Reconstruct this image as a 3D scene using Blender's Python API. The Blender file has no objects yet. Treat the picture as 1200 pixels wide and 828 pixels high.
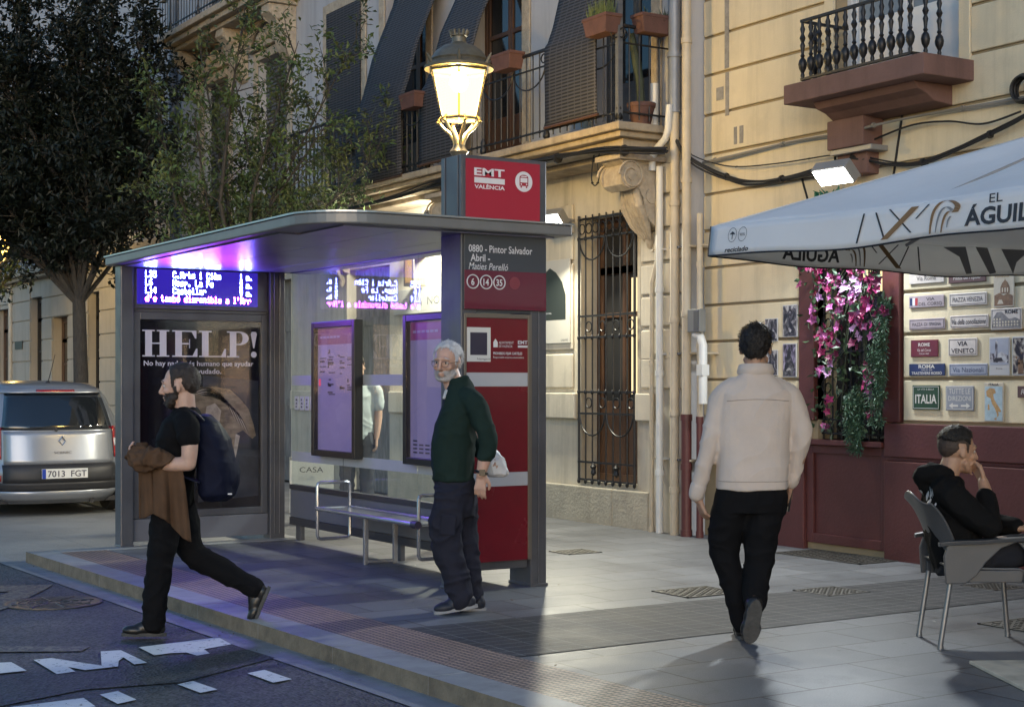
import bpy, bmesh, math, random
from mathutils import Vector, Matrix, noise
from mathutils.bvhtree import BVHTree
PI = math.pi
SC = bpy.context.scene
COL = SC.collection

# ------------------------------------------------------------------ camera, world, light, exposure
cam_data = bpy.data.cameras.new('camera')
cam = bpy.data.objects.new('camera', cam_data)
COL.objects.link(cam)
cam.location = (0, 0, 1.42)
cam.rotation_euler = (math.radians(90), 0, math.radians(-31.9))
cam_data.sensor_width = 36
cam_data.lens = 54
cam_data.shift_y = 0.03
cam_data.clip_start = 0.05
cam_data.clip_end = 2000
SC.camera = cam

SUN_EL, SUN_AZ = math.radians(6), math.radians(215)      # azimuth clockwise from +Y: low behind the camera
world = bpy.data.worlds.new('World')
SC.world = world
world.use_nodes = True
wn = world.node_tree
sky = wn.nodes.new('ShaderNodeTexSky')
sky.sky_type = 'NISHITA'
sky.sun_disc = False
sky.sun_elevation = SUN_EL
sky.sun_rotation = SUN_AZ
sky.air_density = 1.0
sky.dust_density = 0.6
sky.ozone_density = 3.3
bg = wn.nodes['Background']
bg.inputs["Strength"].default_value = 0.15
wn.links.new(sky.outputs['Color'], bg.inputs['Color'])

sun_data = bpy.data.lights.new('sun', 'SUN')
sun_data.energy = 0.36
sun_data.angle = math.radians(50)
sun_data.color = (1.0, 0.93, 0.90)
sun = bpy.data.objects.new('sun', sun_data)
COL.objects.link(sun)
_sd = Vector((math.sin(SUN_AZ) * math.cos(SUN_EL), math.cos(SUN_AZ) * math.cos(SUN_EL), math.sin(SUN_EL)))
sun.rotation_euler = _sd.to_track_quat('Z', 'Y').to_euler()
sun.location = (-20, -20, 30)

SC.view_settings.view_transform = 'Standard'
SC.view_settings.look = 'None'
SC.view_settings.exposure = 1.4
SC.view_settings.gamma = 1.0
SC.view_settings.use_curve_mapping = False
SC.render.engine = 'CYCLES'
SC.cycles.use_denoising = True
SC.cycles.max_bounces = 8
SC.cycles.transparent_max_bounces = 16
SC.cycles.sample_clamp_indirect = 4.0
SC.cycles.caustics_reflective = False
SC.cycles.caustics_refractive = False

# ------------------------------------------------------------------ materials
def srgb(h):
    h = h.lstrip('#')
    v = [int(h[i:i+2], 16) / 255 for i in (0, 2, 4)]
    return tuple(x / 12.92 if x <= 0.04045 else ((x + 0.055) / 1.055) ** 2.4 for x in v)

MATS = {}
def mat(name, col, rough=0.6, metal=0.0, var=0.0, vscale=4.0, bump=0.0, bscale=60.0, spec=0.5, streak=0.0,
        emit=None, estr=0.0, coat=0.0, sheen=0.0, stretch=(1, 1, 1), rvar=0.0, dirt=0.0):
    """Principled material with noise in colour and bump (object space, metres)."""
    if name in MATS: return MATS[name]
    m = bpy.data.materials.new(name); m.use_nodes = True
    nt = m.node_tree; N = nt.nodes; L = nt.links
    b = N['Principled BSDF']
    b.inputs['Base Color'].default_value = (*col, 1)
    b.inputs['Roughness'].default_value = rough
    b.inputs['Metallic'].default_value = metal
    b.inputs['Specular IOR Level'].default_value = spec
    b.inputs['Coat Weight'].default_value = coat
    b.inputs['Sheen Weight'].default_value = sheen
    if emit:
        b.inputs['Emission Color'].default_value = (*emit, 1)
        b.inputs['Emission Strength'].default_value = estr
    tc = N.new('ShaderNodeTexCoord')
    mp = N.new('ShaderNodeMapping'); mp.inputs['Scale'].default_value = stretch
    L.new(tc.outputs['Object'], mp.inputs['Vector'])
    last = None
    if var > 0:
        nz = N.new('ShaderNodeTexNoise'); nz.inputs['Scale'].default_value = vscale; nz.inputs['Detail'].default_value = 7
        nz.inputs['Roughness'].default_value = 0.62
        L.new(mp.outputs['Vector'], nz.inputs['Vector'])
        cr = N.new('ShaderNodeValToRGB')
        cr.color_ramp.elements[0].position = 0.3; cr.color_ramp.elements[1].position = 0.7
        cr.color_ramp.elements[0].color = (*[c * (1 - var) for c in col], 1)
        cr.color_ramp.elements[1].color = (*[min(1, c * (1 + var)) for c in col], 1)
        L.new(nz.outputs['Fac'], cr.inputs['Fac']); last = cr.outputs['Color']
    for amount, sc, lo, hi in ((streak, (3.0, 3.0, 0.25), 0.48, 0.72), (dirt, (1.6, 1.6, 1.6), 0.52, 0.66)):
        if amount > 0:
            m2 = N.new('ShaderNodeMapping'); m2.inputs['Scale'].default_value = sc
            L.new(tc.outputs['Object'], m2.inputs['Vector'])
            n2 = N.new('ShaderNodeTexNoise'); n2.inputs['Scale'].default_value = 1.7; n2.inputs['Detail'].default_value = 9
            n2.inputs['Roughness'].default_value = 0.7
            L.new(m2.outputs['Vector'], n2.inputs['Vector'])
            r2 = N.new('ShaderNodeMapRange'); r2.inputs['From Min'].default_value = lo; r2.inputs['From Max'].default_value = hi
            r2.inputs['To Max'].default_value = amount
            L.new(n2.outputs['Fac'], r2.inputs['Value'])
            mx = N.new('ShaderNodeMixRGB'); mx.inputs['Color2'].default_value = (*[c * 0.35 for c in col], 1)
            L.new(r2.outputs['Result'], mx.inputs['Fac'])
            if last: L.new(last, mx.inputs['Color1'])
            else: mx.inputs['Color1'].default_value = (*col, 1)
            last = mx.outputs['Color']
    if last: L.new(last, b.inputs['Base Color'])
    if rvar > 0:
        n4 = N.new('ShaderNodeTexNoise'); n4.inputs['Scale'].default_value = vscale * 1.7; n4.inputs['Detail'].default_value = 6
        L.new(mp.outputs['Vector'], n4.inputs['Vector'])
        r4 = N.new('ShaderNodeMapRange'); r4.inputs['From Min'].default_value = 0.3; r4.inputs['From Max'].default_value = 0.7
        r4.inputs['To Min'].default_value = max(0.02, rough - rvar); r4.inputs['To Max'].default_value = min(1, rough + rvar)
        L.new(n4.outputs['Fac'], r4.inputs['Value']); L.new(r4.outputs['Result'], b.inputs['Roughness'])
    if bump > 0:
        n3 = N.new('ShaderNodeTexNoise'); n3.inputs['Scale'].default_value = bscale; n3.inputs['Detail'].default_value = 5
        L.new(mp.outputs['Vector'], n3.inputs['Vector'])
        bp = N.new('ShaderNodeBump'); bp.inputs['Strength'].default_value = bump; bp.inputs['Distance'].default_value = 0.02
        L.new(n3.outputs['Fac'], bp.inputs['Height']); L.new(bp.outputs['Normal'], b.inputs['Normal'])
    MATS[name] = m
    return m

def emitter(name, col, strength):
    if name in MATS: return MATS[name]
    m = bpy.data.materials.new(name); m.use_nodes = True
    nt = m.node_tree; nt.nodes.remove(nt.nodes['Principled BSDF'])
    e = nt.nodes.new('ShaderNodeEmission'); e.inputs['Color'].default_value = (*col, 1); e.inputs['Strength'].default_value = strength
    nt.links.new(e.outputs['Emission'], nt.nodes['Material Output'].inputs['Surface'])
    MATS[name] = m
    return m

def glass_mat(name, tint=(0.92, 0.96, 0.95), rough=0.02, extra=0.0, haze=0.0):
    """Thin sheet glass: fresnel reflection over a clear tinted pane, with a little dusty haze."""
    if name in MATS: return MATS[name]
    m = bpy.data.materials.new(name); m.use_nodes = True
    nt = m.node_tree; N = nt.nodes; L = nt.links
    N.remove(N['Principled BSDF'])
    tr = N.new('ShaderNodeBsdfTransparent'); tr.inputs['Color'].default_value = (*tint, 1)
    gl = N.new('ShaderNodeBsdfGlossy'); gl.inputs['Roughness'].default_value = rough
    fr = N.new('ShaderNodeFresnel'); fr.inputs['IOR'].default_value = 1.5
    ad = N.new('ShaderNodeMath'); ad.operation = 'ADD'; ad.use_clamp = True; ad.inputs[1].default_value = extra
    L.new(fr.outputs['Fac'], ad.inputs[0])
    ge = N.new('ShaderNodeNewGeometry'); iv = N.new('ShaderNodeMath'); iv.operation = 'SUBTRACT'; iv.inputs[0].default_value = 1.0
    L.new(ge.outputs['Backfacing'], iv.inputs[1]); mu = N.new('ShaderNodeMath'); mu.operation = 'MULTIPLY'
    L.new(ad.outputs['Value'], mu.inputs[0]); L.new(iv.outputs['Value'], mu.inputs[1])      # a sheet reflects once, on the side it is met
    mx = N.new('ShaderNodeMixShader')
    L.new(mu.outputs['Value'], mx.inputs['Fac']); L.new(tr.outputs['BSDF'], mx.inputs[1]); L.new(gl.outputs['BSDF'], mx.inputs[2])
    out = mx.outputs['Shader']
    if haze > 0:
        df = N.new('ShaderNodeBsdfDiffuse'); df.inputs['Color'].default_value = (0.6, 0.6, 0.6, 1)
        tc = N.new('ShaderNodeTexCoord'); mp = N.new('ShaderNodeMapping'); mp.inputs['Scale'].default_value = (3, 3, 0.7)
        nz = N.new('ShaderNodeTexNoise'); nz.inputs['Scale'].default_value = 3; nz.inputs['Detail'].default_value = 8
        L.new(tc.outputs['Object'], mp.inputs['Vector']); L.new(mp.outputs['Vector'], nz.inputs['Vector'])
        ml = N.new('ShaderNodeMath'); ml.operation = 'MULTIPLY'; ml.inputs[1].default_value = haze * 2
        L.new(nz.outputs['Fac'], ml.inputs[0])
        m2 = N.new('ShaderNodeMixShader'); L.new(ml.outputs['Value'], m2.inputs['Fac']); L.new(out, m2.inputs[1]); L.new(df.outputs['BSDF'], m2.inputs[2])
        out = m2.outputs['Shader']
    L.new(out, N['Material Output'].inputs['Surface'])
    MATS[name] = m
    return m

# ------------------------------------------------------------------ things
WM = {}
def thing(name, label, cat, loc=(0, 0, 0), rotz=0.0, group=None):
    o = bpy.data.objects.new(name, None); COL.objects.link(o)
    o.empty_display_size = 0.2
    o.location = loc; o.rotation_euler = (0, 0, rotz)
    WM[o] = Matrix.Translation(loc) @ Matrix.Rotation(rotz, 4, 'Z')
    o['label'] = label; o['category'] = cat
    if group: o['group'] = group
    return o

def tag(o, label=None, cat=None, group=None, kind=None):
    if label: o['label'] = label
    if cat: o['category'] = cat
    if group: o['group'] = group
    if kind: o['kind'] = kind
    return o

def link_mesh(name, me, parent=None, world_coords=True):
    o = bpy.data.objects.new(name, me); COL.objects.link(o)
    if parent is not None:
        o.parent = parent
        WM[o] = WM[parent].copy()
        if world_coords: me.transform(WM[parent].inverted())
    else:
        WM[o] = Matrix.Identity(4)
    return o

def dup(root, loc, rotz=0.0, label=None, group=None):
    r = root.copy(); COL.objects.link(r); r.location = loc; r.rotation_euler = (0, 0, rotz)
    if label: r['label'] = label
    if group: r['group'] = group
    for ch in list(root.children):
        c = ch.copy(); COL.objects.link(c); c.parent = r
        for g in list(ch.children):
            d = g.copy(); COL.objects.link(d); d.parent = c
    return r

# ------------------------------------------------------------------ mesh builder
def frame_of(d):
    d = d.normalized()
    up = Vector((0, 0, 1)) if abs(d.z) < 0.95 else Vector((1, 0, 0))
    u = d.cross(up).normalized(); v = u.cross(d).normalized()
    return u, v

class MB:
    def __init__(s): s.v = []; s.f = []; s.m = []; s.sm = []
    def add(s, vs, fs, m=0, smooth=False):
        o = len(s.v); s.v += [tuple(x) for x in vs]
        for f in fs: s.f.append(tuple(o + i for i in f)); s.m.append(m); s.sm.append(smooth)
    def box(s, x0, x1, y0, y1, z0, z1, m=0):
        if x0 > x1: x0, x1 = x1, x0
        if y0 > y1: y0, y1 = y1, y0
        if z0 > z1: z0, z1 = z1, z0
        s.add([(x0,y0,z0),(x1,y0,z0),(x1,y1,z0),(x0,y1,z0),(x0,y0,z1),(x1,y0,z1),(x1,y1,z1),(x0,y1,z1)],
              [(3,2,1,0),(4,5,6,7),(0,1,5,4),(1,2,6,5),(2,3,7,6),(3,0,4,7)], m)
    def obox(s, c, half, M3, m=0):
        c = Vector(c); vs = []
        for z in (-1, 1):
            for x, y in ((-1,-1),(1,-1),(1,1),(-1,1)):
                vs.append(c + M3 @ Vector((x*half[0], y*half[1], z*half[2])))
        s.add(vs, [(3,2,1,0),(4,5,6,7),(0,1,5,4),(1,2,6,5),(2,3,7,6),(3,0,4,7)], m)
    def quad(s, a, b, c, d, m=0): s.add([a, b, c, d], [(0,1,2,3)], m)
    def tube(s, pts, r, n=8, m=0, cap=True, closed=False):
        pts = [Vector(p) for p in pts]; k = len(pts)
        rs = r if isinstance(r, (list, tuple)) else [r] * k
        vs = []; u = None
        for i, p in enumerate(pts):
            if closed: d = pts[(i+1) % k] - pts[i-1]
            else: d = pts[min(i+1, k-1)] - pts[max(i-1, 0)]
            if d.length < 1e-9: d = Vector((0,0,1))
            d.normalize()
            if u is None: u, w = frame_of(d)
            else:
                u = u - d * u.dot(d)
                u = u.normalized() if u.length > 1e-6 else frame_of(d)[0]
                w = d.cross(u)
            w = d.cross(u)
            for j in range(n):
                a = 2*PI*j/n
                vs.append(p + (u*math.cos(a) + w*math.sin(a)) * rs[i])
        fs = []
        for i in range(k if closed else k-1):
            i2 = (i+1) % k
            for j in range(n):
                fs.append((i*n+j, i*n+(j+1)%n, i2*n+(j+1)%n, i2*n+j))
        s.add(vs, fs, m, True)
        if cap and not closed:
            s.add(vs[:n], [tuple(range(n-1,-1,-1))], m); s.add(vs[-n:], [tuple(range(n))], m)
    def lathe(s, prof, c=(0,0,0), n=24, m=0, axis=(0,0,1), sq=None):
        c = Vector(c); ax = Vector(axis).normalized(); u, w = frame_of(ax)
        if abs(ax.z) > 0.99: u, w = Vector((1,0,0)), Vector((0,1,0))
        vs = []
        for r, z in prof:
            for j in range(n):
                a = 2*PI*(j + (0.5 if sq else 0))/n
                vs.append(c + ax*z + (u*math.cos(a) + w*math.sin(a))*r)
        fs = []
        for i in range(len(prof)-1):
            for j in range(n): fs.append((i*n+j, i*n+(j+1)%n, (i+1)*n+(j+1)%n, (i+1)*n+j))
        s.add(vs, fs, m, not sq)
        if prof[0][0] > 1e-5: s.add(vs[:n], [tuple(range(n-1,-1,-1))], m)
        if prof[-1][0] > 1e-5: s.add(vs[-n:], [tuple(range(n))], m)
    def prism(s, poly, o, u, v, depth, m=0):
        """2-D polygon in the frame (o,u,v), extruded by depth along u x v."""
        o, u, v = Vector(o), Vector(u).normalized(), Vector(v).normalized(); nrm = u.cross(v)
        a = [o + u*p[0] + v*p[1] for p in poly]; k = len(a)
        area = sum(poly[i][0]*poly[(i+1)%k][1] - poly[(i+1)%k][0]*poly[i][1] for i in range(k))
        if area < 0: a.reverse()
        if abs(depth) < 1e-9:
            s.add(a, [tuple(range(k))], m); return
        b = [p + nrm*depth for p in a]
        top, bot = (b, a) if depth > 0 else (a, b)
        s.add(bot + top, [tuple(range(k-1,-1,-1)), tuple(range(k, 2*k))] + [(i, (i+1)%k, k+(i+1)%k, k+i) for i in range(k)], m)
    def text(s, txt, o, u, v, h, m=0, width=None, align='L', bold=0.0, shear=0.0, lift=0.0, xs=1.0):
        """Lettering: cap height h, standing in the frame (o,u,v); o is the left (or centre) end of the base line."""
        cu = bpy.data.curves.new('lettering_curve', 'FONT'); cu.body = txt; cu.size = 1.0; cu.resolution_u = 3
        cu.offset = bold; cu.shear = shear
        ob = bpy.data.objects.new('lettering_curve', cu); COL.objects.link(ob)
        dg = bpy.context.evaluated_depsgraph_get(); dg.update()
        me = ob.evaluated_get(dg).to_mesh()
        pts = [(p.co.x, p.co.y) for p in me.vertices]; fs = [tuple(p.vertices) for p in me.polygons]
        ob.evaluated_get(dg).to_mesh_clear()
        bpy.data.objects.remove(ob); bpy.data.curves.remove(cu)
        if not pts: return
        k = h / 0.72; x0 = min(p[0] for p in pts); x1 = max(p[0] for p in pts)
        kx = k * xs
        if width: kx = width / (x1 - x0)
        off = {'L': -x0*kx, 'C': -(x0+x1)/2*kx, 'R': -x1*kx}[align]
        o, u, v = Vector(o), Vector(u).normalized(), Vector(v).normalized(); nrm = u.cross(v)
        s.add([o + u*(p[0]*kx+off) + v*(p[1]*k) + nrm*lift for p in pts], fs, m)
    def build(s, name, mats, parent=None, bevel=0.0, bseg=2, sharp=38, world=True, smooth=None):
        me = bpy.data.meshes.new(name)
        me.from_pydata(s.v, [], s.f)
        mats = mats if isinstance(mats, (list, tuple)) else [mats]
        for m_ in mats: me.materials.append(m_)
        me.polygons.foreach_set('material_index', s.m)
        me.polygons.foreach_set('use_smooth', [bool(x) for x in s.sm] if smooth is None else [smooth]*len(s.f))
        me.update()
        if any(s.sm) or smooth: me.set_sharp_from_angle(angle=math.radians(sharp))
        o = link_mesh(name, me, parent, world)
        if bevel > 0:
            b = o.modifiers.new('bevel', 'BEVEL'); b.width = bevel; b.segments = bseg; b.limit_method = 'ANGLE'; b.angle_limit = math.radians(40)
        return o

def arc(c, r, a0, a1, n, u, v):
    c, u, v = Vector(c), Vector(u), Vector(v)
    return [c + u*math.cos(a0+(a1-a0)*i/n)*r + v*math.sin(a0+(a1-a0)*i/n)*r for i in range(n+1)]

def spline(pts, n=8):
    pts = [Vector(p) for p in pts]; out = []
    for i in range(len(pts)-1):
        p0, p1, p2, p3 = pts[max(i-1,0)], pts[i], pts[i+1], pts[min(i+2,len(pts)-1)]
        for k in range(n):
            t_ = k/n; out.append(0.5*((2*p1)+(p2-p0)*t_+(2*p0-5*p1+4*p2-p3)*t_*t_+(3*p1-p0-3*p2+p3)*t_**3))
    return out + [pts[-1]]
def sheet_with_holes(mb, x, y0, y1, z0, z1, holes, reveal=0.25, m=0, mr=None):
    """A facade sheet facing -x with rectangular openings (y0,y1,z0,z1) and their reveals."""
    ys = sorted({y0, y1, *[min(max(h[0],y0),y1) for h in holes], *[min(max(h[1],y0),y1) for h in holes]})
    zs = sorted({z0, z1, *[min(max(h[2],z0),z1) for h in holes], *[min(max(h[3],z0),z1) for h in holes]})
    for i in range(len(ys)-1):
        for j in range(len(zs)-1):
            cy, cz = (ys[i]+ys[i+1])/2, (zs[j]+zs[j+1])/2
            if any(h[0] < cy < h[1] and h[2] < cz < h[3] for h in holes): continue
            mb.quad((x,ys[i+1],zs[j]),(x,ys[i],zs[j]),(x,ys[i],zs[j+1]),(x,ys[i+1],zs[j+1]), m)
    mr = m if mr is None else mr
    for a, b, c, d in holes:
        a, b, c, d = max(a,y0), min(b,y1), max(c,z0), min(d,z1)
        if a >= b or c >= d: continue
        X = x + reveal
        mb.quad((x,a,c),(X,a,c),(X,a,d),(x,a,d), mr); mb.quad((X,b,c),(x,b,c),(x,b,d),(X,b,d), mr)
        mb.quad((x,a,c),(x,b,c),(X,b,c),(X,a,c), mr); mb.quad((x,b,d),(x,a,d),(X,a,d),(X,b,d), mr)

UY, UZ, UX = Vector((0,-1,0)), Vector((0,0,1)), Vector((1,0,0))   # facade frame: along the wall (rightwards), up; panel frame: UX, UZ
# ================================================================== ground
def brick_ground(name, c1, c2, mortar, bw, bh, msize, rough=0.5, rot=0.0, offset=0.5, bump=0.25, var=0.18, spec=0.5, rvar=0.1, grain=0.25, shift=(0,0,0)):
    m = bpy.data.materials.new(name); m.use_nodes = True
    nt = m.node_tree; N = nt.nodes; L = nt.links; b = N['Principled BSDF']
    tc = N.new('ShaderNodeTexCoord'); mp = N.new('ShaderNodeMapping'); mp.inputs['Rotation'].default_value = (0, 0, rot)
    mp.inputs['Location'].default_value = shift
    L.new(tc.outputs['Object'], mp.inputs['Vector'])
    br = N.new('ShaderNodeTexBrick'); br.offset = offset
    br.inputs['Color1'].default_value = (*c1, 1); br.inputs['Color2'].default_value = (*c2, 1); br.inputs['Mortar'].default_value = (*mortar, 1)
    br.inputs['Scale'].default_value = 1; br.inputs['Mortar Size'].default_value = msize; br.inputs['Mortar Smooth'].default_value = 0.2
    br.inputs['Brick Width'].default_value = bw; br.inputs['Row Height'].default_value = bh
    L.new(mp.outputs['Vector'], br.inputs['Vector'])
    def nz(scale, det=6, rg=0.6):
        n = N.new('ShaderNodeTexNoise'); n.inputs['Scale'].default_value = scale; n.inputs['Detail'].default_value = det; n.inputs['Roughness'].default_value = rg
        L.new(tc.outputs['Object'], n.inputs['Vector']); return n
    big, fine = nz(0.9, 8, 0.7), nz(160, 2)
    def shade(src, lo, hi, a, bb):
        r = N.new('ShaderNodeMapRange'); r.inputs['From Min'].default_value = lo; r.inputs['From Max'].default_value = hi
        r.inputs['To Min'].default_value = a; r.inputs['To Max'].default_value = bb; L.new(src, r.inputs['Value']); return r.outputs['Result']
    def mul(col, fac):
        x = N.new('ShaderNodeMixRGB'); x.blend_type = 'MULTIPLY'; x.inputs['Fac'].default_value = 1
        L.new(col, x.inputs['Color1']); L.new(fac, x.inputs['Color2']); return x.outputs['Color']
    col = mul(br.outputs['Color'], shade(big.outputs['Fac'], 0.3, 0.7, 1 - var, 1 + var))
    col = mul(col, shade(fine.outputs['Fac'], 0.35, 0.65, 1 - grain, 1 + grain))
    st = nz(2.1, 9, 0.75); col = mul(col, shade(st.outputs['Fac'], 0.54, 0.70, 1.0, 0.68))     # spilt and trodden-in stains
    sp = N.new('ShaderNodeTexVoronoi'); sp.inputs['Scale'].default_value = 3.1; L.new(tc.outputs['Object'], sp.inputs['Vector'])
    col = mul(col, shade(sp.outputs['Distance'], 0.02, 0.05, 0.6, 1.0))          # trodden gum spots
    L.new(col, b.inputs['Base Color'])
    L.new(shade(big.outputs['Fac'], 0.3, 0.7, rough - rvar, rough + rvar), b.inputs['Roughness'])
    b.inputs['Specular IOR Level'].default_value = spec
    bp = N.new('ShaderNodeBump'); bp.inputs['Strength'].default_value = bump; bp.inputs['Distance'].default_value = 0.01; bp.invert = True
    L.new(br.outputs['Fac'], bp.inputs['Height'])
    b2 = N.new('ShaderNodeBump'); b2.inputs['Strength'].default_value = 0.12; b2.inputs['Distance'].default_value = 0.01
    L.new(fine.outputs['Fac'], b2.inputs['Height']); L.new(bp.outputs['Normal'], b2.inputs['Normal'])
    L.new(b2.outputs['Normal'], b.inputs['Normal'])
    return m

def asphalt(name, base, patchy=0.3):
    m = bpy.data.materials.new(name); m.use_nodes = True
    nt = m.node_tree; N = nt.nodes; L = nt.links; b = N['Principled BSDF']
    tc = N.new('ShaderNodeTexCoord')
    v = N.new('ShaderNodeTexVoronoi'); v.inputs['Scale'].default_value = 62; L.new(tc.outputs['Object'], v.inputs['Vector'])
    n = N.new('ShaderNodeTexNoise'); n.inputs['Scale'].default_value = 1.3; n.inputs['Detail'].default_value = 9; L.new(tc.outputs['Object'], n.inputs['Vector'])
    cr = N.new('ShaderNodeValToRGB'); cr.color_ramp.elements[0].position = 0.1; cr.color_ramp.elements[1].position = 0.9
    cr.color_ramp.elements[0].color = (base*2.3, base*2.3, base*2.3, 1); cr.color_ramp.elements[1].color = (base*0.4, base*0.4, base*0.4, 1)
    L.new(v.outputs['Color'], cr.inputs['Fac'])
    r = N.new('ShaderNodeMapRange'); r.inputs['From Min'].default_value = 0.3; r.inputs['From Max'].default_value = 0.7
    r.inputs['To Min'].default_value = 1 - patchy; r.inputs['To Max'].default_value = 1 + patchy; L.new(n.outputs['Fac'], r.inputs['Value'])
    x = N.new('ShaderNodeMixRGB'); x.blend_type = 'MULTIPLY'; x.inputs['Fac'].default_value = 1
    L.new(cr.outputs['Color'], x.inputs['Color1']); L.new(r.outputs['Result'], x.inputs['Color2']); L.new(x.outputs['Color'], b.inputs['Base Color'])
    b.inputs['Roughness'].default_value = 0.62
    bp = N.new('ShaderNodeBump'); bp.inputs['Strength'].default_value = 0.8; bp.inputs['Distance'].default_value = 0.012
    L.new(v.outputs['Distance'], bp.inputs['Height']); L.new(bp.outputs['Normal'], b.inputs['Normal'])
    return m

def worn_paint(name, col, under, wear=0.5):
    """Old road paint: chipped through to the asphalt below."""
    m = bpy.data.materials.new(name); m.use_nodes = True
    nt = m.node_tree; N = nt.nodes; L = nt.links; b = N['Principled BSDF']
    tc = N.new('ShaderNodeTexCoord')
    n = N.new('ShaderNodeTexNoise'); n.inputs['Scale'].default_value = 28; n.inputs['Detail'].default_value = 9; n.inputs['Roughness'].default_value = 0.75
    L.new(tc.outputs['Object'], n.inputs['Vector'])
    r = N.new('ShaderNodeMapRange'); r.inputs['From Min'].default_value = wear; r.inputs['From Max'].default_value = wear + 0.05
    L.new(n.outputs['Fac'], r.inputs['Value'])
    x = N.new('ShaderNodeMixRGB'); x.inputs['Color1'].default_value = (*col, 1); x.inputs['Color2'].default_value = (under, under, under*1.05, 1)
    L.new(r.outputs['Result'], x.inputs['Fac']); L.new(x.outputs['Color'], b.inputs['Base Color']); b.inputs['Roughness'].default_value = 0.6
    bp = N.new('ShaderNodeBump'); bp.inputs['Strength'].default_value = 0.4; bp.inputs['Distance'].default_value = 0.006
    L.new(n.outputs['Fac'], bp.inputs['Height']); L.new(bp.outputs['Normal'], b.inputs['Normal'])
    return m

ZR = -0.085                                   # the road lies a low kerb under the pavement
def xk(y): return 3.37 + 0.032*(13.2 - y)     # kerb line, a touch askew to the houses
slab_m = brick_ground('pavement_slabs', (0.150,0.153,0.160), (0.110,0.113,0.119), (0.055,0.052,0.05), 0.62, 0.41, 0.007, rough=0.48, spec=0.22, rot=0.0, bump=0.4, var=0.26, rvar=0.14)
band_m = brick_ground('dark_pavers', (0.058,0.057,0.060), (0.043,0.043,0.046), (0.16,0.157,0.15), 0.105, 0.215, 0.004, rough=0.6, spec=0.12, rot=math.radians(90), bump=0.4, grain=0.35, offset=0.0)
tact_m = brick_ground('tactile_tiles', (0.40,0.265,0.195), (0.33,0.22,0.165), (0.075,0.055,0.045), 0.041, 0.041, 0.007, rough=0.55, offset=0.0, bump=0.9)
kerb_m = mat('kerb_granite', (0.27,0.27,0.27), 0.5, var=0.16, vscale=7, bump=0.15, bscale=150, dirt=0.35)
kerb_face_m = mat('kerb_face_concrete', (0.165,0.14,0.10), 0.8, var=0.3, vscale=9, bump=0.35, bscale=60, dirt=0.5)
gutter_m = mat('gutter_concrete', (0.22,0.22,0.225), 0.55, var=0.22, vscale=5, bump=0.2, bscale=90, dirt=0.5)
asph_m = asphalt('asphalt', 0.048)
patch_m = asphalt('asphalt_patch', 0.036, 0.15)
bay_m = brick_ground('bay_concrete', (0.22,0.22,0.215), (0.205,0.205,0.20), (0.15,0.15,0.148), 4.2, 2.6, 0.006, rough=0.6, bump=0.1, var=0.25)

def sheet(name, poly, z, m, kind='structure'):
    mb = MB(); mb.prism(poly, (0,0,z), (1,0,0), (0,1,0), 0)
    return tag(mb.build(name, m), kind=kind)

sheet('road', [(-400,-200),(400,-200),(400,700),(-400,700)], ZR - 0.004, asph_m)
sheet('gutter', [(xk(-20)-0.21,-20),(xk(-20)+0.02,-20),(xk(13.2)+0.02,13.2),(5.7,13.2),(5.7,13.35),(xk(13.2)-0.05,13.35),(xk(13.2)-0.05,60),(xk(13.2)-0.25,60),(xk(13.2)-0.19,13.0)], ZR + 0.001, gutter_m)
sheet('parking_bay', [(3.32,13.35),(5.68,13.35),(5.68,70),(3.32,70)], ZR + 0.0, bay_m)
mb = MB()
mb.prism([(xk(-20)+0.65,-20),(9.8,-20),(9.8,120),(5.86,120),(5.86,13.16),(xk(13.16)+0.65,13.16)], (0,0,-0.3), (1,0,0), (0,1,0), 0.3)
tag(mb.build('pavement', slab_m), kind='structure')
tk = lambda y: xk(y) + 0.225
tf = lambda y: xk(y) + 0.62 + 0.006*(13.2-y)
sheet('tactile_paving', [(tk(-20),-20),(tf(-20)+0.02,-20),(tf(13.0),13.0),(tk(13.0),13.0)], 0.004, tact_m)
sheet('paving_band', [(tf(6.77)+0.004,6.77),(9.2,6.87),(9.2,7.93),(tf(7.9)+0.004,7.9)], 0.004, band_m)
# kerb stones along the road and round the end of the build-out
mb = MB(); y = 13.2; random.seed(4)
while y > -6:
    y2 = y - random.uniform(0.92, 1.02)
    j = 0.004
    mb.add([(xk(y)+0.0,y-j,ZR-0.1),(xk(y2),y2,ZR-0.1),(xk(y2)+0.228,y2,ZR-0.1),(xk(y)+0.228,y-j,ZR-0.1),
            (xk(y)+0.004,y-j,0.006),(xk(y2)+0.004,y2,0.006),(xk(y2)+0.228,y2,0.006),(xk(y)+0.228,y-j,0.006)],
           [(3,2,1,0),(4,5,6,7),(1,2,6,5),(2,3,7,6),(3,0,4,7)], 0)
    mb.add([(xk(y)+0.0,y-j,ZR-0.1),(xk(y2),y2,ZR-0.1),(xk(y2)+0.004,y2,0.006),(xk(y)+0.004,y-j,0.006)], [(0,1,2,3)], 1)
    y = y2
mb.box(xk(13.2)+0.23, 5.7, 13.0, 13.2, ZR-0.1, 0.005)
yy = 13.2
while yy < 60:
    mb.box(5.70, 5.85, yy+0.003, yy+0.997, ZR-0.1, 0.005); yy += 1.0
tag(mb.build('kerb', [kerb_m, kerb_face_m], bevel=0.008, bseg=2), kind='structure')
# filler under the kerb-tactile strip
sheet('pavement_bed', [(xk(-20)+0.1,-20),(xk(-20)+0.7,-20),(xk(13.1)+0.7,13.1),(xk(13.1)+0.1,13.1)], -0.004, slab_m)

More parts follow.
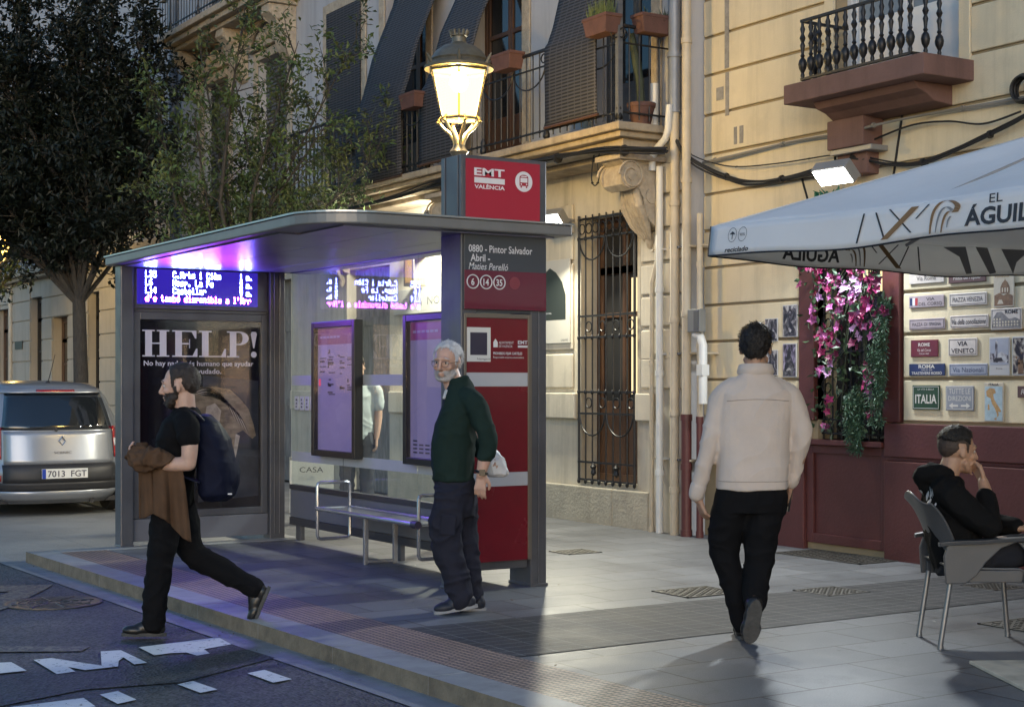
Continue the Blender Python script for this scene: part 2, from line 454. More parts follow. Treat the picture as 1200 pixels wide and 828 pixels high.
# road markings: the remains of a painted word, cut by a trench of newer asphalt
sheet('asphalt_patch', [(0.2,7.25),(1.76,7.36),(2.21,7.545),(2.685,7.47),(3.36,7.87),(3.31,8.42),(3.04,8.24),(2.72,8.02),(2.3,8.0),(1.9,8.12),(0.2,8.1)], ZR + 0.002, patch_m)
white = worn_paint('worn_white_paint', (0.68,0.67,0.66), 0.05, 0.575)
faint = worn_paint('worn_yellow_paint', (0.19,0.175,0.125), 0.055, 0.47)
mk = MB()
for poly in ([(2.211,8.492),(2.310,8.497),(2.418,8.253),(2.476,8.128),(2.603,8.563),(2.711,8.540),(2.710,8.081),(2.635,8.068),(2.653,8.310),(2.598,8.221),(2.543,8.057),(2.364,8.044),(2.312,8.182),(2.308,8.032),(2.206,8.012)],
             [(2.828,8.583),(3.029,8.617),(3.309,8.666),(3.339,8.641),(3.315,8.399),(3.122,8.322),(3.100,8.174),(3.015,8.147),(3.000,8.274),(2.919,8.302),(2.818,8.281)],
             [(1.897,8.547),(2.092,8.486),(2.098,8.191),(1.817,8.186)],
             [(3.054,7.512),(3.167,7.554),(3.185,7.24),(3.068,7.207)],
             [(2.644,7.419),(2.74,7.464),(2.767,7.191),(2.666,7.155)],
             [(2.237,7.374),(2.337,7.409),(2.35,7.162),(2.243,7.113)],
             [(1.72,7.30),(2.147,7.335),(2.138,7.111),(1.72,7.05)]):
    mk.prism(poly, (0,0,ZR+0.004), (1,0,0), (0,1,0), 0)
for poly in ([(2.5,11.75),(2.817,11.767),(3.167,11.607),(3.06,11.40),(2.6,10.60),(2.3,10.2),(2.25,10.45),(2.80,11.40),(2.5,11.45)],
             [(1.7,9.0),(2.166,9.046),(2.60,8.76),(2.512,8.631),(2.12,8.85),(1.7,8.82)]):
    mk.prism(poly, (0,0,ZR+0.003), (1,0,0), (0,1,0), 0, 1)
tag(mk.build('road_markings', [white, faint]), kind='structure')

iron = mat('cast_iron', (0.10,0.095,0.085), 0.45, metal=0.7, var=0.3, vscale=12, bump=0.2, bscale=80)
def round_cover(x, y, z, r, label):
    t = thing('manhole_cover', label, 'manhole cover', (x, y, z))
    mb = MB(); mb.lathe([(r,0.0),(r,0.006),(r-0.02,0.009),(r-0.035,0.004),(0,0.004)], (x,y,z), 40); mb.build('rim', iron, t)
    mb = MB()
    for rr in (0.06,0.12,0.18,0.24,0.30):
        if rr < r-0.05: mb.lathe([(rr-0.012,0.003),(rr-0.008,0.008),(rr+0.008,0.008),(rr+0.012,0.003)], (x,y,z), 36)
    for i in range(8):
        a = i*PI/4; mb.tube([(x+math.cos(a)*0.05,y+math.sin(a)*0.05,z+0.005),(x+math.cos(a)*(r-0.05),y+math.sin(a)*(r-0.05),z+0.005)], 0.006, 5)
    mb.build('cover_plate', iron, t)
round_cover(2.91, 10.66, ZR-0.002, 0.33, 'round iron manhole cover in the asphalt beside the gutter')
def square_cover(x, y, sx, sy, rot, label, bars=9, m=iron):
    t = thing('drain_cover', label, 'drain cover', (x, y, 0.0), rot)
    mb = MB(); fz = 0.007
    for a, b, c, d in ((-sx,sx,-sy,-sy+0.02),(-sx,sx,sy-0.02,sy),(-sx,-sx+0.02,-sy,sy),(sx-0.02,sx,-sy,sy)): mb.box(a,b,c,d,-0.01,fz)
    mb.build('rim', m, t, world=False)
    mb = MB(); mb.box(-sx+0.02,sx-0.02,-sy+0.02,sy-0.02,-0.02,0.0045)
    for i in range(bars):
        x0 = -sx+0.03+(2*sx-0.06)*i/bars
        for k in range(bars):
            y0 = -sy+0.03+(2*sy-0.06)*k/bars
            if (i+k) % 2 == 0: mb.box(x0,x0+(2*sx-0.06)/bars*0.75,y0,y0+(2*sy-0.06)/bars*0.75,0.0,0.0085)
    mb.build('cover_plate', m, t, world=False)
g = 'square drain covers in the pavement'
square_cover(7.33,10.76,0.17,0.15,0.0,'small square iron cover in the pale slabs beyond the shelter end',8)
square_cover(6.62,8.24,0.24,0.20,0.0,'worn iron grating at the edge of the dark pavers left of the walking man',10)
square_cover(7.42,7.78,0.19,0.18,0.0,'square iron cover set in the dark pavers right of the walking man',9)
square_cover(7.45,6.05,0.3,0.22,0.0,'iron cover in the pale slabs beneath the terrace chair',10)
square_cover(8.95,9.32,0.24,0.5,0.0,'long iron grating against the foot of the red doorway',12)
square_cover(8.55,7.35,0.16,0.16,0.0,'square iron cover in the dark pavers behind the terrace chair',8)

# scraps blown against the kerb and over the paving
lit = MB(); rg_ = random.Random(12)
for i in range(90):
    y = rg_.uniform(5.8,13.0)
    if i < 50: x, z = xk(y)-abs(rg_.gauss(0,0.06))-0.01, ZR+0.004
    else: x, z = xk(y)+rg_.uniform(0.05,3.6), 0.008
    a, r_ = rg_.uniform(0,6.3), rg_.uniform(0.004,0.014)
    lit.add([(x+math.cos(a+k*1.57)*r_*(1 if k%2 else 0.5), y+math.sin(a+k*1.57)*r_*(1 if k%2 else 0.5), z+rg_.uniform(0,0.006)) for k in range(4)], [(0,1,2,3)], 0 if i%4 else 1)
tag(lit.build('litter', [mat('dry_leaf_scrap',(0.10,0.06,0.03),0.8,var=0.3,vscale=30), mat('paper_scrap',(0.5,0.48,0.44),0.7)]), 'scraps of dry leaf and paper lying along the kerb', 'litter', kind='stuff')
# ================================================================== buildings
XA, XB = 9.22, 9.05
cream_m = mat('cream_render', (0.56,0.505,0.405), 0.85, var=0.10, vscale=1.6, bump=0.12, bscale=70, streak=0.5, dirt=0.18)
plinth_m = mat('plinth_render', (0.41,0.37,0.29), 0.9, var=0.14, vscale=3, bump=0.4, bscale=35, streak=0.3, dirt=0.2)
pale_m = mat('pale_render', (0.40,0.402,0.42), 0.85, var=0.08, vscale=1.2, bump=0.1, bscale=60, streak=0.35)
stone_c_m = mat('grey_stone_render', (0.42,0.38,0.31), 0.85, var=0.10, vscale=1.2, bump=0.1, bscale=50, streak=0.3)
yellow_m = mat('yellow_render', (0.63,0.54,0.375), 0.85, var=0.08, vscale=1.4, bump=0.14, bscale=80, streak=0.34, dirt=0.14)
groove_m = mat('groove_shadow_render', (0.30,0.24,0.15), 0.9, var=0.1)
red_m = mat('maroon_paint', (0.085,0.023,0.021), 0.5, var=0.16, vscale=3, bump=0.12, bscale=40, dirt=0.15)
redcon_m = mat('brown_red_concrete', (0.15,0.082,0.07), 0.8, var=0.14, vscale=4, bump=0.15, bscale=50, streak=0.35)
black_m = mat('black_iron', (0.016,0.016,0.018), 0.45, metal=0.3, var=0.2, vscale=20)
wood_m = mat('brown_wood', (0.085,0.042,0.022), 0.45, var=0.3, vscale=6, stretch=(6,6,0.6), bump=0.15, bscale=20)
dark_m = mat('dark_interior', (0.012,0.011,0.011), 0.8)
pane_m = mat('window_glass', (0.02,0.022,0.026), 0.06, spec=0.6, var=0.3, vscale=2)
grey_shut_m = mat('grey_shutter', (0.10,0.105,0.115), 0.6, var=0.15, vscale=3, stretch=(1,1,12), bump=0.4, bscale=14)
dwood_m = mat('weathered_wood', (0.20,0.19,0.175), 0.8, var=0.45, vscale=4, stretch=(5,5,0.7), bump=0.4, bscale=12)
corbel_m = mat('carved_stone', (0.40,0.335,0.25), 0.85, var=0.22, vscale=14, bump=0.5, bscale=30, dirt=0.3)
white_wood = mat('white_joinery', (0.6,0.6,0.6), 0.5, var=0.06)
terra_m = mat('terracotta', (0.11,0.052,0.041), 0.75, var=0.2, vscale=9, bump=0.1)
interior_m = emitter('lit_interior', (1.0, 0.78, 0.42), 0.55)

def shell(mb, x, y0, y1, z0, z1, depth=9.0, m=0, roof=True):
    X = x + depth
    mb.quad((x,y0,z0),(X,y0,z0),(X,y0,z1),(x,y0,z1), m); mb.quad((X,y1,z0),(x,y1,z0),(x,y1,z1),(X,y1,z1), m)
    mb.quad((X,y0,z0),(X,y1,z0),(X,y1,z1),(X,y0,z1), m)
    if roof: mb.quad((x,y0,z1),(X,y0,z1),(X,y1,z1),(x,y1,z1), m)

def door_window(parent, x, y0, y1, z0, z1, fm, pm=None, leaves=2, rail=0.35, glow=None, name='window', trans=0.0):
    """Framed casement set back in its opening: frame as the part, glass as its sub-part."""
    mb = MB(); t = 0.055; X = x + 0.05
    mb.box(x,X,y0,y0+t,z0,z1); mb.box(x,X,y1-t,y1,z0,z1); mb.box(x,X,y0+t,y1-t,z1-t,z1); mb.box(x,X,y0+t,y1-t,z0,z0+t*1.4)
    w = (y1-y0-2*t)/leaves
    for i in range(leaves):
        a = y0+t+i*w; b = a+w
        xs, xe = x+0.01, X-0.008
        mb.box(xs,xe,a+0.003,a+0.05,z0+t*1.4,z1-t); mb.box(xs,xe,b-0.05,b-0.003,z0+t*1.4,z1-t)
        mb.box(xs,xe,a+0.05,b-0.05,z1-t-0.07,z1-t-0.002)
        zb = z0+t*1.4
        mb.box(xs+0.006,xe-0.006,a+0.05,b-0.05,zb,zb+rail)
        zz = zb+rail
        mid = zz+(z1-t-0.07-zz)*0.5
        mb.box(xs,xe,a+0.05,b-0.05,mid-0.025,mid+0.025)
        if trans: mb.box(x+0.004,X-0.004,y0+t,y1-t,z1-trans-0.04,z1-trans+0.04)
    f = mb.build(name, fm, parent, bevel=0.004)
    mb = MB(); mb.quad((x+0.03,y1-t,z0+t),(x+0.03,y0+t,z0+t),(x+0.03,y0+t,z1-t),(x+0.03,y1-t,z1-t))
    mb.build('pane', pm or pane_m, f)
    return f

# ---------------- the cream house with the grated window and the long balcony
B = thing('apartment_building', 'cream house with a long iron balcony and a tall barred ground floor window', 'building', (XB, 18.5, 0))
holesL = [(12.2,13.18,0.42,3.14), (17.5,18.75,0.0,2.95), (20.6,22.0,0.0,2.95)]
holesU = [(11.95,12.95,3.9,6.5),(14.3,15.4,3.9,6.5),(16.5,17.6,3.9,6.5),(18.3,19.3,3.9,6.5),(20.7,21.8,3.9,6.3),(23.0,24.1,3.9,6.3),
          (11.95,12.95,7.6,10),(14.3,15.4,7.6,10),(16.5,17.6,7.6,10),(20.7,21.8,7.3,9.6),(23.0,24.1,7.3,9.6)]
mb = MB()
sheet_with_holes(mb, XB, 11.36, 25.4, -0.3, 3.75, holesL, 0.30)
sheet_with_holes(mb, XB, 11.36, 25.4, 3.75, 12.5, holesU, 0.28, 1)
shell(mb, XB, 11.36, 25.4, -0.3, 12.5, 9, 1)
for a, b in ((11.95,12.55),(12.553,13.9),(13.903,15.2),(15.203,17.45),(18.8,20.55),(22.05,25.35)): mb.box(XB-0.06, XB-0.002, a, b, -0.2, 0.37, 2)
for a, b in ((11.9,12.16),(13.22,14.4),(16.6,17.42),(18.83,20.5)): mb.box(XB-0.065, XB-0.003, a, b, 1.06, 1.33)
# short rusticated courses of the corner pilaster and beside the window
for i, z in enumerate((1.38,1.66,1.98,2.29,2.61,2.93,3.25)):
    mb.box(XB-0.035, XB-0.002, 11.40, 12.10, z, z+0.285)
    if i < 4: mb.box(XB-0.03, XB-0.002, 13.30, 14.35, (1.38,1.78,2.72,3.0)[i], (1.74,2.68,2.97,3.3)[i])
mb.build('wall', [cream_m, pale_m, plinth_m], B, bevel=0.02, bseg=3)
mb = MB()
for a, b, c, d in holesU[:6]:
    mb.box(XB-0.03, XB-0.003, a-0.16, a-0.002, c, d+0.14); mb.box(XB-0.03, XB-0.003, b+0.002, b+0.16, c, d+0.14); mb.box(XB-0.032, XB-0.003, a, b, d+0.002, d+0.145)
for a, b, c, d in holesU[4:6]:                 # arched pediments with carved infill
    yc = (a+b)/2; w = (b-a)/2+0.28
    pts = arc((XB-0.06,yc,d+0.15), w, 0.35, PI-0.35, 14, (0,-1,0), (0,0,0.55))
    mb.tube(pts, 0.06, 8); mb.box(XB-0.10, XB-0.003, yc-w, yc+w, d+0.155, d+0.25)
    for k in range(-2,3): mb.lathe([(0.001,-0.1),(0.08,-0.04),(0.1,0.02),(0.05,0.1),(0.001,0.14)], (XB-0.05,yc+k*0.16,d+0.36-abs(k)*0.04), 10)
mb.build('window_surround', corbel_m, B, bevel=0.01)
for i, (a, b, c, d) in enumerate(holesU):
    if i in (0, 1, 2, 6, 7, 8): door_window(B, XB+0.16, a, b, c, d, wood_m if i != 0 else grey_shut_m, rail=0.5)
    else:
        mb = MB(); mb.box(XB+0.12, XB+0.16, a+0.02, b-0.02, c+0.02, d-0.02)
        n = int((d-c)/0.06)
        for k in range(n): mb.obox((XB+0.115,(a+b)/2,c+0.04+k*0.06), (0.006,(b-a)/2-0.03,0.024), Matrix.Rotation(0.5,3,'Y'))
        mb.build('shutter', grey_shut_m, B)
# tall window: wooden casement, lit room behind its right leaf
f = door_window(B, XB+0.20, 12.2, 13.18, 0.42, 3.14, wood_m, dark_m, rail=0.75, trans=0.55)
mb = MB(); mb.box(XB+0.221, XB+0.226, 12.30, 12.60, 1.32, 2.50); mb.box(XB+0.221, XB+0.226, 12.30, 12.44, 2.66, 3.05); mb.build('lit_pane', interior_m, f)
g = MB(); xg = XB - 0.03                        # window grille
for k in range(9):
    y = 12.205 + k*0.121
    g.tube([(xg,y,0.40),(xg,y,3.16)], 0.0085 if k not in (0,8) else 0.014, 6)
for z in (0.44,0.62,1.12,1.34,1.90,2.12,2.92,3.12): g.box(xg-0.008, xg+0.008, 12.19, 13.19, z-0.01, z+0.01)
for z0 in (1.23, 2.01, 3.02):
    for k in range(8):
        if k % 2 == 0 or z0 == 3.02: g.tube(arc((xg-0.004,12.265+k*0.121,z0), 0.052, 0, 2*PI, 14, UY, UZ)[:-1], 0.007, 5, closed=True)
for z0, sg in ((1.12,-1),(2.92,-1)):
    for yc in (12.45,12.93): g.tube(arc((xg-0.006,yc,z0), 0.225, 0, PI, 14, UY, UZ*sg), 0.009, 6)
for z in (0.42,1.34,1.90,2.92):
    for k in range(9): g.lathe([(0.0,-0.03),(0.016,-0.015),(0.018,0.0),(0.016,0.015),(0,0.03)], (xg-0.004,12.205+k*0.121,z), 8)
for yc in (12.5,12.9): g.lathe([(0,-0.05),(0.03,-0.02),(0.02,0.02),(0.035,0.05),(0,0.09)], (xg-0.01,yc,0.53), 10)
g.build('window_grille', black_m, B)
for a, b, c, d in holesL[1:]:
    mb = MB(); n = 5; w = (b-a)/n
    for i in range(n): mb.box(XB+0.14, XB+0.17+0.004*(i%2), a+i*w+0.004, a+(i+1)*w-0.004, c, d)
    for z in (0.25,1.1,2.2): mb.box(XB+0.125, XB+0.14, a+0.01, b-0.01, z, z+0.11)
    mb.build('door', dwood_m, B)

# long balcony
mb = MB()
mb.box(8.40, XB+0.02, 11.62, 19.3, 3.80, 3.875); mb.box(8.46, XB+0.02, 11.68, 19.24, 3.745, 3.80); mb.box(8.55, XB+0.02, 11.76, 19.16, 3.66, 3.745)
mb.box(8.70, XB+0.02, 11.86, 19.06, 3.60, 3.66)
bal = mb.build('balcony', mat('balcony_stone', (0.38,0.31,0.22), 0.85, var=0.22, vscale=5, bump=0.3, bscale=30, streak=0.5, dirt=0.4), B, bevel=0.012)
def railing_run(mb, p0, p1, z0, z1, step=0.125, swags=True):
    p0, p1 = Vector(p0), Vector(p1); L = (p1-p0).length; d = (p1-p0)/L
    n = max(1, round(L/step))
    R3 = Matrix((d, Vector((-d.y,d.x,0)), (0,0,1))).transposed()
    def bar(z, h, w): mb.obox((p0+p1)/2+Vector((0,0,z)), (L/2,w,h), R3)
    bar(z1, 0.012, 0.022); bar(z1-0.16, 0.007, 0.009); bar(z0+0.09, 0.008, 0.011)
    for i in range(n+1):
        q = p0 + d*(L*i/n); post = i % 10 == 0
        r = 0.016 if post else 0.0075
        mb.tube([q+Vector((0,0,z0-(0.02 if post else -0.03))), q+Vector((0,0,z1))], r, 6)
        mb.lathe([(0,-0.022),(0.014,-0.01),(0.016,0.004),(0,0.03)], q+Vector((0,0,z0+0.09)), 6)
        mb.lathe([(0,-0.02),(0.013,0),(0,0.02)], q+Vector((0,0,z1-0.16)), 6)
        if post:
            mb.lathe([(0.02,0),(0.036,0.02),(0.036,0.05),(0.022,0.09),(0.03,0.12),(0.016,0.17)], q+Vector((0,0,z0)), 8)
            for s_ in (-1,1): mb.tube(arc(q+d*(0.05*s_)+Vector((0,0,z1-0.08)), 0.045, 0, 2*PI, 12, d, UZ)[:-1], 0.008, 5, closed=True)
    if swags:
        k = 0
        while (k+1)*0.625 <= L+0.01:
            c = p0 + d*((k+0.5)*0.625) + Vector((0,0,z1-0.14))
            mb.tube(arc(c, 0.30, PI, 2*PI, 14, d, UZ*0.72), 0.009, 5); k += 1
mb = MB()
railing_run(mb, (8.45,11.68,0), (8.45,19.25,0), 3.88, 4.78)
railing_run(mb, (8.45,11.68,0), (9.04,11.68,0), 3.88, 4.78)
railing_run(mb, (8.45,19.25,0), (9.04,19.25,0), 3.88, 4.78, swags=False)
mb.build('railing', black_m, bal)
# carved console brackets under the balcony
def corbel(yc, w=0.15):
    mb = MB()
    prof = [(0.0,3.60),(-0.50,3.60),(-0.52,3.54),(-0.46,3.50),(-0.50,3.42),(-0.49,3.31),(-0.40,3.26),(-0.30,3.30),(-0.24,3.20),(-0.22,3.08),(-0.16,2.98),(-0.08,2.92),(0.0,2.90)]
    mb.prism([(x, z) for x, z in prof], (XB, yc+w, 0), (1,0,0), (0,0,1), 2*w)
    for s_ in (-1,1):
        y = yc + s_*(w+0.012)
        mb.tube([(XB-0.395,y+0.01*s_,3.40),(XB-0.395,y-0.02*s_,3.40)], 0.125, 20); mb.tube([(XB-0.395,y+0.022*s_,3.40),(XB-0.395,y,3.40)], 0.05, 14)
        sp = [(XB-0.395+math.cos(a)*(0.055+0.016*a/PI*2), y+0.015*s_, 3.40+math.sin(a)*(0.055+0.016*a/PI*2)) for a in [i*PI/8 for i in range(25)]]
        mb.tube(sp, 0.013, 6)
        mb.tube([(XB-0.14,y,3.22),(XB-0.14,y-0.02*s_,3.22)], 0.075, 16)
    for k in range(5):                          # acanthus drop
        a = (k-2)*0.05
        mb.tube([(XB-0.30,yc+a,3.30),(XB-0.26-0.03*math.cos(k),yc+a*1.5,3.12),(XB-0.17,yc+a*1.1,2.95),(XB-0.07,yc+a*0.4,2.80)], [0.035,0.045,0.035,0.012], 7)
    mb.lathe([(0.0,-0.06),(0.03,-0.03),(0.05,0.03),(0.03,0.09),(0.0,0.12)], (XB-0.05,yc,2.78), 10)
    mb.box(XB-0.56, XB-0.003, yc-w-0.05, yc+w+0.05, 3.545, 3.598)
    mb.build('corbel', corbel_m, B, bevel=0.008)
for yc in (11.93, 15.35, 18.8): corbel(yc)
# small upper balcony at the far end, on heavy scroll brackets
mb = MB(); mb.box(8.40, XB+0.02, 20.2, 24.6, 7.02, 7.12); mb.box(8.48, XB+0.02, 20.28, 24.52, 6.93, 7.02); mb.box(8.6, XB+0.02, 20.36, 24.44, 6.86, 6.93)
b2 = mb.build('balcony', corbel_m, B, bevel=0.012)
mb = MB(); railing_run(mb, (8.45,20.25,0), (8.45,24.55,0), 7.12, 8.02); mb.build('railing', black_m, b2)
for yc in (20.55, 22.35, 24.3):
    mb = MB(); mb.prism([(0,6.86),(-0.42,6.86),(-0.44,6.74),(-0.34,6.66),(-0.25,6.5),(-0.2,6.3),(-0.1,6.12),(0,6.06)], (XB,yc+0.14,0), (1,0,0), (0,0,1), 0.28)
    for s_ in (-1,1): mb.tube([(XB-0.3,yc+0.16*s_,6.74),(XB-0.3,yc+0.13*s_,6.74)], 0.1, 16)
    mb.build('corbel', corbel_m, B, bevel=0.01)

# ---------------- the farther house
Cb = thing('apartment_building', 'farther pale house with narrow ground floor windows behind the parked car', 'building', (XB, 36, 0))
holes = [(29.8,30.55,0.9,3.25),(32.0,33.15,0.0,2.85),(34.0,34.95,0.9,3.35),(36.9,38.2,0.0,3.2),(26.4,27.6,0.0,3.2),(40.5,41.6,0.9,3.2)]
holes2 = [(y,y+1.1,4.2,6.6) for y in (26.6,29.6,32.1,35.2,38.4,42.0)]
mb = MB()
sheet_with_holes(mb, XB, 25.4, 60, -0.3, 3.75, holes, 0.3)
sheet_with_holes(mb, XB, 25.4, 60, 3.75, 12, holes2, 0.25, 1)
shell(mb, XB, 25.4, 60, -0.3, 12, 9, 1); 
zs = (0.02,0.58,1.02,1.48,1.94,2.4,2.86,3.3,3.72)
for j in range(len(zs)-1):
    edges = sorted({25.42, 59.0, *[h[0]-0.02 for h in holes], *[h[1]+0.02 for h in holes]})
    for i in range(len(edges)-1):
        a, b = edges[i], edges[i+1]
        if any(h[0]-0.03 < (a+b)/2 < h[1]+0.03 and zs[j] < h[3] for h in holes): continue
        mb.box(XB-0.03, XB-0.002, a, b, zs[j], zs[j+1]-0.03)
mb.build('wall', [stone_c_m, pale_m], Cb, bevel=0.012)
mb = MB(); mb.box(8.75, XB+0.01, 25.45, 60, 3.82, 3.94); mb.box(8.85, XB+0.01, 25.45, 60, 3.74, 3.82)
cn = mb.build('cornice', corbel_m, Cb, bevel=0.015)
mb = MB(); railing_run(mb, (8.80,26.0,0), (8.80,45.0,0), 3.95, 4.85, 0.14, swags=False); mb.build('railing', black_m, cn)
for a, b, c, d in holes:
    if c > 0.5: door_window(Cb, XB+0.14, a, b, c, d, black_m, pane_m, leaves=2, rail=0.1, trans=0.5)
    else: door_window(Cb, XB+0.18, a, b, c, d, wood_m, pane_m, leaves=2, rail=0.9, name='door', trans=0.5)
for a, b, c, d in holes2: door_window(Cb, XB+0.14, a, b, c, d, wood_m, pane_m, rail=0.5)
dp = MB(); dp.tube([(XB-0.07,25.42,0),(XB-0.07,25.42,12)], 0.075, 12)
for z in (2,5,8): dp.tube([(XB-0.07,25.42,z),(XB-0.07,25.42,z+0.06)], 0.088, 12)
tag(dp.build('drainpipe', mat('zinc_pipe', (0.16,0.18,0.21), 0.5, metal=0.2, var=0.15)), 'tall grey drainpipe between the balcony house and the farther house', 'drainpipe')
dp = MB(); dp.tube([(XB-0.06,36.55,0),(XB-0.06,36.55,3.72)], 0.05, 10); dp.tube([(XB-0.06,36.55,1.3),(XB-0.06,36.55,1.38)], 0.062, 10)
tag(dp.build('drainpipe', cream_m), 'cream drainpipe on the farthest house wall left of the tree trunk', 'drainpipe')
t = thing('wall_plaque', 'small dark number plaque on the far stone wall above the parked car', 'plaque', (XB-0.03,35.9,2.3))
mb = MB(); mb.box(XB-0.05, XB-0.031, 35.55, 36.2, 2.22, 2.40); mb.build('plate', black_m, t)

# ---------------- the yellow restaurant house
A = thing('apartment_building', 'yellow stucco house with maroon base, small iron balcony and flower-filled window', 'building', (XA, 6, 0))
win = (9.03, 9.83, 0.95, 2.75)
hA = [win, (8.25,9.60,3.9,6.2)]
mb = MB(); sheet_with_holes(mb, XA, -6, 11.36, -0.3, 12, hA, 0.32); shell(mb, XA, -6, 11.36, -0.3, 12, 9)

gz = [1.115,1.462,1.818,2.158,2.51,2.86,3.20,3.57,3.945,4.317,4.675,5.03,5.4,5.76,6.12,6.5,7.2,7.9,8.6,9.3,10.0]
for j in range(len(gz)-1):
    z0, z1 = gz[j]+0.012, gz[j+1]-0.012
    hs = [h for h in hA if h[2] < (z0+z1)/2 < h[3]+0.25]
    edges = sorted({-6.0, 11.35, *[h[0]-(0.21 if h is win else 0.12) for h in hs], *[h[1]+(0.19 if h is win else 0.12) for h in hs]})
    for i in range(len(edges)-1):
        a, b = edges[i], edges[i+1]
        if any(h[0]-0.05 < (a+b)/2 < h[1]+0.05 for h in hs): continue
        mb.box(XA-0.024, XA-0.002, a, b, z0, z1, 1)
mb.build('wall', [groove_m, yellow_m], A, bevel=0.009)
mb = MB()                                      # voussoir joints over the hidden window arch
for y0, z0, y1, z1 in ((9.62,3.55,9.58,3.22),(8.83,3.58,8.95,2.98),(8.55,3.2,8.62,2.95),(10.0,3.2,9.93,3.02)):
    mb.tube([(XA-0.026,y0,z0),(XA-0.026,y1,z1)], 0.011, 5)
mb.build('voussoir_joints', dark_m, A)
mb = MB()                                      # cement patches where a sign was taken down
for y0, y1, z0, z1 in ((10.98,11.04,4.34,5.6),(10.98,11.03,3.9,4.3),(11.06,11.16,4.06,4.18),(10.78,10.83,3.62,3.78),(10.87,10.91,3.62,3.78)):
    mb.box(XA-0.0285, XA-0.0245, y0, y1, z0, z1)
mb.build('render_patch', mat('grey_cement', (0.25,0.235,0.215), 0.9, var=0.25, vscale=18), A)
# maroon base
mb = MB()
mb.box(XA-0.08, XA-0.003, -6, 8.98, -0.2, 0.80); mb.box(XA-0.08, XA-0.003, -6, 8.98, 0.835, 1.105); mb.box(XA-0.05, XA-0.003, -6, 8.98, 0.8, 0.835)
mb.box(XA-0.06, XA-0.003, 9.95, 11.10, -0.2, 0.80); mb.box(XA-0.06, XA-0.003, 9.95, 11.10, 0.832, 1.105); mb.box(XA-0.03, XA-0.003, 9.95, 11.1, 0.8, 0.832)
mb.build('base', red_m, A, bevel=0.007)
mb = MB()                                      # recessed panel below the window and sill
mb.box(XA-0.004, XA+0.02, 8.985, 9.945, 0.10, 0.90)
for a, b, c, d in ((8.985,9.06,0.06,0.90),(9.86,9.945,0.06,0.90),(9.06,9.86,0.83,0.90),(9.06,9.86,0.06,0.14)): mb.box(XA-0.03, XA-0.0045, a, b, c, d)
mb.box(XA-0.10, XA+0.3, 8.99, 9.94, 0.905, 0.95)
mb.build('panel', red_m, A, bevel=0.005)
mb = MB()
mb.box(XA-0.05, XA+0.1, 8.84, 9.03, 1.11, 2.9); mb.box(XA-0.05, XA+0.1, 9.83, 10.02, 1.11, 2.9); mb.box(XA-0.052, XA+0.1, 8.84, 10.02, 2.75, 2.95)
wf = mb.build('window_frame', red_m, A, bevel=0.008)
mb = MB(); mb.box(XA+0.22, XA+0.23, 9.03, 9.83, 0.95, 2.75); mb.build('pane', pane_m, wf)
mb = MB(); mb.box(XA+0.205, XA+0.212, 9.06, 9.30, 2.2, 2.62); mb.box(XA+0.205, XA+0.212, 9.42, 9.50, 2.3, 2.6); mb.build('lit_pane', interior_m, wf)
g = MB(); xg = XA + 0.05
for k in range(8): g.tube([(xg,9.06+k*0.107,0.95),(xg,9.06+k*0.107,2.75)], 0.008, 6)
for z in (1.0,1.12,1.7,2.3,2.66): g.box(xg-0.008, xg+0.008, 9.03, 9.83, z-0.008, z+0.008)
for z0 in (1.06,1.4,1.95,2.45):
    for yc in (9.14,9.36,9.58,9.76):
        g.tube([(xg-0.006,yc+math.cos(a)*(0.018+0.008*a),z0+math.sin(a)*(0.018+0.008*a)) for a in [i*PI/6 for i in range(16)]], 0.006, 5)
g.build('window_grille', black_m, A)
# little balcony
mb = MB()
mb.box(8.65, XA-0.003, 8.097, 9.634, 3.735, 3.895)
mb.prism([(0,3.735),(-0.44,3.735),(-0.40,3.68),(-0.30,3.65),(-0.22,3.60),(0,3.58)], (XA-0.003,9.42,0), (1,0,0), (0,0,1), 1.11)
ab = mb.build('balcony', redcon_m, A, bevel=0.008)
mb = MB(); mb.box(8.98, XA-0.003, 9.05, 9.47, 3.36, 3.60); mb.box(9.06, XA-0.003, 9.09, 9.43, 3.14, 3.36); mb.build('bracket', redcon_m, ab, bevel=0.01)
mb = MB(); x = 8.70; zb, zt = 3.925, 4.40
mb.box(x-0.014, x+0.014, 8.26, 9.47, zb-0.012, zb+0.008); mb.box(x-0.016, x+0.016, 8.26, 9.47, zt-0.01, zt+0.012)
mb.box(x, XA-0.003, 8.25, 8.274, zt-0.01, zt+0.012); mb.box(x, XA-0.003, 9.456, 9.48, zt-0.01, zt+0.012); mb.box(x, XA-0.003, 8.25, 8.274, zb-0.012, zb+0.008); mb.box(x, XA-0.003, 9.456, 9.48, zb-0.012, zb+0.008)
prof = [(0.012,0),(0.018,0.03),(0.012,0.05),(0.03,0.085),(0.036,0.12),(0.028,0.155),(0.012,0.175),(0.02,0.19),(0.012,0.205),(0.016,0.25),(0.022,0.275),(0.012,0.30),(0.026,0.335),(0.012,0.37),(0.022,0.41),(0.012,0.44),(0.012,0.475)]
for k in range(13): mb.lathe(prof, (x, 8.275+k*0.0985, zb), 10)
for xx in (8.85,9.0):
    for yy in (8.262,9.468): mb.lathe(prof, (xx, yy, zb), 10)
mb.build('railing', black_m, ab)
door_window(A, XA+0.12, 8.25, 9.60, 3.9, 6.2, white_wood, mat('pale_pane', (0.16,0.18,0.20), 0.1, spec=0.6), leaves=2, rail=0.5)
for a, b in ((8.13,8.24),(9.61,9.72)):
    mb = MB(); mb.box(XA-0.035, XA-0.003, a, b, 3.9, 6.3); mb.build('window_surround', yellow_m, A, bevel=0.006)

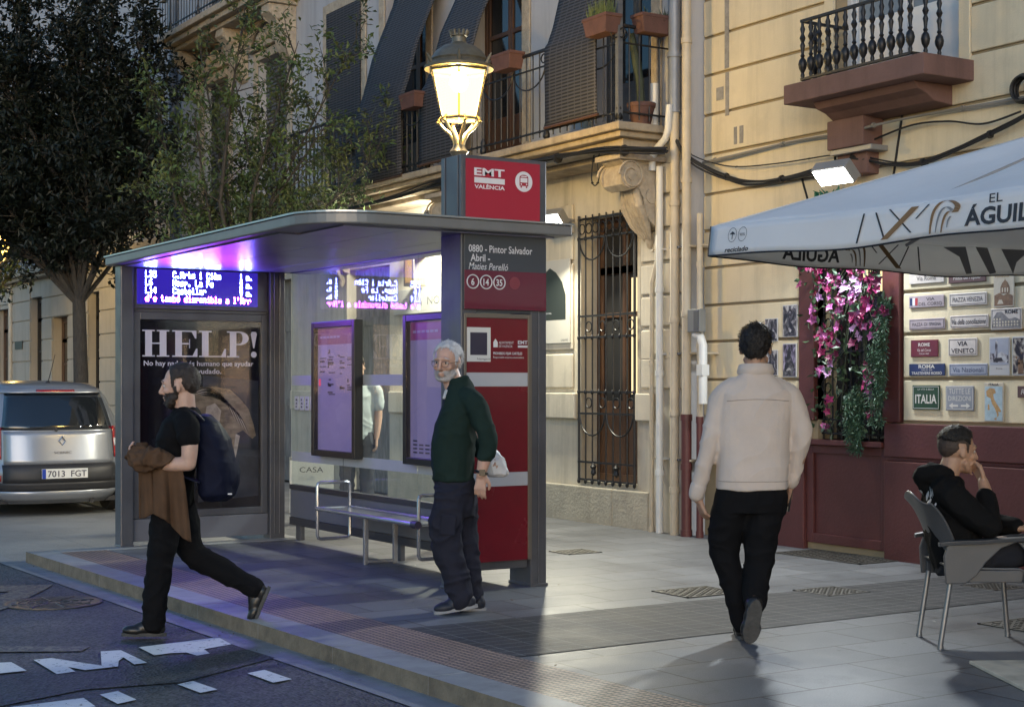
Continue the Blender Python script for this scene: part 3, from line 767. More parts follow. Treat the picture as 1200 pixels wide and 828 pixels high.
# ---------------- pipes on the corner between the two houses
pipe_cream = mat('cream_pipe_paint', (0.47,0.405,0.305), 0.5, var=0.12, vscale=6)
pipe_white = mat('white_plastic', (0.6,0.6,0.58), 0.4, var=0.05)
pipe_grey = mat('blue_grey_pipe', (0.19,0.21,0.25), 0.4, metal=0.1, var=0.12)
def vpipe(name, label, pts, r, m, collars=(), lower=None, cat='pipe'):
    t = thing(name, label, cat, (pts[0][0], pts[0][1], pts[0][2]))
    mb = MB(); mb.tube(pts, r, 12)
    for z in collars: mb.tube([(pts[0][0],pts[0][1],z),(pts[0][0],pts[0][1],z+0.05)], r*1.22, 12)
    mb.build('tube', m, t)
    if lower:
        mb = MB(); mb.tube([(pts[0][0],pts[0][1],0),(pts[0][0],pts[0][1],lower)], r*1.13, 12)
        for z in (0.0,0.62,lower-0.06): mb.tube([(pts[0][0],pts[0][1],z),(pts[0][0],pts[0][1],z+0.06)], r*1.3, 12)
        mb.build('painted_sleeve', red_m, t)
    mb = MB()
    for z in (0.7,1.7,2.7):
        if z < pts[-1][2]: mb.box(pts[0][0]-0.004, XB+0.2, pts[0][1]-r*1.25, pts[0][1]+r*1.25, z, z+0.018)
    mb.build('bracket', m, t)
xp = 8.965
vpipe('conduit_pipe', 'thinnest cream pipe, nearest the barred window, with a bell foot', [(xp,11.86,0),(xp,11.85,2.4),(xp,11.77,2.6),(xp,11.75,3.35)], 0.024, pipe_cream, (0.0,0.9,1.6))
vpipe('conduit_pipe', 'white-topped cream pipe, second from the barred window', [(xp,11.73,0),(xp,11.73,3.5)], 0.036, pipe_white, (0.55,1.5,2.3))
vpipe('drainpipe', 'cream drainpipe with raised collars, third from the barred window', [(xp,11.50,0),(xp,11.50,5.6)], 0.043, pipe_cream, (0.4,1.12,2.0,3.1,4.3))
vpipe('drainpipe', 'tall cream drainpipe with maroon lower half, on the house corner', [(xp,11.32,0),(xp,11.32,8.0)], 0.043, pipe_cream, (2.05,3.3,4.6), 1.14)
vpipe('conduit_pipe', 'cream conduit running down into the grey meter box, maroon below', [(xp+0.03,11.16,0),(xp+0.03,11.16,3.0)], 0.028, pipe_cream, (1.75,2.5), 1.12)
vpipe('drainpipe', 'blue grey downpipe at the corner beside the balcony end', [(xp,11.50,3.98),(xp,11.50,9.0)], 0.058, pipe_grey, (4.5,))
mb = MB(); mb.tube([(xp-0.06,11.50,4.05),(xp-0.06,11.52,3.82),(xp-0.06,11.56,3.74),(xp-0.06,11.70,3.66),(xp-0.06,11.77,3.58),(xp-0.06,11.77,3.46)], 0.035, 12)
tag(mb.build('pipe_elbow', pipe_white), 'white plastic pipe elbow by the corner drainpipe below the balcony', 'pipe')
t = thing('meter_box', 'small grey metal box on the pipes above the maroon base', 'box', (xp-0.05,11.12,1.92))
mb = MB(); mb.box(xp-0.085, xp-0.01, 11.02, 11.20, 1.90, 2.11); mb.build('case', mat('grey_box_metal', (0.2,0.2,0.19), 0.5, metal=0.3, var=0.1), t, bevel=0.005)
mb = MB(); mb.box(xp-0.092, xp-0.0855, 11.035, 11.10, 1.915, 2.095); mb.build('lid', mat('dark_grey_box', (0.09,0.09,0.09), 0.5), t)
mb = MB(); mb.tube([(xp-0.02,11.05,1.24),(xp-0.02,11.05,1.78),(xp-0.02,11.09,1.86),(xp-0.02,11.16,1.88)], 0.04, 12); mb.box(xp-0.065,xp+0.02,11.01,11.09,1.5,1.6)
tag(mb.build('conduit_pipe', pipe_white), 'white plastic conduit bending out below the grey meter box', 'pipe')
# ================================================================== the bus shelter
steel = mat('shelter_grey_paint', (0.105,0.107,0.122), 0.38, metal=0.35, var=0.10, vscale=3, bump=0.03, bscale=200, streak=0.3, dirt=0.25, rvar=0.1)
steel_lt = mat('brushed_aluminium', (0.42,0.42,0.43), 0.3, metal=0.85, var=0.08, vscale=6)
panel_grey = mat('shelter_panel_grey', (0.13,0.135,0.16), 0.45, var=0.06, vscale=3)
ceil_m = mat('shelter_ceiling_laminate', (0.30,0.30,0.37), 0.33, spec=0.6, metal=0.75, var=0.1, vscale=2)
shelter_red = mat('shelter_red', (0.15,0.007,0.016), 0.22, var=0.10, vscale=2, spec=0.5, coat=0.3, rvar=0.08, dirt=0.2)
shelter_wine = mat('shelter_wine_red', (0.12,0.009,0.026), 0.25, var=0.05, coat=0.3)
sign_grey = mat('sign_charcoal', (0.045,0.05,0.06), 0.3, coat=0.3)
print_white = mat('print_white', (0.62,0.62,0.65), 0.45)
frost_m = mat('frosted_film', (0.42,0.43,0.46), 0.6, var=0.05)
poster_black = mat('poster_black', (0.008,0.008,0.012), 0.10, spec=0.55, var=0.2)
poster_text = mat('poster_lettering', (0.62,0.60,0.74), 0.3)
shelter_glass = glass_mat('shelter_glass', (0.90,0.94,0.93), 0.015, 0.02, 0.05)

S = thing('bus_shelter', 'grey steel and glass bus shelter with red totem, arrivals display and poster end wall', 'bus shelter', (5.0, 11.2, 0))
# roof: front edge straight, near front corner rounded
def roof_outline(x0, x1, y0, y1, r, n=10):
    pts = [(x1,y0),(x1,y1),(x0,y1)]
    for i in range(n+1):
        a = PI + i*(PI/2)/n
        pts.append((x0+r+math.cos(a)*r, y0+r+math.sin(a)*r))
    return pts
ro = roof_outline(4.10, 6.06, 8.93, 13.36, 0.42)
mb = MB()
mb.prism(ro, (0,0,2.457), (1,0,0), (0,1,0), 0.075)
rf = mb.build('roof', mat('roof_grey', (0.19,0.188,0.185), 0.4, metal=0.3, var=0.08, vscale=3, streak=0.15), S, bevel=0.012, bseg=3)
mb = MB(); mb.prism(roof_outline(4.09,6.07,8.92,13.37,0.43), (0,0,2.532), (1,0,0), (0,1,0), 0.012); mb.build('roof_lip', steel_lt, rf)
mb = MB()
yy = 9.04
ys_ = [9.04, 9.75, 10.6, 11.45, 12.3, 13.16]
for i in range(5):
    for x0, x1 in ((4.20,4.80),(4.806,5.42),(5.426,5.98)):
        if i == 0 and x0 < 4.5: x0, a = 4.34, 9.06
        mb.box(x0, x1, ys_[i]+0.003, ys_[i+1]-0.003, 2.447, 2.4565)
mb.build('ceiling_panel', ceil_m, rf)

# left end wall: posts, arrivals display, poster case
mb = MB(); mb.box(4.17,4.285,13.14,13.30,0,2.456); mb.box(4.165,4.29,13.135,13.305,0,0.02); mb.build('post', steel, S, bevel=0.008)
mb = MB(); mb.box(5.565,5.71,13.14,13.30,0,2.456); mb.box(5.60,5.612,13.13,13.139,0.05,2.44); mb.box(5.65,5.662,13.13,13.139,0.05,2.44); mb.build('post', steel, S, bevel=0.006)
mb = MB(); mb.box(4.287,5.563,13.19,13.29,2.09,2.455); mb.box(4.287,5.563,13.192,13.28,2.057,2.089); mb.box(4.287,5.563,13.17,13.189,2.085,2.10)
case = mb.build('arrivals_display', steel, S, bevel=0.004)
mb = MB(); mb.box(4.33,5.46,13.182,13.1895,2.125,2.435); mb.build('screen', mat('display_glass', (0.006,0.006,0.012), 0.12, spec=0.6, emit=(0.08,0.04,1.0), estr=0.16), case)
# 5 x 7 dot characters
DOT = {
 'L':'1000010000100001000010000111111', '3':'0111010001000010011000001100010111 0', '5':'11111100001111000001000011000101110',
}
DOT = {
 'L':["10000"]*6+["11111"], '3':["01110","10001","00001","00110","00001","10001","01110"], '5':["11111","10000","11110","00001","00001","10001","01110"],
 '6':["00110","01000","10000","11110","10001","10001","01110"], '1':["00100","01100","00100","00100","00100","00100","01110"],
 '4':["00010","00110","01010","10010","11111","00010","00010"], '2':["01110","10001","00001","00110","01000","10000","11111"],
 '9':["01110","10001","10001","01111","00001","00010","01100"], 'C':["01110","10001","10000","10000","10000","10001","01110"],
 '.':["00000"]*5+["01100","01100"], 'A':["01110","10001","10001","11111","10001","10001","10001"], 'r':["00000","00000","10110","11001","10000","10000","10000"],
 't':["01000","01000","11100","01000","01000","01001","00110"], 's':["00000","00000","01111","10000","01110","00001","11110"],
 'i':["00100","00000","01100","00100","00100","00100","01110"], 'è':["01000","00100","01110","10001","11111","10000","01110"],
 'é':["00010","00100","01110","10001","11111","10000","01110"], 'n':["00000","00000","10110","11001","10001","10001","10001"],
 'H':["10001","10001","10001","11111","10001","10001","10001"], 'o':["00000","00000","01110","10001","10001","10001","01110"],
 'p':["00000","00000","11110","10001","11110","10000","10000"], 'a':["00000","00000","01110","00001","01111","10001","01111"],
 'F':["11111","10000","10000","11110","10000","10000","10000"], 'e':["00000","00000","01110","10001","11111","10000","01110"],
 'l':["01100","00100","00100","00100","00100","00100","01110"], 'm':["00000","00000","11010","10101","10101","10101","10101"],
 'b':["10000","10000","10110","11001","10001","10001","11110"], 'd':["00001","00001","01101","10011","10001","10001","01111"],
 "'":["01100","00100","01000","00000","00000","00000","00000"], ' ':["00000"]*7, 'f':["00110","01001","01000","11100","01000","01000","01000"],
}
blue_led = emitter('blue_white_led', (0.10,0.15,1.0), 115.0)
pink_led = emitter('violet_led', (0.45,0.05,1.0), 95.0)
def dots(mb, s, x, z, px, pz, m=0):
    for ch in s:
        for r_, row in enumerate(DOT[ch]):
            for c_, b_ in enumerate(row):
                if b_ == '1':
                    cx, cz = x + c_*px, z - r_*pz
                    mb.quad((cx,13.180,cz-pz*0.9),(cx+px*0.9,13.180,cz-pz*0.9),(cx+px*0.9,13.180,cz),(cx,13.180,cz), m)
        x += 6*px
mb = MB(); px_, pz_ = 0.0058, 0.0082
for i, (a, b_, c) in enumerate((('L35','C.Arts i Cièn','1 m.'),('L6','Hosp. La Fe','2 m.'),('L14','Castellar','9 m.'))):
    z = 2.420 - i*0.071
    dots(mb, a, 4.405, z, px_, pz_); dots(mb, b_, 4.655, z, px_, pz_); dots(mb, c, 5.285, z, px_*0.92, pz_)
dots(mb, "d'e també disponible a l'Arr", 4.405, 2.420-3*0.071, px_*1.02, pz_, 1)
mb.build('led_lettering', [blue_led, pink_led], case)
mb = MB()
for a, b_, c, d in ((4.29,4.36,0.24,2.056),(5.50,5.56,0.24,2.056),(4.36,5.50,1.99,2.056),(4.36,5.50,0.24,0.30)): mb.box(a,b_,13.185,13.26,c,d)
pc = mb.build('poster_case', steel, S, bevel=0.004)
mb = MB(); mb.box(4.36,5.50,13.215,13.255,0.30,1.99); ps = mb.build('poster', poster_black, pc)
yp = 13.2135
mb = MB()
def didone(mb, s, x0, x1, z0, z1):
    y = yp; thick, hair = 0.062, 0.011
    def R(a, b_, c, d): mb.quad((a,y,c),(b_,y,c),(b_,y,d),(a,y,d))
    if s == 'H':
        for a in (x0+0.028, x1-0.028-thick):
            R(a,a+thick,z0+hair,z1-hair); R(a-0.026,a+thick+0.026,z0,z0+hair); R(a-0.026,a+thick+0.026,z1-hair,z1)
        R(x0+0.028+thick, x1-0.028-thick, (z0+z1)/2-hair/2, (z0+z1)/2+hair/2)
    elif s in 'EL':
        a = x0+0.028; R(a,a+thick,z0+hair,z1-hair)
        R(x0, x1, z0, z0+hair); mb.add([(x1,y,z0+hair),(x1,y,z0+0.075),(x1-0.012,y,z0+0.075),(x1-0.045,y,z0+hair)],[(0,1,2,3)])
        if s == 'E':
            R(x0, x1-0.01, z1-hair, z1); mb.add([(x1-0.01,y,z1-hair),(x1-0.055,y,z1-hair),(x1-0.022,y,z1-0.07),(x1-0.01,y,z1-0.07)],[(0,1,2,3)])
            zm = (z0+z1)/2; R(a+thick, x1-0.07, zm-hair/2, zm+hair/2); R(x1-0.078, x1-0.07, zm-0.04, zm+0.04)
        else: R(x0, x0+thick+0.056, z1-hair, z1)
    elif s == 'P':
        a = x0+0.028; R(a,a+thick,z0+hair,z1-hair); R(x0,x0+thick+0.056,z0,z0+hair); R(x0,a+thick,z1-hair,z1)
        zm, r = (z1+z0)/2, (z1-z0)/4+0.003; cx = a+thick+0.03; cz = z1-r
        n = 14; o = [(cx+math.cos(t)*(x1-cx),cz+math.sin(t)*r) for t in [PI/2-PI*i/n for i in range(n+1)]]
        q = [(cx+math.cos(t)*(x1-cx-thick*0.95),cz+math.sin(t)*(r-hair)) for t in [PI/2-PI*i/n for i in range(n+1)]]
        for i in range(n): mb.add([(o[i][0],y,o[i][1]),(q[i][0],y,q[i][1]),(q[i+1][0],y,q[i+1][1]),(o[i+1][0],y,o[i+1][1])],[(0,1,2,3)])
        R(a+thick, cx, z1-hair, z1); R(a+thick, cx, z1-2*r, z1-2*r+hair)
    elif s == '!':
        c = (x0+x1)/2
        mb.add([(c-0.03,y,z1-0.02),(c-0.02,y,z1),(c+0.02,y,z1),(c+0.03,y,z1-0.02),(c+0.006,y,z0+0.085),(c-0.006,y,z0+0.085)],[(5,4,3,2,1,0)])
        mb.add([(c+math.cos(t)*0.028,y,z0+0.026+math.sin(t)*0.028) for t in [i*PI/8 for i in range(16)]],[tuple(range(16))])
for s, a, b_ in (('H',4.385,4.635),('E',4.66,4.895),('L',4.91,5.165),('P',5.175,5.385),('!',5.395,5.475)): didone(mb, s, a, b_, 1.665, 1.90)
mb.text('No hay nada más humano que ayudar', (4.40,yp,1.585), UX, UZ, 0.046, width=1.03, bold=0.012)
mb.text('y ser ayudado.', (4.91,yp,1.515), UX, UZ, 0.046, align='C', width=0.42, bold=0.012)
mb.build('lettering', poster_text, ps)
cloak_m = mat('printed_cloak', (0.17,0.135,0.105), 0.2, var=0.5, vscale=9, stretch=(1,1,2.2))
arm_m = mat('printed_arm', (0.33,0.29,0.27), 0.2, var=0.35, vscale=14)
haze_m = mat('printed_blue_grey', (0.028,0.032,0.045), 0.12, var=0.6, vscale=3)
mb = MB()
def flat(poly, m, dy=0.0): mb.prism(poly, (0,yp+0.0008-dy,0), (1,0,0), (0,0,1), 0, m)
flat([(4.95,1.50),(5.48,1.45),(5.48,0.40),(4.9,0.36)], 2)
flat([(5.219,0.99),(5.30,0.95),(5.245,0.683),(5.244,0.40),(5.18,0.37),(5.137,0.40),(5.12,0.72)], 1, 0.0005)
flat([(4.80,1.05),(4.83,1.31),(4.90,1.39),(5.04,1.40),(5.20,1.375),(5.30,1.29),(5.38,1.20),(5.43,1.06),(5.455,0.95),(5.42,0.92),(5.33,1.0),(5.26,0.97),(5.225,0.72),(5.16,0.70),(5.07,0.80),(4.95,0.93)], 0, 0.001)
flat([(4.98,1.22),(5.06,1.25),(5.12,1.18),(5.10,1.06),(5.02,1.00),(4.96,1.08)], 1, 0.0015)
for k in range(9):                             # folds of the printed cloth
    f = k/8; pts = spline([(4.84+0.10*f,0,1.34-0.02*f),(4.97+0.14*f,0,1.385-0.10*f),(5.14+0.15*f,0,1.30-0.16*f),(5.24+0.15*f,0,1.10-0.14*f)], 4)
    for i in range(len(pts)-1):
        w1, w2 = 0.010*math.sin(PI*i/(len(pts)-1))+0.001, 0.010*math.sin(PI*(i+1)/(len(pts)-1))+0.001
        flat([(pts[i].x,pts[i].z+w1),(pts[i+1].x,pts[i+1].z+w2),(pts[i+1].x,pts[i+1].z-w2),(pts[i].x,pts[i].z-w1)], 1 if k % 2 else 3, 0.002)
mb.build('printed_figure', [cloak_m, arm_m, haze_m, mat('printed_shade', (0.04,0.032,0.027), 0.2, var=0.4, vscale=12)], ps)
mb = MB(); mb.quad((4.355,13.196,0.295),(5.505,13.196,0.295),(5.505,13.196,1.995),(4.355,13.196,1.995)); mb.build('cover_glass', glass_mat('poster_glass', (0.95,0.95,0.95), 0.02, 0.01), pc)
mb = MB(); mb.box(4.287,5.563,13.19,13.28,0.04,0.235); mb.build('kick_panel', panel_grey, S, bevel=0.004)

# glazed back wall
XG = 5.78
for a, b_ in ((12.04,13.13),(10.69,12.03),(9.36,10.68)):
    mb = MB(); mb.box(XG-0.005, XG+0.005, a, b_, 0.50, 2.45)
    gp = mb.build('glass_pane', shelter_glass, S)
    for z in (1.41, 0.715):
        mb = MB(); mb.quad((XG-0.0062,b_,z),(XG-0.0062,a,z),(XG-0.0062,a,z+0.09),(XG-0.0062,b_,z+0.09)); mb.build('frosted_band', frost_m, gp)
mb = MB(); mb.box(XG-0.03, XG+0.03, 9.36, 13.13, 0.455, 0.50); mb.build('glazing_rail', mat('dark_rail', (0.05,0.05,0.058), 0.4, metal=0.3), S, bevel=0.003)
mb = MB(); mb.box(XG-0.02, XG+0.02, 9.36, 13.13, 2.44, 2.456); mb.build('glazing_rail', MATS['dark_rail'], S)
mb = MB(); mb.box(XG-0.022, XG+0.022, 9.36, 13.13, 0.20, 0.453); mb.build('kick_panel', panel_grey, S, bevel=0.004)
mb = MB(); mb.box(XG-0.03, XG+0.03, 9.36, 13.13, 0.13, 0.198); mb.build('bottom_rail', mat('dark_rail2', (0.06,0.06,0.07), 0.4, metal=0.3), S, bevel=0.003)
for y in (12.95, 11.0): 
    mb = MB(); mb.box(XG-0.02, XG+0.02, y-0.055, y+0.055, 0, 0.13); mb.build('foot', steel, S, bevel=0.004)
for i in range(4):
    mb = MB(); y = 13.06 - i*0.115; mb.quad((XG-0.007,y,1.185),(XG-0.007,y-0.088,1.185),(XG-0.007,y-0.088,1.31),(XG-0.007,y,1.31))
    for k in range(3): mb.quad((XG-0.0078,y-0.02,1.205+k*0.032),(XG-0.0078,y-0.045-0.012*((i+k)%3),1.205+k*0.032),(XG-0.0078,y-0.05,1.222+k*0.032),(XG-0.0078,y-0.025-0.01*(k%2),1.222+k*0.032), 1)
    mb.build('sticker', [mat('sticker_white', (0.55,0.55,0.55), 0.5), sign_grey], S)
paper_m = mat('map_paper', (0.23,0.205,0.31), 0.3, var=0.08, emit=(0.40,0.30,0.9), estr=0.05)  # display's violet light put into the paper colour and a faint glow
map_head = mat('map_header', (0.10,0.010,0.045), 0.35, emit=(0.5,0.1,0.5), estr=0.06)  # header given the same faint violet glow
ink = mat('map_ink', (0.04,0.035,0.06), 0.4)
redink = mat('map_red_mark', (0.5,0.03,0.06), 0.4, emit=(1,0.1,0.2), estr=0.3)  # red print with a weak glow added, no lamp behind it
for n, (ya, yb) in enumerate(((11.64,12.51),(9.90,10.775))):
    mb = MB(); za, zb = 0.79, 1.965; xf = 5.685
    for a, b_, c, d in ((ya,ya+0.055,za,zb),(yb-0.055,yb,za,zb),(ya+0.055,yb-0.055,zb-0.055,zb),(ya+0.055,yb-0.055,za,za+0.055)): mb.box(xf,XG-0.012,a,b_,c,d)
    mb.box(XG-0.05,XG-0.012,ya+0.055,yb-0.055,za+0.055,zb-0.055)
    fr = mb.build('map_case', mat('black_frame', (0.012,0.012,0.014), 0.35), S, bevel=0.006)
    xs = XG-0.052
    mb = MB(); mb.quad((xs,yb-0.055,za+0.055),(xs,ya+0.055,za+0.055),(xs,ya+0.055,zb-0.055),(xs,yb-0.055,zb-0.055), 0)
    mb.quad((xs-0.001,yb-0.06,zb-0.20),(xs-0.001,ya+0.06,zb-0.20),(xs-0.001,ya+0.06,zb-0.06),(xs-0.001,yb-0.06,zb-0.06), 1)
    random.seed(20+n)
    if n == 0:
        for k in range(38):
            y = yb-0.10-random.choice((0.0,0.16,0.18,0.36,0.40,0.55)); z = zb-0.27-random.random()*0.42
            w, h = random.choice(((0.10,0.014),(0.05,0.012),(0.03,0.03),(0.13,0.010)))
            mb.quad((xs-0.001,y,z),(xs-0.001,y-w,z),(xs-0.001,y-w,z+h),(xs-0.001,y,z+h), 2)
        mb.quad((xs-0.001,yb-0.08,zb-0.56),(xs-0.001,yb-0.115,zb-0.56),(xs-0.001,yb-0.115,zb-0.50),(xs-0.001,yb-0.08,zb-0.50), 3)
        mb.quad((xs-0.001,ya+0.11,za+0.07),(xs-0.001,ya+0.075,za+0.07),(xs-0.001,ya+0.075,za+0.11),(xs-0.001,ya+0.11,za+0.11), 2)
    else:
        for k in range(10):
            y = yb-0.1-0.1*(k%3); z = za+0.09+0.03*(k//3); mb.quad((xs-0.001,y,z),(xs-0.001,y-0.07,z),(xs-0.001,y-0.07,z+0.012),(xs-0.001,y,z+0.012), 2)
        for k in range(5): mb.quad((xs-0.001,yb-0.12-0.02*k,1.2+k*0.01),(xs-0.001,yb-0.125-0.02*k,1.2+k*0.01),(xs-0.001,yb-0.125-0.02*k,1.205+k*0.01),(xs-0.001,yb-0.12-0.02*k,1.205+k*0.01), 2)
    for k in range(6): mb.quad((xs-0.002,yb-0.10-k*0.07,zb-0.145),(xs-0.002,yb-0.155-k*0.07,zb-0.145),(xs-0.002,yb-0.155-k*0.07,zb-0.125),(xs-0.002,yb-0.10-k*0.07,zb-0.125), 0)
    mb.build('map_sheet', [paper_m, map_head, ink, redink], fr)
    mb = MB(); mb.quad((xf+0.004,yb-0.05,za+0.05),(xf+0.004,ya+0.05,za+0.05),(xf+0.004,ya+0.05,zb-0.05),(xf+0.004,yb-0.05,zb-0.05)); mb.build('cover_glass', glass_mat('poster_glass'), fr)

# totem at the near end
mb = MB(); mb.box(5.235,5.36,9.07,9.35,0,2.456); mb.box(5.228,5.365,9.06,9.36,0,0.02); mb.build('post', steel, S, bevel=0.006)
mb = MB(); mb.box(5.80,5.93,9.07,9.35,0,2.456); mb.box(5.86,5.868,9.062,9.069,0.02,2.45); mb.box(5.795,5.94,9.06,9.36,0,0.022); mb.build('post', steel, S, bevel=0.006)
mb = MB(); mb.box(5.362,5.798,9.11,9.31,0.135,0.195); mb.build('bottom_rail', steel, S, bevel=0.004)
mb = MB(); mb.box(5.25,5.918,9.052,9.069,1.932,2.445); mb.box(5.362,5.798,9.07,9.30,1.91,2.45); npn = mb.build('stop_name_panel', sign_grey, S, bevel=0.002)
mb = MB(); mb.quad((5.251,9.0505,1.934),(5.917,9.0505,1.934),(5.917,9.0505,2.20),(5.251,9.0505,2.20)); mb.build('red_field', shelter_wine, npn)
mb = MB(); yt = 9.0495; lt = (0,yt,0)
mb.text('0880 - Pintor Salvador', (5.285,yt,2.325), UX, UZ, 0.050, width=0.515, bold=0.012)
mb.text('Abril -', (5.300,yt,2.262), UX, UZ, 0.050, width=0.155, bold=0.018)
mb.text('Maties Perelló', (5.285,yt,2.205-0.0), UX, UZ, 0.048, width=0.315, bold=0.004, shear=0.25)
for c, s in ((5.318,'6'),(5.424,'14'),(5.530,'35')):
    mb.text(s, (c,yt,2.098), UX, UZ, 0.046, align='C', bold=0.02, xs=0.85)
    mb.tube(arc((c,yt-0.001,2.121), 0.046, 0, 2*PI, 28, UX, UZ)[:-1], 0.0042, 6, closed=True)
mb.build('lettering', print_white, npn)
mb = MB(); mb.prism([(5.655+math.cos(i*PI/14)*0.044, 2.121+math.sin(i*PI/14)*0.044) for i in range(28)], (0,9.0490,0), (1,0,0), (0,0,1), 0); mb.build('covered_number', mat('faded_red_disc', (0.21,0.04,0.055), 0.35), npn)
# glazed red poster between the posts
mb = MB()
for a, b_, c, d in ((5.255,5.272,0.197,1.905),(5.772,5.80,0.197,1.905),(5.272,5.772,1.875,1.905)): mb.box(a,b_,9.055,9.069,c,d)
fr = mb.build('poster_frame', mat('bronze_trim', (0.22,0.19,0.16), 0.35, metal=0.6), S, bevel=0.002)
mb = MB(); mb.box(5.362,5.798,9.10,9.14,0.197,1.905); mb.quad((5.272,9.066,0.197),(5.772,9.066,0.197),(5.772,9.066,1.875),(5.272,9.066,1.875)); pr = mb.build('red_poster', shelter_red, S)
for z in (1.405, 0.715):
    mb = MB(); mb.quad((5.273,9.0645,z),(5.771,9.0645,z),(5.771,9.0645,z+0.095),(5.273,9.0645,z+0.095)); mb.build('frosted_band', frost_m, pr)
mb = MB(); mb.quad((5.278,9.0635,1.575),(5.468,9.0635,1.575),(5.468,9.0635,1.81),(5.278,9.0635,1.81), 0)
mb.quad((5.305,9.0628,1.62),(5.44,9.0628,1.62),(5.44,9.0628,1.775),(5.305,9.0628,1.775), 1)
mb.text('Navegació', (5.36,9.0625,1.588), UX, UZ, 0.013, 1, width=0.11)
mb.build('notice_card', [mat('card_white', (0.62,0.62,0.6), 0.4), ink], pr)
mb = MB()
mb.text('AJUNTAMENT', (5.535,9.0635,1.70), UX, UZ, 0.017, width=0.12); mb.text('DE VALÈNCIA', (5.535,9.0635,1.675), UX, UZ, 0.017, width=0.11)
mb.text('EMT', (5.69,9.0635,1.70), UX, UZ, 0.024, width=0.08, bold=0.03); mb.quad((5.69,9.0635,1.675),(5.77,9.0635,1.675),(5.77,9.0635,1.69),(5.69,9.0635,1.69))
mb.text('PROHIBIDO FIJAR CARTELES', (5.49,9.0635,1.625), UX, UZ, 0.018, width=0.235, bold=0.015)
mb.text('Responsable empresa anunciadora', (5.49,9.0635,1.600), UX, UZ, 0.014, width=0.25)
mb.prism([(5.49,1.675),(5.525,1.675),(5.525,1.71),(5.507,1.735),(5.49,1.71)], (0,9.0635,0), (1,0,0), (0,0,1), 0)
mb.build('lettering', print_white, pr)
# red sign box above the roof
mb = MB(); mb.box(5.238,5.932,9.075,9.35,2.546,2.988); mb.box(5.243,5.927,9.07,9.0745,2.55,2.984)
for y in (9.12, 9.30): mb.box(5.231,5.2375,y-0.012,y+0.012,2.55,2.985)
bx = mb.build('sign_box', steel, S, bevel=0.006)
mb = MB(); mb.box(5.272,5.872,9.063,9.0695,2.556,2.962); rp = mb.build('sign_face', mat('sign_red', (0.17,0.006,0.018), 0.3, var=0.04, coat=0.2, emit=(0.8,0.03,0.08), estr=0.06), bx)
mb = MB(); y = 9.0622
mb.text('EMT', (5.336,y,2.852), UX, UZ, 0.052, width=0.245, bold=0.028)
mb.quad((5.337,y,2.800),(5.582,y,2.800),(5.582,y,2.838),(5.337,y,2.838))
mb.text('VALÈNCIA', (5.338,y,2.762), UX, UZ, 0.026, width=0.244, bold=0.03)
mb.prism([(5.738+math.cos(i*PI/18)*0.071, 2.832+math.sin(i*PI/18)*0.071) for i in range(36)], (0,y,0), (1,0,0), (0,0,1), 0)
lg = mb.build('lettering', mat('sign_white', (0.7,0.69,0.7), 0.4), bx)
mb = MB(); y = 9.0612
def bus(poly): mb.prism([(5.738+a, 2.832+b_) for a, b_ in poly], (0,y,0), (1,0,0), (0,0,1), 0)
body = [(-0.036,-0.03),(0.036,-0.03),(0.036,0.028)] + [(math.cos(t)*0.036, 0.028+math.sin(t)*0.02) for t in [i*PI/10 for i in range(1,10)]] + [(-0.036,0.028)]
bus(body); bus([(-0.028,-0.043),(-0.016,-0.043),(-0.016,-0.031),(-0.028,-0.031)]); bus([(0.016,-0.043),(0.028,-0.043),(0.028,-0.031),(0.016,-0.031)])
mb.build('bus_symbol', MATS['sign_red'], bx)
mb = MB(); y = 9.0604
def bus(poly): mb.prism([(5.738+a, 2.832+b_) for a, b_ in poly], (0,y,0), (1,0,0), (0,0,1), 0)
bus([(-0.029,-0.006),(0.029,-0.006),(0.029,0.026),(-0.029,0.026)]); bus([(-0.026,0.032),(0.026,0.032),(0.02,0.040),(-0.02,0.040)])
for s_ in (-1,1): bus([(s_*0.022+math.cos(i*PI/5)*0.006, -0.018+math.sin(i*PI/5)*0.006) for i in range(10)])
mb.build('symbol_window', MATS['sign_white'], bx)

# bench
bench_m = mat('bench_steel', (0.42,0.43,0.46), 0.25, metal=0.75, var=0.1, vscale=8)
Bn = thing('bench', 'pale metal bench with square loop arms under the shelter glass', 'bench', (5.55,10.85,0))
mb = MB(); zs_ = 0.385
x0, x1, y0, y1 = 5.38, 5.70, 9.97, 11.72
for k in range(11):
    x = x0+0.02+(x1-x0-0.04)*k/10; mb.box(x-0.0105, x+0.0105, y0+0.02, y1-0.02, zs_-0.004, zs_+0.004)
for k in range(12): mb.box(x0+0.01, x1-0.01, y0+0.04+k*(y1-y0-0.08)/11-0.012, y0+0.04+k*(y1-y0-0.08)/11+0.012, zs_-0.012, zs_-0.0045)
mb.build('seat', bench_m, Bn)
mb = MB(); mb.tube([(x0,y0,zs_),(x0,y1,zs_)], 0.019, 10); mb.tube([(x1,y0,zs_),(x1,y1,zs_)], 0.019, 10); mb.tube([(x0,y0+0.01,zs_),(x1,y0+0.01,zs_)],0.015,8); mb.tube([(x0,y1-0.01,zs_),(x1,y1-0.01,zs_)],0.015,8); mb.build('seat_frame', bench_m, Bn)
for y in (y0-0.01, y1+0.01):
    mb = MB(); c = 0.03; a, b_ = x0+0.01, x1-0.01
    pts = [(a+c,y,0.60),(b_-c,y,0.60),(b_-0.008,y,0.592),(b_,y,0.60-c),(b_,y,0.13+c),(b_-0.008,y,0.138),(b_-c,y,0.13),(a+c,y,0.13),(a+0.008,y,0.138),(a,y,0.13+c),(a,y,0.60-c),(a+0.008,y,0.592)]
    mb.tube(pts, 0.014, 8, closed=True); mb.build('armrest', bench_m, Bn)
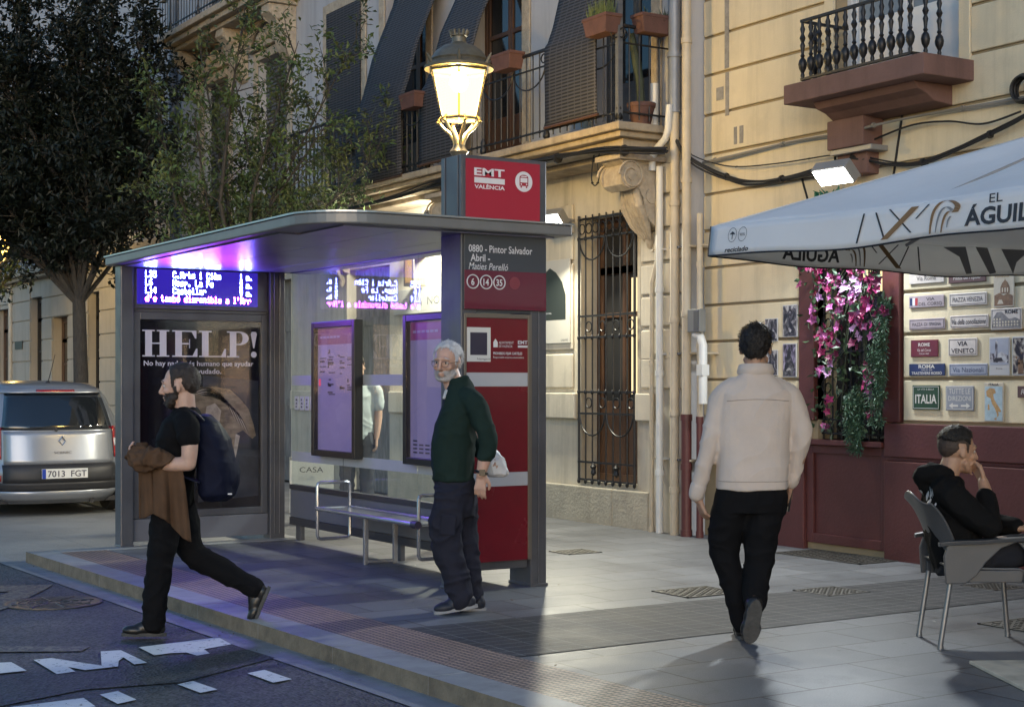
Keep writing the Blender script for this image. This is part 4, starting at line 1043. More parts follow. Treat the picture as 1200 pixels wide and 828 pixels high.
for y in (10.87,):
    mb = MB()
    for x in (x0+0.03, x1-0.03):
        mb.box(x-0.017,x+0.017,y-0.017,y+0.017,0,zs_-0.012)
    mb.box(x0+0.048,x1-0.048,y-0.015,y+0.015,0.012,0.036)
    mb.build('leg', bench_m, Bn, bevel=0.003)
mb = MB(); mb.tube([(x0-0.004,y0-0.03,zs_),(x0-0.004,y0+0.05,zs_)], 0.03, 12); mb.build('end_cap', ink, Bn)
# ================================================================== street lamps and wall lights
bronze = mat('lamp_bronze', (0.17,0.15,0.11), 0.45, metal=0.5, var=0.25, vscale=14)
gilt = mat('lamp_gilt', (0.45,0.34,0.16), 0.4, metal=0.5, var=0.2, vscale=14)
lamp_glass = emitter('lit_lamp_glass', (1.0, 0.66, 0.20), 3.2)
bulb_m = emitter('lamp_bulb', (1.0, 0.80, 0.42), 60.0)
def lantern_glass():
    if 'lantern_pane' in MATS: return MATS['lantern_pane']
    m = bpy.data.materials.new('lantern_pane'); m.use_nodes = True
    nt = m.node_tree; N = nt.nodes; L = nt.links; N.remove(N['Principled BSDF'])
    tr = N.new('ShaderNodeBsdfTransparent'); tr.inputs['Color'].default_value = (1.0,0.84,0.42,1)
    em = N.new('ShaderNodeEmission'); em.inputs['Color'].default_value = (1.0,0.62,0.13,1); em.inputs['Strength'].default_value = 1.9
    ad = N.new('ShaderNodeAddShader')
    L.new(tr.outputs['BSDF'], ad.inputs[0]); L.new(em.outputs['Emission'], ad.inputs[1]); L.new(ad.outputs['Shader'], N['Material Output'].inputs['Surface'])
    MATS['lantern_pane'] = m; return m
def street_lamp(loc, label, power):
    x, y, z0 = loc
    t = thing('street_lamp', label, 'street lamp', loc)
    mb = MB(); P = lambda r, z: (r, z)
    mb.lathe([(0.16,0),(0.16,0.10),(0.12,0.14),(0.14,0.2),(0.10,0.32),(0.085,0.5),(0.095,0.55),(0.07,0.62),(0.055,1.2),(0.06,1.25),(0.05,1.32),(0.042,3.3),(0.06,3.34),(0.045,3.40),(0.085,3.46),(0.06,3.49),(0.05,3.52),(0,3.52)], loc, 20)
    mb.build('post', bronze, t)
    mb = MB()                                   # leafy cradle arms
    for k in range(6):
        a = k*PI/3 + 0.3; c, s_ = math.cos(a), math.sin(a)
        pts = [(x+c*r, y+s_*r, z0+z) for r, z in ((0.03,3.50),(0.045,3.56),(0.08,3.62),(0.13,3.66),(0.165,3.70),(0.185,3.745),(0.165,3.765),(0.15,3.745))]
        mb.tube(pts, [0.016,0.017,0.016,0.015,0.014,0.012,0.01,0.008], 7)
        mb.lathe([(0,-0.02),(0.02,0),(0,0.025)], (x+c*0.19,y+s_*0.19,z0+3.72), 8)
    mb.build('cradle', gilt, t)
    mb = MB()
    n = 6; rb, rt, zb, zt = 0.17, 0.27, 3.745, 4.165
    V = [[(x+math.cos(k*PI/3)*r, y+math.sin(k*PI/3)*r, z0+z) for k in range(n)] for r, z in ((rb,zb),(rt,zt))]
    for k in range(n): mb.tube([V[0][k],V[1][k]], 0.008, 6)
    for r, z in ((rb,zb),(rt,zt),(rt+0.012,zt+0.03)): mb.tube([(x+math.cos(k*PI/3)*r, y+math.sin(k*PI/3)*r, z0+z) for k in range(n)], 0.014, 6, closed=True)
    mb.build('lantern_frame', bronze, t)
    mb = MB()
    for k in range(n): mb.quad(V[0][k],V[0][(k+1)%n],V[1][(k+1)%n],V[1][k])
    mb.build('lantern_glass', lantern_glass(), t)
    mb = MB(); mb.lathe([(0.305,4.18),(0.31,4.205),(0.26,4.225),(0.245,4.25),(0.255,4.265),(0.235,4.30),(0.20,4.345),(0.14,4.385),(0.085,4.40),(0.065,4.42),(0.06,4.47),(0.075,4.475),(0.07,4.49),(0,4.49)], loc, 24)
    for k in range(12):
        a = k*PI/6
        mb.tube([(x+math.cos(a)*0.065,y+math.sin(a)*0.065,z0+4.475),(x+math.cos(a)*0.08,y+math.sin(a)*0.08,z0+4.52),(x+math.cos(a)*0.09,y+math.sin(a)*0.09,z0+4.525)], [0.014,0.012,0.004], 5)
    for k in range(6):
        a = k*PI/3
        mb.tube([(x+math.cos(a)*0.27,y+math.sin(a)*0.27,z0+4.21),(x+math.cos(a)*0.30,y+math.sin(a)*0.30,z0+4.26),(x+math.cos(a)*0.325,y+math.sin(a)*0.325,z0+4.30)], [0.02,0.016,0.004], 5)
    mb.build('lantern_roof', bronze, t)
    mb = MB(); mb.lathe([(0,3.98),(0.05,4.0),(0.085,4.06),(0.07,4.12),(0.03,4.16),(0,4.16)], loc, 16); mb.build('bulb', bulb_m, t)
    l = bpy.data.lights.new('lamp_light', 'POINT'); l.energy = power; l.color = (1.0,0.76,0.45); l.shadow_soft_size = 0.08
    o = bpy.data.objects.new('lamp_light', l); COL.objects.link(o); o.parent = t; o.location = (0,0,3.88)
    return t
street_lamp((6.74,11.71,0), 'old iron street lamp lit warm yellow, rising behind the red bus stop totem', 40)
street_lamp((6.8,28.6,0), 'lit street lamp far down the pavement beside the dark tree', 50)

flood_m = emitter('floodlight_white', (0.95,1.0,0.92), 25.0)
case_m = mat('floodlight_case', (0.25,0.25,0.25), 0.5, metal=0.3)
def floodlight(loc, label, col, power, em, size=0.16, tilt=25, aim=(-1,0)):
    x, y, z = loc
    ang = math.atan2(aim[1], aim[0])
    t = thing('wall_floodlight', label, 'wall light', loc, ang)
    ca = math.radians(tilt); mb = MB()           # local: +x is the way the light throws
    R3 = Matrix.Rotation(ca, 3, 'Y')
    mb.obox((0,0,0), (0.05,size,0.09), R3); mb.build('case', case_m, t, bevel=0.01, world=False)
    mb = MB(); mb.obox(R3 @ Vector((0.054,0,0)), (0.003,size-0.02,0.075), R3); mb.build('lens', em, t, world=False)
    mb = MB(); mb.box(-0.30,-0.05,-0.015,0.015,-0.015,0.015); mb.build('arm', case_m, t, world=False)
    l = bpy.data.lights.new('floodlight_beam', 'AREA'); l.shape = 'RECTANGLE'; l.size = 0.14; l.size_y = 2*size-0.06; l.energy = power; l.color = col; l.spread = math.radians(170)
    o = bpy.data.objects.new('floodlight_beam', l); COL.objects.link(o); o.parent = t
    o.location = R3 @ Vector((0.062,0,0)); d = R3 @ Vector((1,0,0)); o.rotation_euler = d.to_track_quat('-Z','Y').to_euler()
floodlight((8.75,13.25,3.13), 'bright white floodlight on the cream wall above the arched shop notice', (1.0,0.95,0.74), 75, flood_m, tilt=40, aim=(-0.97,-0.2))
floodlight((8.70,15.6,3.34), 'floodlight tucked under the long balcony lighting the shop wall behind the shelter', (1.0,0.93,0.76), 62, flood_m, tilt=42, aim=(0.12,1.0))
floodlight((8.78,9.16,3.13), 'bright cold white floodlight above the parasol, beneath the small balcony bracket', (0.90,0.97,1.0), 46, flood_m, size=0.18, tilt=48, aim=(-1,-0.1))
# ================================================================== trees
RV, FV = Vector((0.849,-0.528,0)), Vector((0.528,0.849,0))
bark_m = mat('bark', (0.05,0.043,0.036), 0.9, var=0.35, vscale=12, stretch=(3,3,0.8), bump=0.6, bscale=25)
def leaf_mat(name, col):
    m = mat(name, col, 0.5, var=0.45, vscale=2.5, spec=0.35)
    return m
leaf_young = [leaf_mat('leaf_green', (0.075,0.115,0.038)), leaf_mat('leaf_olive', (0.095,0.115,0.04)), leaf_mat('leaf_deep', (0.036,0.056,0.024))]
leaf_dark = [leaf_mat('leaf_dark', (0.008,0.012,0.007)), leaf_mat('leaf_darker', (0.006,0.010,0.006)), leaf_mat('leaf_dark_olive', (0.011,0.015,0.008))]  # deep shade of the crown put into the leaf colours
def add_leaf(mb, p, d, n, ln, w, m):
    """A small folded leaf: base, two sides, tip."""
    s_ = d.cross(n)
    if s_.length < 1e-4: return
    s_.normalize(); up = s_.cross(d) * (w*0.25)
    a = p; b_ = p + d*(ln*0.5) + s_*w*0.5 + up; c = p + d*ln; e = p + d*(ln*0.5) - s_*w*0.5 + up
    mb.add([a,b_,c,e], [(0,1,2),(0,2,3)], m)
def rvec(rg): 
    while True:
        v = Vector((rg.uniform(-1,1),rg.uniform(-1,1),rg.uniform(-1,1)))
        if 0.05 < v.length < 1: return v.normalized()
def make_tree(label, base, fork_h, r0, limbs, leaves, leaf_len, twigs=7, nleaf=16, spread=0.45, seed=1, lean=(0,0), crown_only_tip=0.25, cat='tree', group=None, droop=-0.1):
    rg = random.Random(seed)
    t = thing('tree', label, cat, base, 0, group)
    B0 = Vector(base); tr = MB(); cr = MB()
    fork = B0 + Vector((lean[0],lean[1],fork_h))
    mid = B0 + Vector((lean[0]*0.3+0.03,lean[1]*0.3-0.02,fork_h*0.5))
    tr.tube([B0-Vector((0,0,0.05)), B0+Vector((0,0,0.15)), mid, fork], [r0*1.35,r0*1.05,r0*0.95,r0*0.82], 10)
    def leafy(p, d, count, sp, mi):
        for _ in range(count):
            o = rvec(rg)*sp*rg.random()
            ld = (d*0.6 + rvec(rg)).normalized(); ld.z += droop; ld.normalize()
            add_leaf(cr, p+o, ld, (rvec(rg)*0.8+UZ).normalized(), leaf_len*rg.uniform(0.6,1.15), leaf_len*rg.uniform(0.32,0.5), mi)
    for tip, rl in limbs:
        tip = Vector(tip); v = tip - fork
        side = rvec(rg)*v.length*0.10
        pts = [fork - Vector((0,0,0.1)), fork + v*0.33 + side + Vector((0,0,0.12*v.length*0.3)), fork + v*0.68 + side*0.6, tip]
        tr.tube(pts, [rl, rl*0.72, rl*0.45, rl*0.15], 7)
        path = []
        for i in range(3):
            for k in range(6): path.append(pts[i].lerp(pts[i+1], k/6))
        path.append(tip)
        n = max(3, int(twigs*v.length/1.6))
        for k in range(n):
            f = crown_only_tip + (1-crown_only_tip)*(k+rg.random())/n
            q = path[min(int(f*(len(path)-1)), len(path)-1)]
            d = (rvec(rg) + v.normalized()*0.7 + Vector((0,0,0.35))).normalized()
            L_ = spread*rg.uniform(0.6,1.5)
            e = q + d*L_; m1 = q.lerp(e,0.5) + rvec(rg)*L_*0.08
            tr.tube([q,m1,e], [rl*0.22+0.002, 0.005, 0.0025], 5, cap=False)
            mi = rg.choice((0,0,1,2))
            for j in range(4):
                f2 = 0.3 + 0.7*j/3
                p = q.lerp(e,f2)
                d2 = (d + rvec(rg)*0.9).normalized(); l2 = L_*rg.uniform(0.2,0.45)
                e2 = p + d2*l2
                tr.tube([p,e2],[0.003,0.0015],4,cap=False)
                leafy(e2, d2, nleaf//4, 0.11*(leaf_len/0.08)+0.04, mi)
                leafy(p.lerp(e2,0.5), d2, nleaf//6, 0.08, mi)
    tr.build('trunk', bark_m, t); cr.build('crown', leaves, t)
    return t
def view_pt(o, a, b_, z): return Vector((o[0],o[1],0)) + RV*a + FV*b_ + Vector((0,0,z))
# the young tree behind the shelter
o = (6.85,17.0)
rg = random.Random(77)
L_ = []
for a, z, r_ in ((-1.15,4.0,.03),(-1.0,4.9,.03),(-0.75,3.5,.028),(-0.6,5.5,.032),(-0.45,4.5,.03),(-0.2,3.6,.028),(-0.1,5.0,.03),(0.05,4.2,.03),(0.12,5.75,.034),(0.35,3.55,.026),(0.45,4.9,.03),
                 (0.65,4.1,.028),(0.75,5.3,.028),(1.0,3.7,.024),(1.15,4.55,.026),(-0.9,3.2,.026),(0.2,3.15,.026),(-0.35,3.05,.026),(0.75,3.2,.024),(1.65,4.15,.02),(1.5,5.55,.022),(1.75,4.7,.018)):
    L_.append((view_pt(o, a, rg.uniform(-0.7,0.7), z), r_))
make_tree('young slender tree with sparse light green leaves rising behind the shelter', (o[0],o[1],0), 2.3, 0.06, L_, leaf_young, 0.085, twigs=10, nleaf=24, spread=0.40, seed=5)
# a long bare shoot reaching out over the balcony
mb_pts = [view_pt(o,0.75,0.0,4.6), view_pt(o,1.05,0.0,5.0), view_pt(o,1.35,0,5.4), view_pt(o,1.6,0,5.7)]
# the big dark tree
o = (6.95,24.0)
L_ = []
rg = random.Random(9)
for a, z in ((-2.2,4.0),(-1.8,5.2),(-2.6,6.2),(-1.6,6.8),(-1.0,4.4),(-0.9,5.7),(-0.6,7.2),(-2.0,7.9),(-0.2,4.6),(0.0,6.2),(0.3,5.2),(0.2,7.6),(0.75,4.3),(0.9,5.5),(0.9,6.6),(1.3,5.0),(1.25,7.0),(0.8,8.0),(-1.2,8.4),(-3.0,5.0),(-2.6,7.2),(-3.3,6.4),(1.15,6.0),(-0.5,3.9),(0.45,3.95),(-1.6,3.7),(-1.3,5.0),(-0.2,5.4),(0.5,6.0),(-0.7,6.4)):
    L_.append((view_pt(o, a+0.05, rg.uniform(-1.3,1.3), z), 0.045))
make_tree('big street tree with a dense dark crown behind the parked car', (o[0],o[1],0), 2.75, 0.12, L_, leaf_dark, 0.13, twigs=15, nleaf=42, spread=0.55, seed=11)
o = (6.9,31.5)
L_ = [(view_pt(o, a, b_, z), 0.04) for a, b_, z in ((-1.4,0,4.2),(-0.9,0.5,5.2),(0.2,-0.5,4.0),(0.8,0.3,4.6),(1.0,-0.4,3.9),(0.5,0.6,5.4),(1.3,0,5.2),(1.2,0.4,4.4),(0.7,-0.3,3.6),(-0.2,0.4,6.3),(1.2,0.2,6.2))]
make_tree('farther street tree with yellow-lit leaves at the end of the pavement', (o[0],o[1],0), 2.7, 0.11, L_, leaf_young, 0.12, twigs=9, nleaf=26, spread=0.5, seed=21)

# ================================================================== parked car
silver = mat('silver_car_paint', (0.30,0.315,0.35), 0.3, metal=0.5, var=0.03, coat=0.6, dirt=0.12)
car_black = mat('black_car_plastic', (0.022,0.022,0.025), 0.55, var=0.2, vscale=5)
car_glass = mat('dark_car_glass', (0.010,0.012,0.015), 0.04, spec=0.8, coat=0.5)
lamp_red = mat('red_lamp_lens', (0.28,0.01,0.012), 0.12, coat=0.8)
lamp_clear = mat('clear_lamp_lens', (0.5,0.5,0.5), 0.12, coat=0.6)
rubber = mat('tyre_rubber', (0.014,0.014,0.014), 0.8)
chrome = mat('chrome', (0.6,0.6,0.62), 0.12, metal=1.0)
CX, CY, CZ = 4.90, 17.48, -0.085
car = thing('parked_car', 'silver hatchback parked beyond the shelter, seen from behind', 'car', (CX, CY+2.1, CZ))
levels = [  # z, rear y, front y, half width
 (0.15,0.16,4.10,0.80),(0.26,0.05,4.20,0.86),(0.40,0.01,4.25,0.895),(0.52,0.005,4.24,0.905),(0.60,0.06,4.20,0.905),(0.80,0.10,4.05,0.895),(0.95,0.13,3.75,0.875),(1.00,0.15,3.35,0.865),
 (1.10,0.20,3.10,0.835),(1.25,0.28,2.80,0.78),(1.38,0.36,2.52,0.715),(1.46,0.45,2.30,0.65),(1.515,0.60,2.10,0.56),(1.545,0.80,1.85,0.50),(1.55,1.2,1.5,0.2)]
def lerp_level(z):
    for i in range(len(levels)-1):
        a, b_ = levels[i], levels[i+1]
        if a[0] <= z <= b_[0]:
            f = (z-a[0])/(b_[0]-a[0]); return [a[k]+(b_[k]-a[k])*f for k in range(4)]
    return list(levels[-1])
NE = 3.7
def rear_y(x, z, off=0.0):
    _, yr, yf, hw = lerp_level(z); hl = (yf-yr)/2; cy = (yf+yr)/2
    q = min(0.9999, abs(x)/hw); return cy - hl*(1-q**NE)**(1/NE) - off
def side_x(y, z, sgn, off=0.0):
    _, yr, yf, hw = lerp_level(z); hl = (yf-yr)/2; cy = (yf+yr)/2
    q = min(0.9999, abs(y-cy)/hl); return sgn*(hw*(1-q**NE)**(1/NE) + off)
mb = MB(); n = 64; rows = []
zl = [levels[0][0] + (levels[-1][0]-levels[0][0])*i/40 for i in range(41)]
vs = []
for z in zl:
    _, yr, yf, hw = lerp_level(z); hl = (yf-yr)/2; cy = (yf+yr)/2
    for j in range(n):
        a = 2*PI*j/n; c, s_ = math.cos(a), math.sin(a)
        # parametrise by tangent so corners get enough points
        x = hw*math.copysign(abs(c)**(2/NE), c); y = cy + hl*math.copysign(abs(s_)**(2/NE), s_)
        vs.append((CX+x, CY+y, CZ+z))
fs = []
for i in range(len(zl)-1):
    for j in range(n): fs.append((i*n+j, i*n+(j+1)%n, (i+1)*n+(j+1)%n, (i+1)*n+j))
fs.append(tuple(range(n-1,-1,-1))); fs.append(tuple((len(zl)-1)*n+j for j in range(n)))
mb.add(vs, fs, 0, True)
body = mb.build('body', silver, car, sharp=60)
def rear_patch(name, outline, m, parent, off=0.006, nx=16, nz=8):
    """outline(f) -> (x_left, x_right, z) for f from 0 to 1, wrapped on the tail of the body."""
    mb = MB(); vs = []; fs = []
    for i in range(nz+1):
        xl, xr, z = outline(i/nz)
        for j in range(nx+1):
            x = xl+(xr-xl)*j/nx; vs.append((CX+x, CY+rear_y(x,z,off), CZ+z))
    for i in range(nz):
        for j in range(nx): fs.append((i*(nx+1)+j, i*(nx+1)+j+1, (i+1)*(nx+1)+j+1, (i+1)*(nx+1)+j))
    mb.add(vs, fs, 0, True)
    o_ = mb.build(name, m, parent); sd = o_.modifiers.new('thick','SOLIDIFY'); sd.thickness = 0.005; sd.offset = 1
    return o_
wz0, wz1 = 0.985, 1.40
tg = rear_patch('tailgate', lambda f: (-0.625+0.01*f, 0.625-0.01*f, 0.60+0.37*f), silver, car, 0.010)
rw = rear_patch('rear_window', lambda f: (-(0.635-0.085*f), 0.635-0.085*f, wz0+(wz1-wz0)*f), car_glass, car, 0.008)
rear_patch('roof_edge', lambda f: (-(0.68-0.03*f), 0.68-0.03*f, 1.405+0.055*f), silver, car, 0.03, nz=3)
rear_patch('brake_light', lambda f: (-0.22, 0.22, 1.418+0.022*f), lamp_red, car, 0.038, nz=2)
rear_patch('plate_recess', lambda f: (-0.64, 0.64, 0.395+0.20*f), car_black, car, 0.012, nz=4)
rear_patch('bumper_strip', lambda f: (-0.885, 0.885, 0.30+0.095*f), car_black, car, 0.010, nz=3)
rear_patch('bumper', lambda f: (-0.87, 0.87, 0.17+0.128*f), silver, car, 0.016, nz=3)
mb = MB()
for sgn in (-1,1):
    pass
for sgn in (-1,1):
    lo, hi = (0.79,0.885)
    def ol(f, s_=sgn): 
        z = 0.66+0.36*f; hw = lerp_level(z)[3]
        a, b_ = 0.645-0.01*f, hw*(0.93+0.06*f)
        return (a, b_, z) if s_ > 0 else (-b_, -a, z)
    tl = rear_patch('tail_light', ol, lamp_red, car, 0.012, nx=8, nz=8)
    def ol2(f, s_=sgn):
        z = 0.79+0.09*f; hw = lerp_level(z)[3]; a, b_ = 0.650, hw*0.94
        return (a, b_, z) if s_ > 0 else (-b_, -a, z)
    rear_patch('indicator', ol2, lamp_clear, tl, 0.019, nx=6, nz=3)
    def ol3(f, s_=sgn):
        z = 0.41+0.07*f; a, b_ = 0.655, 0.74
        return (a, b_, z) if s_ > 0 else (-b_, -a, z)
    rear_patch('reflector', ol3, lamp_red, car, 0.016, nx=5, nz=2)
pz = 0.495; py = CY+rear_y(0,pz)-0.03
mb = MB(); mb.box(CX-0.26,CX+0.26,py,py+0.012,CZ+pz-0.055,CZ+pz+0.055); pl = mb.build('number_plate', mat('plate_white', (0.62,0.62,0.60), 0.4), car, bevel=0.003)
mb = MB(); mb.text('7013  FGT', (CX-0.195,py-0.002,CZ+pz-0.036), UX, UZ, 0.072, width=0.44, bold=0.01); mb.build('lettering', ink, pl)
mb = MB(); mb.quad((CX-0.258,py-0.0015,CZ+pz-0.053),(CX-0.215,py-0.0015,CZ+pz-0.053),(CX-0.215,py-0.0015,CZ+pz+0.053),(CX-0.258,py-0.0015,CZ+pz+0.053)); mb.build('blue_band', mat('plate_blue', (0.01,0.04,0.3), 0.4), pl)
ez = 0.86; ey = CY+rear_y(0,ez)-0.018
mb = MB()
for s_ in (1,0.5):
    pass
d_ = [(0,0.05),(0.036,0),(0,-0.05),(-0.036,0)]
mb.tube([(CX+a,ey-0.003,CZ+ez+b_) for a, b_ in d_], 0.009, 6, closed=True); mb.build('emblem', chrome, car)
mb = MB(); zt = 0.715; mb.text('SCENIC', (CX,CY+rear_y(0,zt)-0.018,CZ+zt), UX, UZ, 0.028, align='C', width=0.20); mb.build('lettering', mat('badge_grey', (0.12,0.12,0.13), 0.3, metal=0.8), tg)
mb = MB(); mb.tube([(CX-0.05,CY+rear_y(0,1.0)-0.012,CZ+1.0),(CX-0.25,CY+rear_y(-0.25,1.015)-0.022,CZ+1.015),(CX-0.42,CY+rear_y(-0.42,1.0)-0.018,CZ+1.0)], 0.009, 6); mb.tube([(CX-0.06,CY+rear_y(0,0.99)-0.03,CZ+0.985),(CX-0.06,CY+rear_y(0,0.99)+0.03,CZ+0.985)],0.018,8); mb.build('wiper', car_black, car)
mb = MB(); mb.tube([(CX+0.0,CY+0.70,CZ+1.52),(CX+0.02,CY+0.58,CZ+1.72),(CX+0.03,CY+0.5,CZ+1.85)], [0.006,0.004,0.003], 5); mb.lathe([(0.03,0),(0.02,0.02),(0.0,0.03)], (CX,CY+0.70,CZ+1.52), 10); mb.build('antenna', car_black, car)
for sgn in (-1,1):                               # side windows
    mb = MB(); vs = []; fs = []
    for i in range(5):
        z = 1.02+0.36*i/4
        for j in range(13):
            y = (0.62+0.12*i/4) + (2.75-0.22*i-(0.62+0.12*i/4))*j/12; vs.append((CX+side_x(y,z,sgn,0.004), CY+y, CZ+z))
    for i in range(4):
        for j in range(12): fs.append((i*13+j,i*13+j+1,(i+1)*13+j+1,(i+1)*13+j))
    mb.add(vs, fs, 0, True); mb.build('side_window', car_glass, car)
    for yw in (0.80, 3.45):
        mb = MB(); cx = CX+sgn*0.80
        mb.lathe([(0.20,-0.10),(0.30,-0.10),(0.315,-0.07),(0.315,0.07),(0.30,0.10),(0.20,0.10)], (cx,CY+yw,CZ+0.315), 28, axis=(1,0,0)); w = mb.build('wheel', rubber, car)
        mb = MB(); mb.lathe([(0,0.06),(0.05,0.07),(0.19,0.05),(0.205,0.09),(0.205,0.098)], (cx,CY+yw,CZ+0.315), 20, axis=(sgn,0,0)); mb.build('rim', steel_lt, w)
        mb = MB(); mb.lathe([(0.335,0.0),(0.36,0.004),(0.36,0.012),(0.0,0.012)], (CX+side_x(yw,0.42,sgn,-0.004),CY+yw,CZ+0.33), 28, axis=(sgn,0,0)); mb.build('wheel_arch', car_black, car)
    mb = MB(); mb.lathe([(0,-0.1),(0.07,-0.08),(0.1,0),(0.07,0.08),(0,0.1)], (CX+sgn*0.98,CY+2.75,CZ+1.02), 12, axis=(1,0,0)); mb.build('wing_mirror', car_black, car)
mb = MB(); mb.box(CX-0.7,CX+0.7,CY+0.3,CY+3.9,CZ+0.15,CZ+0.20); mb.tube([(CX+0.35,CY+0.12,CZ+0.17),(CX+0.35,CY+0.5,CZ+0.2)],0.03,10); mb.build('underbody', car_black, car)
# ================================================================== blinds, pots and cables on the houses
def blind_mat():
    m = mat('dark_reed_blind', (0.060,0.058,0.062), 0.7, var=0.25, vscale=3)
    nt = m.node_tree; N = nt.nodes; L = nt.links; b = N['Principled BSDF']
    tc = N.new('ShaderNodeTexCoord'); sp = N.new('ShaderNodeSeparateXYZ'); L.new(tc.outputs['Object'], sp.inputs['Vector'])
    mu = N.new('ShaderNodeMath'); mu.operation = 'MULTIPLY'; mu.inputs[1].default_value = 2*PI/0.034; L.new(sp.outputs['Z'], mu.inputs[0])
    si = N.new('ShaderNodeMath'); si.operation = 'SINE'; L.new(mu.outputs['Value'], si.inputs[0])
    my = N.new('ShaderNodeMath'); my.operation = 'MULTIPLY'; my.inputs[1].default_value = 2*PI/0.11; L.new(sp.outputs['Y'], my.inputs[0])
    sy = N.new('ShaderNodeMath'); sy.operation = 'SINE'; L.new(my.outputs['Value'], sy.inputs[0])
    pw = N.new('ShaderNodeMath'); pw.operation = 'GREATER_THAN'; pw.inputs[1].default_value = 0.93; L.new(sy.outputs['Value'], pw.inputs[0])
    mr = N.new('ShaderNodeMapRange'); mr.inputs['From Min'].default_value = -0.6; mr.inputs['From Max'].default_value = 0.4; L.new(si.outputs['Value'], mr.inputs['Value'])
    ad = N.new('ShaderNodeMath'); ad.operation = 'MAXIMUM'; L.new(mr.outputs['Result'], ad.inputs[0]); L.new(pw.outputs['Value'], ad.inputs[1])
    mx = N.new('ShaderNodeMixRGB'); mx.inputs['Color1'].default_value = (0.012,0.012,0.014,1); mx.inputs['Color2'].default_value = (0.065,0.063,0.068,1)
    L.new(ad.outputs['Value'], mx.inputs['Fac']); L.new(mx.outputs['Color'], b.inputs['Base Color'])
    bp = N.new('ShaderNodeBump'); bp.inputs['Strength'].default_value = 0.9; bp.inputs['Distance'].default_value = 0.012
    L.new(ad.outputs['Value'], bp.inputs['Height']); L.new(bp.outputs['Normal'], b.inputs['Normal'])
    return m
blind_m = blind_mat()
def draped_blind(label, ya, yb, ztop, drop, sway=0.0, yshift=0.0):
    t = thing('roller_blind', label, 'blind', (XB-0.05,(ya+yb)/2,ztop), 0, 'roll blinds hung over the long balcony')
    prof = [(XB-0.05,ztop),(XB-0.14,ztop-0.35),(8.62,5.45),(8.50,5.0),(8.435,4.83),(8.405,4.79),(8.392,4.70),(8.395,4.3),(8.40,drop)]
    mb = MB(); vs = []; fs = []; nx = 8
    dense = []
    for i in range(len(prof)-1):
        for k in range(5): f = k/5; dense.append((prof[i][0]+(prof[i+1][0]-prof[i][0])*f, prof[i][1]+(prof[i+1][1]-prof[i][1])*f))
    dense.append(prof[-1])
    for i, (x, z) in enumerate(dense):
        f = (z-drop)/(ztop-drop)
        for j in range(nx+1):
            y = ya + (yb-ya)*j/nx + yshift*f
            vs.append((x + sway*math.sin(j/nx*PI)*math.sin(i*0.3), y, z))
    for i in range(len(dense)-1):
        for j in range(nx): fs.append((i*(nx+1)+j,i*(nx+1)+j+1,(i+1)*(nx+1)+j+1,(i+1)*(nx+1)+j))
    mb.add(vs, fs, 0, True); o_ = mb.build('reed_sheet', blind_m, t); s_ = o_.modifiers.new('thick','SOLIDIFY'); s_.thickness = 0.008
    mb = MB(); mb.tube([(prof[-1][0],ya-0.02,drop),(prof[-1][0],yb+0.02,drop)], 0.016, 8); mb.build('batten', wood_m, t)
    mb = MB(); mb.tube([(XB-0.06,ya+yshift-0.03,ztop),(XB-0.06,yb+yshift+0.03,ztop)], 0.03, 8); mb.build('batten', wood_m, t)
draped_blind('dark reed blind over the railing under the corner flower boxes, nearest the drainpipe', 11.97, 12.86, 6.45, 3.98, 0.01, 0.05)
draped_blind('dark reed blind hanging over the balcony behind the street lamp', 14.62, 15.52, 6.45, 3.92, 0.015, -0.2)
draped_blind('long dark reed blind, widest on the balcony, nearest the young tree', 15.95, 17.15, 6.5, 3.86, 0.02, 0.0)
t = thing('roller_blind', 'straight grey reed blind hanging flat in a window beside the young tree', 'blind', (XB-0.02,18.5,6.5))
mb = MB(); mb.box(XB-0.05, XB-0.04, 18.25, 19.3, 4.6, 6.5); mb.build('reed_sheet', blind_m, t)
mb = MB(); mb.tube([(XB-0.05,18.22,4.6),(XB-0.05,19.33,4.6)], 0.02, 8); mb.build('batten', wood_m, t)

